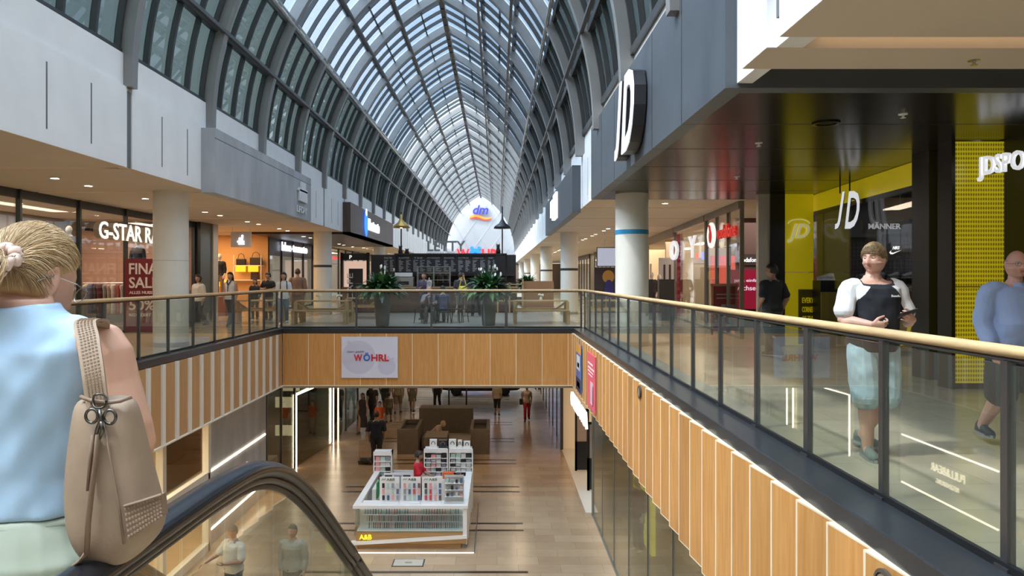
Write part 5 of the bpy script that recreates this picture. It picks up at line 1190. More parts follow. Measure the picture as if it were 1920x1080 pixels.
    if bottom is not None or botm:
        mb = MB(); bm_ = botm or [mat('cloth_b%02d%02d%02d' % tuple(int(c*99) for c in bottom), bottom, .85)]
        if skirt:
            rings_loft(mb, [(skirt, 0, .17*B+.07*(1-skirt), .13*B+.06*(1-skirt)), (.70, 0, .19*B, .15*B), (.93, 0, .172*B+.008, .13*B), (1.04, 0, .152*B+.01, .112*B)], 22, T)
        else: addbody(mb, .010, 't', zr=(.80, 1.03)); addbody(mb, .010+G('baggy', 0), 'l', leg_to=leg*2 if leg < .99 else 1.93)
        me = remesh(mb, vox/s, 2, .5); finish(me, 'skirt' if skirt else ('shorts' if leg < .9 else 'trousers'), bm_, root, fold=.0035, seed=x*2+y)
    if shoes is not None:
        for sd in (1, -1):
            hp_, K, A, td = legs[sd]; so = shoe('shoe', None, None, None, mat('shoe_%02d%02d%02d' % tuple(int(c*99) for c in shoes), shoes, .6), mat('shoe_sole', (.3, .3, .3), .6) if not G('solem', 0) else G('solem', 0), s=.98, parent=(e := bpy.data.objects.new('shoe', None)))
            COL.objects.link(e); e.parent = root; e.location = (A.x+td.x*.055, A.y+td.y*.055, max(0, A.z-.085)+G('foot_lift_'+('R' if sd > 0 else 'L'), 0)); e.rotation_euler = (0, R(G('pitch_'+('R' if sd > 0 else 'L'), 0)), math.atan2(td.y, td.x))
    if hair:
        vs, fs = head_grid(72 if face else 36, 48 if face else 28, hair=HAIRS[hair], lift=lift, noise=.0022 if face else .002); mb = MB(); mb.add([HC+HM @ v for v in vs], fs)
        hm = mat('hair_%d' % int(hairc[0]*1000), hairc, .55, noise=.45, scale=40, stretch=(1, 1, .15)); ho = mb.build('hair', hm, root, smooth=True)
        if longhair:
            mb = MB(); rings_loft(mb, [(HC.z-longhair, -.075, .05, .02), (HC.z-longhair*.6, -.075, .085, .035), (HC.z-.06, -.055, .088, .055), (HC.z+.03, -.03, .085, .07)], 18); mb.v = [tuple(Vector(v)+Vector((HC.x, HC.y-.015, 0))) for v in mb.v]; me = remesh(mb, .012, 2); finish(me, 'hair', [hm], root, fold=.004, seed=2)
    root.scale = (s, s, s); root['hc'] = tuple(HC) if False else 0; del root['hc']
    return root, HC, HM, arms, legs, T
def walk(ph=1, a=.5):   # mid stride
    return dict(kR=(.09, .14*ph+.02, .50), aR=(.09, .24*ph-.03, .10 if ph > 0 else .14), kL=(-.09, -.05*ph+.05, .49), aL=(-.09, -.26*ph-.02, .14 if ph > 0 else .10))
F = 1390.0
def X(px, d): return (px-932)*d/F
# ---- shopper with raglan shirt and phone
mk = mat('tee_charcoal', (.018, .020, .028), .85); mw_ = mat('tee_white', (.78, .78, .80), .85)
def rag(c):
    r = np.zeros(len(c)); ax = np.abs(c[:, 0]); z = c[:, 2]
    for sd, E in ((1, (.275, .03, 1.115)), (-1, (-.285, .02, 1.105))):
        S = np.array((sd*.20, -.005, 1.385)); d = np.array(E)-S; L2 = d @ d; t = np.clip(((c-S) @ d)/L2, 0, 1); q = S+t[:, None]*d; dist = np.linalg.norm(c-q, axis=1)
        r[(dist < .112) & (c[:, 0]*sd > .150+.10*t) & (z < 1.36)] = 1
    r[(ax > .180-.85*(z-1.29)) & (z > 1.29)] = 1; r[(z > 1.425-.32*np.clip(c[:, 1], -.02, .2)) & (ax < .14)] = 0
    return r
pose = dict(eR=(.275, .03, 1.115), wR=(.155, .215, 1.09), fR=(-.85, .45, -.1), tR=(.1, .5, 1), cR=[.75, .85, .95, 1.0], thR=.7,
            eL=(-.285, .02, 1.105), wL=(-.195, .215, 1.125), fL=(.75, .55, .25), tL=(-.1, .3, 1), cL=[.85, .85, .85, .85], thL=.6, cut=lambda c: (c[:, 2] > 1.437-.32*np.clip(c[:, 1], -.02, .2)) & (np.abs(c[:, 0]) < .13),
            kR=(.10, .06, .49), aR=(.085, .06, .085), kL=(-.095, .03, .49), aL=(-.075, -.26, .12), chub=.9, gaze=(.15, 1, -.05), loose=.006, baggy=.012, t_R=(.25, 1, 0), t_L=(-.1, 1, 0), pitch_L=0)
o, HC, HM, arms, legs, T = person('young man in black and white raglan tee and pale denim shorts holding a phone', 3.17, 6.25, 0, 186, 1.80, pose, tone=(.66, .38, .29), hair='fringe', hairc=(.20, .125, .06), topm=[mk, mw_], toppick=rag, sleeve=.70, botm=[mat('pale_denim', (.42, .56, .62), .85, noise=.15, scale=9)], leg=.5, shoes=(.17, .20, .18), build=1.13, belly=.03, vox=.004, lift=.012, hy=-58, hp=-4, face=True, hem=.88)
# phone, watch, logo, fringe tufts
s = 1.80/1.75
Wq = arms[-1][2]; ph = Vector(Wq)+Vector((.085, .06, .055))
t = thing('smartphone', 'black smartphone held in the left hand of the man in the raglan tee', 'phone', (0, 0, 0)); M = o.matrix_basis
pb = MB(); pb.cbox(ph, (.150, .012, .075), M=(Matrix.Rotation(R(14), 3, 'Y') @ Matrix.Rotation(R(-58), 3, 'X'))); TT = Matrix.Translation((3.17, 6.25, 0)) @ Matrix.Rotation(R(186), 4, 'Z') @ Matrix.Scale(s, 4)
pb.xf(TT); pb.build('case', M_black, t, bevel=.004)
pb = MB(); pb.cbox(ph+Vector((0, .002, .006)), (.136, .004, .066), M=(Matrix.Rotation(R(14), 3, 'Y') @ Matrix.Rotation(R(-58), 3, 'X'))); pb.xf(TT); pb.build('screen', mat('phone_glass', (.10, .11, .13), .08), t)
b = MB(); E = arms[-1][1]; d = (Wq-E).normalized(); b.tube([Wq-d*.035, Wq-d*.010], .033, 16, ry=.028); b.build('watch', M_black, o, auto=True)
text('Bench.', mw_, (-.05, .1635, 1.305), right=(-1, 0, .0), up=(0, -.1, 1), height=.018, width=.075, depth=.004, bold=.03, parent=o, name='chest_logo')
hm = MATS['hair_200']; hl = mat('hair_sandy_light', (.36, .25, .13), .5); rr = random.Random(4); b = MB(); b2 = MB(); crown = Vector((.01, -.35, .93)).normalized()
def shell(d, h=0): return Vector((.087*d.x, .109*d.y*(1.02 if d.y < 0 else 1), .130*d.z))+d*h
for k in range(2600):
    a = rr.uniform(0, 2*PI); th = rr.uniform(.02, 1.75); d = Vector((math.sin(th)*math.cos(a), math.sin(th)*math.sin(a), math.cos(th))); p0 = shell(d)
    if HAIRS['fringe'](p0.x, p0.y, p0.z) < .7: continue
    tn = (d-crown*d.dot(crown)); tn = tn.normalized() if tn.length > .02 else Vector((0, 1, 0)); tn = (tn+Vector((.35, 0, 0))*(1 if d.y > .2 else 0)).normalized(); L = rr.uniform(.45, .80); pts = []
    if d.y > .45: L = rr.uniform(.30, .55)
    for i in range(6):
        u = i/5; q = (d+tn*L*u).normalized(); pts.append(HC+HM @ shell(q, .002+.0025*math.sin(PI*u)-(.004*u if q.y < .4 else -.002*u)))
    (b if rr.random() < .6 else b2).tube(pts, [.0007, .0013, .0015, .0014, .001, .0003], 4)
b2.build('hair', hl, o, smooth=True)
b.build('hair', hm, o, smooth=True)
# ---- older man
pose = dict(eR=(.27, -.02, 1.10), wR=(.25, .10, .88), fR=(-.1, .25, -1), tR=(-.5, 1, 0), cR=.45, eL=(-.27, -.03, 1.10), wL=(-.24, .12, .90), kR=(.11, -.02, .47), aR=(.13, -.26, .15), kL=(-.11, .18, .50), aL=(-.11, .26, .10), chub=1.0, loose=.014, baggy=.02, pitch_R=0)
o2, HC, HM, arms, legs, T = person('bald older man with glasses in a light blue shirt and black shorts', 4.58, 6.55, 0, 178, 1.75, pose, tone=(.62, .34, .27), hair='rim', hairc=(.40, .36, .33), top=(.30, .38, .60), sleeve=1.72, bottom=(.03, .03, .035), leg=.48, shoes=(.03, .035, .045), build=1.22, belly=.07, vox=.006, lift=.003, face=True, hp=-2, hy=-8, hem=.82)
b = MB()
for sd in (1, -1):
    c = HC+HM @ Vector((sd*.031, .101, .006)); b.tube([c+HM @ Vector((.021*math.cos(a*PI/8), 0, .016*math.sin(a*PI/8))) for a in range(17)], .0013, 5, close=False); b.tube([HC+HM @ Vector((sd*.052, .100, .010)), HC+HM @ Vector((sd*.079, .06, .010)), HC+HM @ Vector((sd*.082, -.005, .008))], .0016, 5)
b.tube([HC+HM @ Vector((-.010, .103, .010)), HC+HM @ Vector((.010, .103, .010))], .0014, 5); b.build('glasses', M_frame, o2)
b = MB(); b.tube([HC+Vector((0, .115, -.10)), HC+Vector((0, .150, -.20)), HC+Vector((0, .165, -.34))], .006, 6); b.build('placket', mat('shirt_blue_dark', (.20, .26, .42), .8), o2)
b = MB()
for k in range(5): b.ell((.0, .172+.006*k, 1.30-.07*k), (.005, .003, .005), 8, 6)
b.build('button', M_wht, o2)
# ---- man in dark tee walking away
pw = walk(1); pw.update(eR=(.27, -.08, 1.12), wR=(.25, .02, .90), eL=(-.25, -.05, 1.13), wL=(-.20, .12, .95))
person('dark haired man in a black tee walking past the yellow sport shop panel', X(1448, 13.9), 13.9, 0, 20, 1.77, pw, tone=(.42, .24, .17), hairc=(.03, .022, .018), top=(.022, .024, .028), sleeve=.8, bottom=(.05, .055, .06), build=1.12, vox=.009, hy=48, lift=.016)
# ---- people on the left walkway
person('curly haired woman in a loose white blouse beside the near left column', X(372, 22.4), 22.4, 0, 160, 1.60, walk(1), tone=(.42, .25, .18), hair='long', hairc=(.03, .018, .013), top=(.70, .66, .60), sleeve=1.4, bottom=(.05, .055, .07), fem=1, lift=.03, build=1.05)
oW = person('woman in a white sleeveless top with a navy scarf before the orange shop', X(432, 22.9), 22.9, 0, 170, 1.68, walk(-1), tone=(.48, .29, .21), hair='long', hairc=(.035, .02, .015), top=(.74, .73, .74), nosleeve=True, bottom=(.035, .035, .045), fem=1, lift=.018, longhair=.26)
b = MB(); b.tube([(-.07, .05, 1.50), (-.05, .12, 1.42), (.0, .15, 1.33), (.02, .15, 1.12)], [.02, .022, .02, .012], 8, ry=.01); b.tube([(.07, .05, 1.50), (.05, .12, 1.42), (0, .15, 1.33)], [.02, .022, .02], 8, ry=.01); b.build('scarf', mat('navy_scarf', (.03, .04, .11), .8), oW[0])
person('small dark haired girl in black behind the railing, before the shop wall', X(478, 27), 27, 0, 180, 1.48, None, tone=(.42, .25, .18), hair='long', hairc=(.025, .015, .012), top=(.03, .025, .025), sleeve=1.5, bottom=(.1, .1, .12), fem=1, longhair=.3, lift=.018)
person('man in a black tee and dark cap with folded arms', X(503, 26), 26, 0, 170, 1.70, dict(eR=(.26, .05, 1.13), wR=(.05, .22, 1.16), eL=(-.26, .05, 1.13), wL=(-.05, .22, 1.12)), tone=(.45, .27, .2), hairc=(.03, .025, .025), top=(.02, .02, .025), bottom=(.04, .05, .09), lift=.022)
oB = person('woman in a white tee and jeans with backpack straps near the picnic tables', X(532, 23.5), 23.5, 0, 195, 1.68, walk(1), tone=(.48, .29, .21), hair='long', hairc=(.02, .015, .013), top=(.76, .76, .77), sleeve=.6, bottom=(.16, .22, .30), fem=1, shoes=(.75, .75, .75), longhair=.2, lift=.018, hy=-25)
b = MB(); b.tube([(.09, -.1, 1.40), (.10, .02, 1.46), (.10, .135, 1.36), (.11, .12, 1.15), (.12, -.05, 1.02)], .014, 6, ry=.006); b.tube([(-.09, -.1, 1.40), (-.10, .02, 1.46), (-.10, .135, 1.36), (-.11, .12, 1.15), (-.12, -.05, 1.02)], .014, 6, ry=.006); b.build('backpack_strap', M_black, oB[0]); MB().ell((0, -.19, 1.2), (.14, .08, .20), 14, 10).build('backpack', M_black, oB[0], smooth=True)
person('tall broad person in a tan outfit seen from behind by the plum shop header', X(558, 26.5), 26.5, 0, 10, 1.84, None, tone=(.42, .24, .17), hairc=(.10, .05, .03), top=(.26, .15, .10), sleeve=1.6, bottom=(.20, .13, .09), build=1.15)
# ---- cafe guests
sit = dict(off=(0, 0, -.42), kR=(.12, .42, .50), aR=(.12, .44, .085), kL=(-.12, .42, .50), aL=(-.12, .44, .085))
def sitp(**k): d = dict(sit); d.update(k); return d
def seated_arm(): return dict(eR=(.25, .08, .72), wR=(.12, .30, .80), eL=(-.25, .08, .72), wL=(-.10, .30, .80))
person('elderly person in a grey patterned shirt seated at the small black table', -2.25, 24.62, 0, 185, 1.62, sitp(eR=(.25, .10, .74), wR=(.08, .26, .92), eL=(-.25, .08, .72), wL=(-.10, .30, .72)), tone=(.62, .38, .31), hair='rim', hairc=(.55, .52, .5), top=(.30, .29, .36), sleeve=.9, bottom=(.07, .065, .06), belly=.05, build=1.08)
person('person in a navy top and grey trousers seated with back to the railing', -1.80, 24.6, 0, 15, 1.64, sitp(**seated_arm()), tone=(.5, .3, .22), hairc=(.03, .022, .02), top=(.055, .065, .14), sleeve=1.2, bottom=(.22, .25, .30), build=1.1, lift=.016)
o3 = person('standing parent in a dark purple top holding a baby behind the seated guests', X(795, 26.5), 26.5, 0, 165, 1.70, dict(eR=(.25, .06, 1.10), wR=(.04, .20, 1.20), eL=(-.24, .06, 1.12), wL=(-.02, .22, 1.02)), tone=(.45, .26, .19), hair='long', hairc=(.035, .022, .02), top=(.09, .075, .13), sleeve=1.5, bottom=(.04, .04, .05), fem=1)
mbp = mat('baby_pattern', (.02, .02, .02), .8, scale=14, col2=(.75, .72, .72), detail=1)
person('baby in a black and white patterned romper held by the standing parent', X(803, 26.2)+.03, 26.26, .90, 150, .62, dict(kR=(.14, .2, .62), aR=(.14, .1, .35), kL=(-.14, .2, .62), aL=(-.14, .1, .35)), tone=(.68, .46, .38), hair=None, topm=[mbp], sleeve=1.8, botm=[mbp], build=1.4, vox=.02, shoes=None)
t_ = person('customer in a dark tee and grey shorts carrying a yellow bag at the cafe counter', X(863, 28.8), 28.8, 0, -15, 1.72, walk(1), tone=(.45, .28, .2), hairc=(.05, .04, .03), top=(.06, .06, .065), sleeve=.7, bottom=(.20, .20, .21), leg=.5, shoes=(.4, .4, .4))
t = thing('shoulder_bag', 'bright yellow bag hanging on the customer at the cafe counter', 'bag', (X(868, 28.5), 28.45, .92)); MB().lathe((0, 0, 0), [(.12, 0), (.17, .05), (.17, .2), (.13, .27)], 16).build('body', mat('bag_yellow', (.75, .60, .06), .6), t, smooth=True); b = MB(); b.tube([(-.13, 0, .25), (-.05, .05, .6), (.04, .08, .62), (.13, 0, .25)], .015, 6); b.build('strap', MATS['bag_yellow'], t)
person('customer in a maroon jacket and black trousers waiting at the cafe counter', X(893, 28.9), 28.9, 0, 5, 1.60, dict(kR=(.12, .02, .49), aR=(.16, -.02, .085), kL=(-.12, .02, .49), aL=(-.16, -.02, .085)), tone=(.4, .25, .18), hair='long', hairc=(.10, .05, .03), top=(.10, .04, .035), sleeve=1.6, bottom=(.018, .018, .02), build=1.15)
person('barista with reddish hair behind the cafe counter', X(868, 33.2), 33.2, 0, 180, 1.72, None, tone=(.5, .3, .22), hairc=(.16, .06, .04), top=(.03, .03, .03), bottom=(.03, .03, .03), vox=.018)
# mannequins
def mannequin(label, x, y, z, h, rz, top, bottom, head=True, skirt=None, group=None):
    return person(label, x, y, z, rz, h, dict(eR=(.24, -.02, 1.12), wR=(.22, .08, .90)), tone=(.72, .68, .62), hair=None, top=top, sleeve=1.5, bottom=bottom, fem=1, cat='mannequin', skirt=skirt, vox=.018, shoes=None)[0]
def rename(o, n): o.name = n; return o
rename(mannequin('pale mannequin in black at the beige shop entrance, nearer the banded column', X(1222, 29.5), 29.5, 0, 1.74, 180, (.04, .035, .035), (.03, .03, .03)), 'mannequin')
rename(mannequin('pale mannequin in a white vest at the beige shop entrance, by the gate panels', X(1236, 30), 30, 0, 1.66, 170, (.04, .04, .04), (.35, .33, .3)), 'mannequin')
rename(mannequin('mannequin in a grey belted dress high in the denim shop window', -11.25, 19.5, 1.38-.12, 1.62, 170, (.10, .09, .09), (.10, .09, .09), skirt=.72), 'mannequin')
t = thing('display_plinth', 'tall plinth carrying the grey dressed mannequin', 'plinth', (-11.25, 19.5, 0)); MB().box(-.3, .3, -.25, .25, 0, 1.25).build('block', M_shopw, t, bevel=.01)
rename(mannequin('mannequin in a navy dress on a plinth by the peach tiles', -11.1, 22.9, 1.12, 1.60, 180, (.03, .035, .06), (.03, .035, .06), skirt=.62), 'mannequin')
t = thing('display_plinth', 'plinth carrying the navy dressed mannequin', 'plinth', (-11.1, 22.9, 0)); MB().box(-.3, .3, -.25, .25, 0, 1.11).build('block', M_shopw, t, bevel=.01)
rename(mannequin('mannequin in a black coat and pink scarf in the orange shop', X(412, 29.5), 29.5, .75, 1.72, 180, (.03, .025, .03), (.25, .15, .12)), 'mannequin')
t = thing('display_plinth', 'low plinth under the black coated mannequin in the orange shop', 'plinth', (X(412, 29.5), 29.5, 0)); MB().box(-.35, .35, -.3, .3, 0, .745).build('block', mat('plinth_red', (.25, .08, .05), .6), t, bevel=.01)
rename(mannequin('child sized mannequin with a red top inside the lower portal shop', -7.45, 23.6, -5+.8, 1.35, 150, (.55, .03, .04), (.7, .65, .5), skirt=.5), 'mannequin')
rename(mannequin('cream dressed mannequin inside the lower portal shop', -7.55, 23.0, -5+.8, 1.30, 140, (.70, .60, .42), (.70, .6, .42), skirt=.45), 'mannequin')
t = thing('display_plinth', 'white display step under the two lower mannequins', 'plinth', (-7.5, 23.3, -5)); MB().box(-.42, .42, -.6, .6, 0, .79).build('block', M_wht, t, bevel=.01)
rename(mannequin('dark coated mannequin behind the lower right shop glass', 3.35, 17.6, -5, 1.80, 120, (.05, .05, .07), (.05, .05, .06)), 'mannequin')
# ---- lower floor people
LZ = -5
person('woman in a long dark dress walking on the lower floor beside the light portal', X(680, 31), 31, LZ, 170, 1.70, walk(1), tone=(.42, .26, .19), hair='long', hairc=(.025, .018, .015), top=(.035, .025, .03), nosleeve=True, bottom=(.035, .025, .03), skirt=.28, fem=1, longhair=.25)
person('person in black with a hair bun walking behind the woman in the dark dress', X(698, 33.4), 33.4, LZ, 175, 1.78, walk(-1), tone=(.42, .26, .19), hairc=(.02, .015, .015), top=(.025, .02, .02), bottom=(.03, .03, .03), lift=.02)
person('broad man in a navy tee and dark trousers seen from behind beside the trolley', X(706, 25.9), 25.9, LZ, 5, 1.84, None, tone=(.38, .24, .18), hairc=(.025, .02, .018), top=(.018, .025, .045), sleeve=.8, bottom=(.03, .032, .038), build=1.22, vox=.011)
person('child in an orange top in front of the walking group on the lower floor', X(712, 30.6), 30.6, LZ, 180, 1.42, None, tone=(.5, .3, .22), hairc=(.1, .05, .03), top=(.55, .10, .03), sleeve=.6, bottom=(.4, .35, .3), leg=.5)
person('boy in grey walking beside the child in orange', X(729, 33.3), 33.3, LZ, 0, 1.35, walk(1), tone=(.42, .27, .2), hairc=(.04, .03, .02), top=(.20, .18, .13), bottom=(.15, .14, .11), leg=.5)
person('man in a dark blue tee walking away under the bridge', X(722, 36.5), 36.5, LZ, 0, 1.82, walk(-1), tone=(.42, .27, .2), hairc=(.04, .03, .02), top=(.05, .06, .10), bottom=(.12, .12, .11), leg=.5, build=1.15)
person('man in a beige tee and shorts under the bridge', X(746, 35.4), 35.4, LZ, 0, 1.84, walk(1), tone=(.45, .29, .21), hairc=(.05, .035, .02), top=(.30, .24, .17), bottom=(.24, .20, .15), leg=.5, build=1.15)
person('woman in a grey green dress under the bridge', X(773, 35.9), 35.9, LZ, 0, 1.72, walk(-1), tone=(.45, .29, .21), hairc=(.05, .035, .02), top=(.20, .19, .14), bottom=(.18, .17, .13), skirt=.55, fem=1)
person('man in black trousers and top walking near the black sign frame', X(820, 36.8), 36.8, LZ, 175, 1.80, walk(1), tone=(.4, .25, .18), hairc=(.03, .02, .02), top=(.03, .03, .04), bottom=(.025, .025, .03))
person('girl in a sand coloured top and black leggings on the lower floor', X(932, 35), 35, LZ, 0, 1.62, walk(-1), tone=(.48, .3, .22), hair='up', hairc=(.05, .03, .02), top=(.45, .37, .25), sleeve=.7, bottom=(.02, .02, .022), leg=.6, fem=1)
o4 = person('woman in long red trousers and a pale top with a dark handbag', X(988, 33.7), 33.7, LZ, 178, 1.66, walk(1), tone=(.45, .28, .2), hairc=(.03, .02, .02), top=(.55, .40, .32), nosleeve=True, bottom=(.42, .02, .03), fem=1)
t = thing('handbag', 'dark handbag carried by the woman in red trousers', 'handbag', (X(988, 33.7)-.27, 33.7, LZ+.75)); MB().box(-.07, .07, -.12, .12, 0, .26).build('body', M_black, t, bevel=.02); MB().tube([(0, -.08, .25), (.03, -.05, .6), (.03, .05, .6), (0, .08, .25)], .01, 6).build('handle', M_black, t)
person('dark dressed person far off by the lower glass front', X(1007, 43), 43, LZ, 0, 1.75, walk(1), hairc=(.03, .02, .02), top=(.05, .03, .03), bottom=(.05, .04, .04), vox=.02)
person('person in a pale pink top bending forward on the brown bench block', X(808, 28.6), 28.6, LZ, -100, 1.62, sitp(lean=48, eR=(.22, .35, .62), wR=(.1, .5, .55), eL=(-.22, .35, .62), wL=(-.1, .5, .55)), tone=(.6, .4, .32), hairc=(.5, .38, .25), top=(.60, .42, .34), sleeve=1.4, bottom=(.15, .1, .09), lift=.018)
person('kiosk seller in a red polo shirt inside the accessory kiosk', X(784, 20.35), 20.35, LZ, -95, 1.76, dict(eR=(.24, .08, 1.12), wR=(.14, .30, 1.08), eL=(-.24, .10, 1.12), wL=(-.10, .32, 1.05)), tone=(.38, .22, .15), hairc=(.02, .015, .012), top=(.55, .012, .035), sleeve=.8, bottom=(.03, .03, .04), vox=.009, lift=.016, hp=-12)
person('grey haired man in a white polo shirt seen through the escalator glass', X(438, 14.2), 14.2, LZ, 150, 1.78, dict(eR=(.30, .10, 1.17), wR=(.42, .30, 1.05), eL=(-.27, .04, 1.13), wL=(-.08, .26, 1.10)), tone=(.42, .25, .19), hairc=(.12, .11, .10), top=(.66, .66, .62), sleeve=.8, bottom=(.07, .08, .10), vox=.009, build=1.12, belly=.04, hp=-15, hy=30)
person('person in a grey hooded sweatshirt seen through the escalator glass', X(549, 14.3), 14.3, LZ, 175, 1.76, None, tone=(.5, .33, .26), hair='long', hairc=(.18, .15, .12), top=(.36, .37, .34), sleeve=1.8, bottom=(.12, .13, .14), vox=.010, build=1.1)
# cart of the navy man
t = thing('shopping_trolley', 'low dark wheeled trolley at the side of the man in navy', 'trolley', (X(684, 26), 26.0, LZ)); MB().box(-.2, .2, -.25, .25, .09, .13).build('platform', M_black, t)
for sx in (-1, 1):
    for sy in (-1, 1): MB().ell((sx*.16, sy*.2, .045), (.02, .045, .045), 10, 8).build('wheel', M_black, t)
MB().tube([(.15, -.2, .13), (.15, -.25, .9), (-.15, -.25, .9), (-.15, -.2, .13)], .012, 6).build('handle', M_metal, t)
# ================================================================ FOREGROUND
# ---- escalator
def ex(y): return -.79+.035*y
EP = [(-.9, .96), (.5, .96), (1.5, .96), (1.95, .955), (2.2, .93), (2.42, .86), (2.65, .74), (2.95, .54), (3.4, .22), (3.9, -.14), (10.6, -4.98)]
def esc_side(t, dx, nm):
    p3 = [Vector((ex(y)+dx, y, z)) for y, z in EP]; p, r = sm_path(p3, [1]*len(p3), 6)
    b = MB(); n = 16; b.tube(p, .043, n, ry=.026); b.build('handrail', mat('rubber_black', (.012, .013, .017), .25, spec=.6), t, smooth=True)
    b = MB(); b.tube([q+Vector((0, -.006, -.030)) for q in p], .026, 8, ry=.014); b.build('rail_profile', mat('profile_steel', (.10, .10, .10), .3, .8), t, smooth=True)
    b = MB(); b.tube([q+Vector((0, -.012, -.047)) for q in p], .012, 6); b.build('rail_seal', M_black, t, smooth=True)
    # glass: vertical sheet below the rail
    b = MB(); vs = []; top = [q for q in p if q.y > -.8]
    for q in top:
        bz = max(-10, q.z-.90)
        for sx in (-.005, .005): vs += [(q.x+sx, q.y, q.z-.045), (q.x+sx, q.y, bz)]
    fs = []
    for i in range(len(top)-1):
        a = 4*i; c = a+4; fs += [(a, a+1, c+1, c), (a+2, c+2, c+3, a+3), (a, c, c+2, a+2), (a+1, a+3, c+3, c+1)]
    b.add(vs, fs); b.build('glass_balustrade', G_esc, t)
    b = MB(); b.tube([q+Vector((0, 0, -.93)) for q in p], .09, 4, ry=.06, twist=PI/4); b.build('skirt', mat('esc_steel', (.35, .35, .35), .35, .9), t)
t = thing('escalator', 'escalator with black rubber handrail and glass balustrade going down beside the blonde woman', 'escalator')
esc_side(t, 0, 'a'); esc_side(t, -1.04, 'b')
b = MB(); g = []
for k in range(28):
    y = 2.5+k*.30; z = .0-max(0, (k-.0))*.205
    b.box(ex(y)-.95, ex(y)-.09, y, y+.31, z-.22, z-.02)
b.build('step_band', mat('step_metal', (.12, .12, .12), .4, .8), t)
MB().box(-1.72, -.80, .6, 2.5, -.02, .012).build('comb_plate', mat('comb_metal', (.4, .4, .4), .35, .9), t)
# ---- blonde woman
tank = mat('tank_blue', (.40, .57, .76), .85, noise=.03, scale=6); sage = mat('shorts_sage', (.42, .48, .40), .85, noise=.05, scale=8)
pose = dict(eR=(.268, -.01, 1.165), wR=(.06, .20, 1.15), fR=(-.9, .4, .1), tR=(-.2, 0, 1), cR=.8, eL=(-.25, .0, 1.15), wL=(-.20, .22, 1.14), hoff=(-.026, .035, -.098), kR=(.09, .05, .49), aR=(.09, .1, .085), kL=(-.09, 0, .49), aL=(-.09, -.12, .085), baggy=.02, loose=0)
WX, WY = -1.035, 1.62
def lowcol(c):   # tank: drop the part of the shell outside the armholes
    return (np.abs(c[:, 0]) > .150+.06*np.clip(1.36-c[:, 2], 0, .12)/.12) & (c[:, 2] > 1.24)
ow, HC, HM, arms, legs, T = person('blonde woman with a pink scrunchie in a light blue sleeveless top seen from behind', WX, WY, 0, -6, 1.72, pose, tone=(.58, .33, .235), hair=None, topm=[tank], nosleeve=True, botm=[sage], leg=.5, shoes=(.6, .58, .55), fem=1, build=1.10, vox=.0055, hy=-15, hp=-20, hem=1.03, face=True)
hmats = [mat('blonde_mid', (.50, .34, .17), .42), mat('blonde_light', (.74, .57, .36), .38), mat('blonde_dark', (.30, .19, .095), .5)]
vs, fs = head_grid(60, 44, hair=HAIRS['up'], lift=.006, noise=.001); b = MB(); b.add([HC+HM @ v for v in vs], fs); hair = b.build('hair', hmats[0], ow, smooth=True)
rr = random.Random(11); tie = Vector((.055, -.106, -.012)); bs = [MB(), MB(), MB()]
def onsk(d, h):
    d = d.normalized(); return Vector((.076*d.x, .097*d.y, .119*d.z))+d*h
cnt = 0
while cnt < 3600:
    a = rr.uniform(0, 2*PI); th = rr.uniform(.05, 1.95); d = Vector((math.sin(th)*math.cos(a), math.sin(th)*math.sin(a), math.cos(th))); p0 = onsk(d, .006)
    if HAIRS['up'](p0.x, p0.y, p0.z) < .6: continue
    cnt += 1; td = tie.normalized(); pts = []; lf = rr.uniform(.005, .014); wob = rr.uniform(-.05, .05)
    for i in range(9):
        u = i/8; q = d.lerp(td, u*.97); side = Vector((0, 0, 1)).cross(td)*wob*math.sin(PI*u)
        if q.length < .3: q = q+Vector((0, 0, .5))
        q = (q+side+Vector((0, 0, .18))*math.sin(PI*u)).normalized(); h = lf*math.sin(PI*min(1, .12+u*.8))**.6+.004
        p = onsk(q, h)
        if u > .9: p = p.lerp(tie, .6)
        pts.append(HC+HM @ p)
    r0 = rr.uniform(.0004, .0010)
    bs[rr.choices((0, 1, 2), (.48, .34, .18))[0]].tube(pts, [r0*.3]+[r0]*7+[r0*.7], 3)
# bun: loops hanging from the tie
for k in range(1100):
    a0 = rr.uniform(0, 2*PI); R1 = rr.uniform(.018, .046); pts = []; cx = rr.uniform(-.018, .018); dz = rr.uniform(.015, .055); ph0 = rr.uniform(-.6, .6)
    for i in range(11):
        u = i/10; ang = PI*.45+2*PI*u*.92+ph0
        pts.append(HC+HM @ (tie+Vector((cx+R1*math.cos(ang)*(.9+.2*math.sin(a0)), -.026-.030*math.sin(PI*u)*(.5+.5*math.cos(a0)), -dz+R1*1.15*math.sin(ang)))))
    r0 = rr.uniform(.0004, .0011); bs[rr.choices((0, 1, 2), (.42, .43, .15))[0]].tube(pts, r0, 4)
b = MB(); b.ell(HC+HM @ (tie+Vector((0, -.026, -.032))), (.038, .028, .045), 16, 12); b.build('hair_bun', hmats[2], hair, smooth=True)
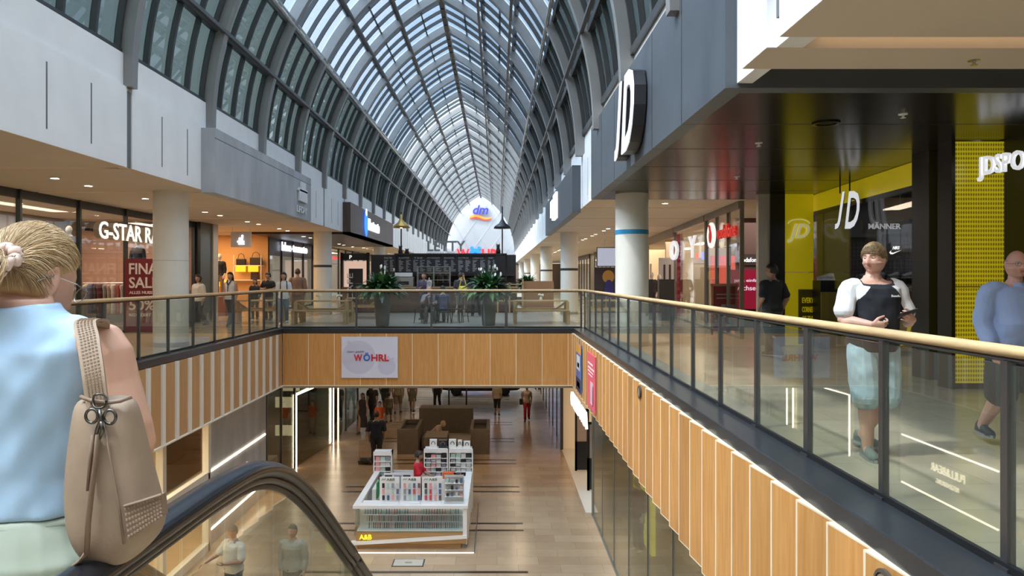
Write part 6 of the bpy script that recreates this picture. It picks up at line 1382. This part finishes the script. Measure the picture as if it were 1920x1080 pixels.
# stray wisps at the nape and temple
for k in range(0):
    x0 = rr.uniform(-.05, .06); p0 = Vector((x0, -.082+abs(x0)*.3, -.055+rr.uniform(-.01, .02))); pts = [HC+HM @ (p0+Vector((rr.uniform(-.01, .02)*u, -.012*math.sin(u*3), .02*u-.012*u*u*(k % 3)))) for u in (0, .35, .7, 1)]
    bs[k % 3].tube(pts, [.001, .0009, .0007, .0003], 3)
for k, q in enumerate(bs): q.build('hair_strands', hmats[k], hair, smooth=True)
sc = mat('scrunchie_pink', (.72, .54, .47), .75, noise=.1, scale=20); b = MB(); pts = []; rad = []
for i in range(61):
    a = 2*PI*i/60; w = .0025*math.sin(a*13); pts.append(HC+HM @ (tie+Vector((.031*math.cos(a)+.006, -.006+.010*math.sin(a*2)+w, .006+.027*math.sin(a)+.010)))); rad.append(.0115+.0035*math.sin(a*9)+.0015*math.sin(a*23))
b.tube(pts, rad, 14); b.build('scrunchie', sc, ow, smooth=True)
b = MB(); b.tube([HC+HM @ Vector(p) for p in ((.087, -.045, -.015), (.084, -.01, .010), (.080, .05, .012), (.062, .098, .008))], .0014, 5); b.tube([HC+HM @ Vector((.036+.024*math.cos(a*PI/8), .102-.006*math.cos(a*PI/8), .002+.018*math.sin(a*PI/8))) for a in range(17)], .0012, 5); b.build('glasses', M_chrome, ow)
b = MB(); s_ = 1.64/1.75

b = MB(); b.tube([T(Vector((.165*math.cos(a*PI/16)*1.03, -.002+.118*math.sin(a*PI/16)*1.03, 1.008))) for a in range(33)], .009, 6, close=False); b.build('waistband', sage, ow, smooth=True)
# ---- shoulder bag
tp = mat('taupe_leather', (.30, .215, .15), .65, noise=.14, scale=9, bump=.07, bscale=90); tpd = mat('taupe_trim', (.22, .15, .105), .6); br_ = mat('gunmetal', (.12, .11, .10), .3, 1)
t = thing('shoulder_bag', 'taupe leather bucket bag with studded strap hanging at the back of the blonde woman', 'bag'); BY = 1.40
def bp(px, py, dy=0): d = BY+dy; return Vector((X(px, d), d, 1.5-(py-521)*d/F))
rows = [(742, 150, 246, .030), (775, 146, 256, .045), (840, 140, 268, .058), (910, 136, 284, .066), (965, 140, 300, .068), (1000, 146, 300, .066), (1040, 168, 262, .05), (1052, 185, 240, .03)]
b = MB(); n = 28; vs = []
for (py, xa, xb, hd) in rows:
    A_ = bp(xa, py); B_ = bp(xb, py); c = (A_+B_)/2; hw = (B_.x-A_.x)/2
    for i in range(n):
        a = 2*PI*i/n; cc = math.cos(a); ss = math.sin(a); e = .6; rip = 1+.045*math.sin(4*a+py*.01)*(1 if py < 900 else .3)
        vs.append((c.x+hw*math.copysign(abs(cc)**e, cc), c.y+hd*math.copysign(abs(ss)**e, ss)*rip, c.z+.006*math.sin(a*2)*(py < 760)))
k = len(rows); b.add(vs, [(j*n+i, (j+1)*n+i, (j+1)*n+(i+1) % n, j*n+(i+1) % n) for j in range(k-1) for i in range(n)]+[tuple(range(n)), tuple(range(k*n-1, (k-1)*n-1, -1))])
o = b.build('body', tp, t, smooth=True); sm = o.modifiers.new('s', 'SUBSURF'); sm.levels = 2; sm.render_levels = 2
b = MB(); b.tube([bp(151, 744, -.03), bp(175, 752, -.038), bp(200, 755, -.04), bp(225, 752, -.036), bp(247, 744, -.028)], .004, 6); b.tube([bp(192, 775, -.052), bp(205, 850, -.066), bp(222, 940, -.072), bp(232, 1020, -.066)], .0022, 5); b.build('seam', tpd, t, smooth=True)
q = [(232, 950), (302, 928), (306, 968), (240, 1012)]; A4 = [bp(x, y, -.071) for x, y in q]; B4 = [p+Vector((0, .02, 0)) for p in A4]
b = MB(); b.add(A4+B4, [(0, 1, 2, 3), (7, 6, 5, 4), (0, 4, 5, 1), (1, 5, 6, 2), (2, 6, 7, 3), (3, 7, 4, 0)]); pk = b.build('pocket', tpd, t)
b = MB()
for i in range(12):
    for j in range(6):
        u = (i+.5)/12; v = (j+.5)/6; p = A4[0].lerp(A4[1], u).lerp(A4[3].lerp(A4[2], u), v); b.cbox(p+Vector((0, -.0005, 0)), (.0038, .002, .0038))
o = b.build('woven_stud', tp, pk); o['kind'] = 'stuff'
b = MB(); b.tube([bp(233, 949, -.073), bp(270, 938, -.076), bp(303, 927, -.073)], .003, 6); b.build('pocket_edge', tpd, pk)
# strap over the shoulder
sp_ = [(1.46, -.02), ]
S = [bp(186, 770, -.035), bp(181, 745, -.03), bp(175, 700, -.02), bp(166, 640, .015), bp(158, 600, .07), Vector((-.885, 1.55, 1.452)), Vector((-.885, 1.62, 1.446)), Vector((-.875, 1.70, 1.40)), Vector((-.84, 1.73, 1.30)), Vector((-.77, 1.60, 1.24)), Vector((-.73, 1.47, 1.25))]
S[4] = bp(160, 604, .08); S[5] = Vector((-.832, 1.55, 1.408)); S[6] = Vector((-.862, 1.60, 1.372)); S[7] = Vector((-.89, 1.66, 1.30)); S[8] = Vector((-.91, 1.70, 1.20)); S = S[:9]
p, r = sm_path(S, [1]*len(S), 5)
b = MB(); vs = []
for i, c in enumerate(p):
    d = (p[min(i+1, len(p)-1)]-p[max(i-1, 0)]).normalized(); side = Vector((1, .12, 0)); side = (side-d*side.dot(d)).normalized(); nn = d.cross(side); w = .0195
    vs += [c-side*w-nn*.003, c+side*w-nn*.003, c+side*w+nn*.003, c-side*w+nn*.003]
b.add(vs, [f for i in range(len(p)-1) for f in [(4*i, 4*i+1, 4*i+5, 4*i+4), (4*i+1, 4*i+2, 4*i+6, 4*i+5), (4*i+2, 4*i+3, 4*i+7, 4*i+6), (4*i+3, 4*i, 4*i+4, 4*i+7)]]+[(3, 2, 1, 0), tuple(4*(len(p)-1)+j for j in range(4))])
st = b.build('strap', tp, t); b = MB()
for i in range(3, 24):
    for h in (0, .5):
        c = p[i].lerp(p[min(i+1, len(p)-1)], h); d = (p[i+1]-p[i-1]).normalized(); side = (Vector((1, .12, 0))-d*d.x).normalized(); nn = d.cross(side)
        if nn.y > 0: nn = -nn
        for u in (-.012, -.006, 0, .006, .012): b.cbox(c+side*u+nn*.0036, (.0034, .002, .0030))
o = b.build('strap_stud', mat('stud_tan', (.34, .25, .175), .5), st); o['kind'] = 'stuff'
b = MB()
for cx, cy in ((172, 780), (206, 782)):
    c = bp(cx, cy, -.058); b.tube([c+Vector((.011*math.cos(a*PI/8), 0, .0125*math.sin(a*PI/8))) for a in range(17)], .0028, 8, close=False)
b.build('eyelet', br_, t, smooth=True)
b = MB(); c = bp(186, 752, -.045); b.tube([c+Vector((.013*math.cos(a*PI/8), .003*math.sin(a), .013*math.sin(a*PI/8))) for a in range(17)], .002, 8, close=False); b.build('ring', br_, t, smooth=True)
b = MB(); b.tube([bp(186, 768, -.062), bp(190, 785, -.066), bp(184, 800, -.064), bp(180, 815, -.064), bp(186, 822, -.064), bp(192, 808, -.066), bp(190, 790, -.066)], .0035, 8); b.build('clasp', br_, t, smooth=True)
b = MB(); b.tube([bp(184, 815, -.066), bp(180, 860, -.072), bp(172, 920, -.080), bp(165, 985, -.082), bp(163, 1035, -.075)], [.010]*5, 6, ry=.003); b.tube([bp(176, 815, -.062), bp(170, 860, -.070), bp(166, 920, -.078)], [.008]*3, 6, ry=.003); b.tube([bp(163, 1035, -.07), bp(152, 1050, -.07), bp(138, 1060, -.06), bp(128, 1085, -.05)], .009, 6, ry=.0035); b.build('loose_strap', tpd, t, smooth=True)

# ================================================================ KIOSK
KZ = -5; K0, K1, KY0, KY1 = -3.42, -.72, 17.75, 21.3
t = thing('accessory_kiosk', 'white and wood phone accessory kiosk with a glass front on the lower floor', 'kiosk')
kw = mat('kiosk_white', (.82, .82, .82), .35); kwood = mat('kiosk_wood', (.40, .23, .09), .5, stretch=(.6, 8, 8), scale=2.5, col2=(.48, .29, .13))
b = MB(); b.box(K0+.05, K1-.15, KY0+.1, KY0+.5, KZ, KZ+.13); b.box(K0+.04, K1-.02, KY0+.02, KY0+.5, KZ+.13, KZ+.42); b.build('plinth', kwood, t)
b = MB(); b.add([(K0-.08, KY0-.02, KZ+.10), (K1, KY0-.02, KZ+.26), (K1, KY0-.02, KZ+.34), (K0-.08, KY0-.02, KZ+.18), (K0-.08, KY0+.1, KZ+.10), (K1, KY0+.1, KZ+.26), (K1, KY0+.1, KZ+.34), (K0-.08, KY0+.1, KZ+.18)], [(0, 1, 2, 3), (7, 6, 5, 4), (0, 4, 5, 1), (1, 5, 6, 2), (2, 6, 7, 3), (3, 7, 4, 0)]); b.box(K1-.1, K1, KY0, KY0+.1, KZ+.26, KZ+.98); b.build('slanted_band', kw, t)
b = MB(); b.box(K0-.03, K1+.02, KY0-.03, KY0+.22, KZ+.98, KZ+1.05); b.box(K0-.03, K0+.12, KY0+.22, KY1, KZ+.98, KZ+1.05); b.box(K1-.15, K1+.02, KY0+.22, KY1, KZ+.98, KZ+1.05); b.box(K0+.12, K1-.15, KY0+.22, KY0+.65, KZ+.95, KZ+.98); b.build('counter_top', kw, t)
b = MB(); b.box(K1-.04, K1+.0, KY0+.1, KY1, KZ+.08, KZ+.98); b.box(K0, K0+.04, KY0+1.5, KY1, KZ+.08, KZ+.98); b.box(K0, K1, KY1-.04, KY1, KZ, KZ+.98)
for k in range(3): b.box(K1, K1+.03, KY0+.5+k*1.0, KY0+.55+k*1.0, KZ+.1, KZ+.95)
b.build('side_cabinet', kw, t)
MB().box(K0+.02, K1-.1, KY0, KY0+.01, KZ+.42, KZ+.98).build('front_glass', G_shop, t); MB().box(K0, K0+.01, KY0, KY0+1.5, KZ+.3, KZ+.98).build('side_glass', G_shop, t)
b = MB(); b.box(K0+.05, K1-.1, KY0+.45, KY0+.50, KZ+.42, KZ+.95); b.box(K0+.05, K1-.1, KY0+.02, KY0+.45, KZ+.41, KZ+.43)
for j in range(3): b.box(K0+.25-.06*j, K1-.12, KY0+.10+.12*j, KY0+.12+.12*j, KZ+.43+.13*j, KZ+.46+.13*j)
b.build('display_tray', mat('tray_white', (.75, .78, .76), .4), t)
MB().box(K0+.1, K1-.1, KY0+.40, KY0+.44, KZ+.93, KZ+.945).build('lamp_strip', emi('kiosk_lamp', (.9, 1, .96), 5), t)
text('A&B', mat('letter_yellow', (.85, .75, .03), .5, emit=(1, .85, .05), estr=.4), (K0+.12, KY0-.001, KZ+.235), height=.12, width=.30, depth=.02, bold=.02, parent=t)
b = MB(); b.box(K0-.02, -.55, 17.5, 17.53, KZ, KZ+.012); struct(b.build('trim_kiosk_light', emi('floor_line', (1, .95, .8), 2))); b = MB(); b.box(-.55, -.52, 17.5, 21.3, KZ, KZ+.01); struct(b.build('trim_kiosk_line', M_metal))
CC = [(.03, .03, .035), (.6, .6, .6), (.55, .08, .10), (.05, .14, .12), (.30, .32, .36), (.10, .14, .25), (.75, .35, .35), (.16, .10, .09), (.45, .6, .55)]
cm = [mat('case_%d' % i, c, .35) for i, c in enumerate(CC)]; protos = []
for i, m in enumerate(cm): 
    o = MB().box(-.008, .008, 0, .085, 0, .16).build('phone_case', m); protos.append(o)
used = set(); rr = random.Random(5)
def place_case(loc, rz, lab, grp, thin=False, sc_=1):
    i = rr.randrange(len(cm)); o = protos[i]
    if i in used: o = o.copy(); COL.objects.link(o)
    used.add(i); o.location = loc; o.rotation_euler = (R(-12) if not thin else 0, 0, rz); o.scale = (sc_,)*3; tag(o, lab, 'phone case', grp)
for j in range(3):
    x0 = K0+.33-.07*j; nn_ = 42-3*j
    for k in range(nn_): place_case((x0+(K1-.16-x0)*k/nn_, KY0+.13+.12*j, KZ+.46+.13*j), rr.uniform(-.05, .05), 'slim phone case standing upright in a row behind the glass front of the kiosk', 'phone cases in rows behind the kiosk glass', sc_=.82)
# display racks on the counter
RX_ = [(-2.62), (-2.10), (-1.59)]
for i, x in enumerate(RX_):
    t = thing('display_rack', '%s of the three lettered white racks on the kiosk counter' % ('leftmost', 'middle one', 'rightmost')[i], 'display rack', (x, KY0+.20, KZ+1.052))
    b = MB(); b.box(-.24, .24, .10, .13, 0, .60); b.box(-.24, .24, -.08, .13, 0, .02); b.build('back_panel', kw, t)
    text('A&B', mat('ink_teal', (.03, .10, .10), .5), (-.07, .098, .51), height=.06, width=.2, depth=.004, bold=.01, parent=t, name='heading'); b = MB(); b.tube([(-.19, .095, .52), (-.16, .095, .56), (-.12, .095, .53), (-.10, .095, .57)], .006, 4); b.build('logo_mark', MATS['ink_teal'], t)
    for r_ in range(3):
        for k in range(4):
            place_case((x-.17+.115*k, KY0+.20+.06-.01*r_, KZ+1.052+.05+.15*r_), PI/2+PI, 'small packaged accessory hanging on the %s lettered kiosk rack' % ('leftmost', 'middle', 'rightmost')[i], 'accessories on the %s kiosk rack' % ('leftmost', 'middle', 'rightmost')[i], True, .72)
t = thing('display_rack', 'clear acrylic stand of small accessories at the right corner of the kiosk front', 'display rack', (-1.03, KY0+.2, KZ+1.052)); b = MB(); b.box(-.25, .22, .08, .1, 0, .66); b.box(-.25, .22, -.08, .1, 0, .02); b.box(-.25, .22, .06, .1, .60, .66)
b.build('back_panel', mat('acrylic_grey', (.52, .53, .53), .25), t)
for j in range(3): MB().box(-.23, .20, .0, .08, .14+.16*j, .15+.16*j).build('shelf', kw, t)
for j in range(3):
    for k in range(4): tag(MB().box(-.03, .03, 0, .04, 0, .06+.02*((j+k) % 3)).build('accessory_box', cm[(j*4+k*5) % 9], None, loc=(-1.03-.17+.11*k, KY0+.22, KZ+1.052+.155+.16*j)), 'tiny accessory on the clear acrylic kiosk stand', 'box', 'accessories on the acrylic stand')
def tower(label, x, y, w, h, shelves, n, grp):
    t = thing('display_tower', label, 'display shelf', (x, y, KZ)); b = MB(); b.box(-w/2, -w/2+.03, -.15, .15, 0, h); b.box(w/2-.03, w/2, -.15, .15, 0, h); b.box(-w/2, w/2, .12, .15, 0, h); b.box(-w/2, w/2, -.16, .15, h-.12, h); b.build('carcass', kw, t)
    for j in range(shelves): MB().box(-w/2+.03, w/2-.03, -.15, .12, .92+j*(h-1.06)/shelves-.02, .92+j*(h-1.06)/shelves).build('shelf', kw, t)
    for j in range(shelves):
        for k in range(n):
            z = .92+j*(h-1.06)/shelves; hh = rr.uniform(.08, .15); c = cm[rr.choice((1, 0, 4, 6, 1, 8, 0))]; tag(MB().box(-w/(2*n)*.75, w/(2*n)*.75, 0, .1, 0, hh).build('accessory_box', c, None, loc=(x-w/2+.05+(w-.1)*(k+.5)/n, y-.12, KZ+z)), 'small boxed accessory on the %s' % grp, 'box', 'boxed goods on the %s' % grp)
tower('left one of the two white shelf towers at the back of the kiosk', -1.72, 21.0, .68, 1.70, 5, 4, 'left rear kiosk tower'); tower('right one of the two white shelf towers at the back of the kiosk', -1.02, 21.0, .68, 1.70, 5, 4, 'right rear kiosk tower'); tower('lone narrow white shelf tower at the far left corner of the kiosk', -3.22, 21.0, .52, 1.62, 4, 3, 'lone kiosk tower')
for k, (x, w, h, c, nm) in enumerate(((-1.80, .20, .24, M_wht, 'white box with a black headphone picture'), (-1.53, .24, .22, mat('box_black', (.03, .03, .035), .4), 'black headphone box'), (-1.26, .20, .24, M_wht, 'white box with a pale headphone picture'), (-1.05, .11, .22, M_wht, 'narrow white box'), (-.85, .18, .19, M_wht, 'small squat white box with a dark print'))):
    t = thing('headphone_box', nm+' on the kiosk towers', 'box', (x, 20.95, KZ+1.70)); MB().box(-w/2, w/2, -.05, .05, 0, h).build('carton', c, t)
    b = MB(); b.tube([(.05*math.cos(a*PI/8)*w/.2, -.053, h*.52+.06*math.sin(a*PI/8)) for a in range(-1, 10)], .009, 5); b.build('print', M_black if c is M_wht else M_metal, t)
t = thing('cash_register', 'black till with an orange box inside the kiosk', 'till', (-1.35, 20.45, KZ+0)); MB().box(-.3, .6, -.1, .3, 0, .95).build('desk', kw, t); MB().box(-.15, .15, 0, .2, .95, 1.12).build('tray', mat('till_orange', (.7, .15, .05), .5), t); MB().box(.2, .32, 0, .12, .95, 1.08).build('keypad', M_black, t)
t = thing('monitor_panel', 'dark glossy panels hung inside the kiosk left of the seller', 'panel', (-2.75, 20.2, KZ)); b = MB(); b.box(-.35, .45, .1, .14, 0, 1.15); b.build('stand', kw, t)
for k in range(3): MB().box(-.32+.25*k, -.12+.25*k, .07, .1, .75, 1.1).build('panel', M_black if k != 1 else mat('panel_blue', (.25, .32, .45), .3), t)
t = thing('green_box_row', 'green and black package rack along the left kiosk side', 'box rack', (K0+.25, 19.6, KZ)); MB().box(-.05, .05, -.5, .5, 0, 1.05).build('backing', kw, t); MB().box(.05, .09, -.45, -.2, .8, 1.2).build('pack', mat('pack_green', (.02, .28, .12), .5), t); MB().box(.05, .09, -.1, .2, .8, 1.25).build('pack', M_black, t)
t = thing('floor_hatch', 'square metal hatch in the lower floor before the kiosk', 'hatch', (-2.02, 16.9, KZ+.001)); b = MB().box(-.36, .36, -.22, .22, 0, .008); b.build('rim', M_frame, t); MB().box(-.33, .33, -.19, .19, .008, .012).build('cover', mat('hatch_stone', (.55, .5, .42), .4), t); MB().box(-.08, .08, -.03, .03, .012, .016).build('grip', M_metal, t)
# ---- brown seating blocks
mbk = mat('block_brown', (.17, .135, .10), .6, noise=.08, scale=4); mbd = mat('block_dark', (.05, .035, .028), .6)
def block(label, x0, x1, y0, y1, h, planter_=False):
    t = thing('seating_block', label, 'seat block', ((x0+x1)/2, (y0+y1)/2, KZ)); w = (x1-x0)/2; d = (y1-y0)/2
    if planter_: b = MB(); b.box(-w, w, -d, -d+.12, 0, h); b.box(-w, w, d-.12, d, 0, h); b.box(-w, -w+.12, -d+.12, d-.12, 0, h); b.box(w-.12, w, -d+.12, d-.12, 0, h); b.build('wall_shell', mbk, t); MB().box(-w+.12, w-.12, -d+.12, d-.12, 0, h-.15).build('soil', mbd, t)
    else: MB().box(-w, w, -d, d, .06, h).build('block', mbk, t, bevel=.01); MB().box(-w+.05, w-.05, -d+.05, d-.05, 0, .06).build('plinth', mbd, t)
block('brown hollow block left of the seated person in pink', -3.68, -2.92, 27.3, 29.3, .92, True)
block('brown block at the right end of the seating group', -1.0, -.28, 27.3, 29.3, .92, True)
block('tall brown back block of the seating group', -3.2, -1.0, 30.4, 31.2, 1.15)
block('low brown bench block under the person in pink', -2.85, -1.05, 27.9, 29.0, .44)
block('brown front block of the seating group behind the kiosk tower', -2.55, -1.75, 25.8, 26.9, .95)
block('second brown front block of the seating group behind the right kiosk tower', -1.70, -.95, 25.8, 26.9, .80)
t = thing('sign_frame', 'tall thin black sign frame beyond the seating group', 'sign', (-1.87, 35.2, KZ)); b = MB(); b.box(-.45, -.38, -.03, .03, 0, 2.2); b.box(.38, .45, -.03, .03, 0, 2.2); b.box(-.45, .45, -.03, .03, 2.13, 2.2); b.box(-.45, .45, -.03, .03, 0, .07); b.build('frame', M_black, t); MB().box(-.38, .38, -.01, .01, 1.35, 2.13).build('poster', mat('poster_mauve', (.35, .25, .35), .6), t)
t = thing('display_car', 'dark show car partly hidden beyond the black sign frame', 'car', (-.9, 41.6, KZ)); b = MB(); b.v = []
prof = [(-2.1, .35, .75), (-1.7, .30, .95), (-.9, .28, 1.35), (.4, .28, 1.42), (1.2, .28, 1.0), (2.0, .32, .80), (2.15, .4, .6)]; vs = []
for x, z0, z1 in prof: vs += [(x, -.85, z0), (x, -.88, (z0+z1)/2), (x, -.65, z1), (x, .65, z1), (x, .88, (z0+z1)/2), (x, .85, z0)]
b.add(vs, [(6*i+j, 6*i+(j+1) % 6, 6*i+6+(j+1) % 6, 6*i+6+j) for i in range(6) for j in range(6)]+[tuple(range(6)), tuple(range(41, 35, -1))]); b.build('body', mat('car_paint', (.02, .02, .03), .15), t, smooth=True)
for x in (-1.35, 1.3):
    for y in (-.82, .82): w = MB(); w.ell((0, 0, 0), (.31, .11, .31), 18, 10); w.build('wheel', M_black, t, loc=(x, y, .31), smooth=True)
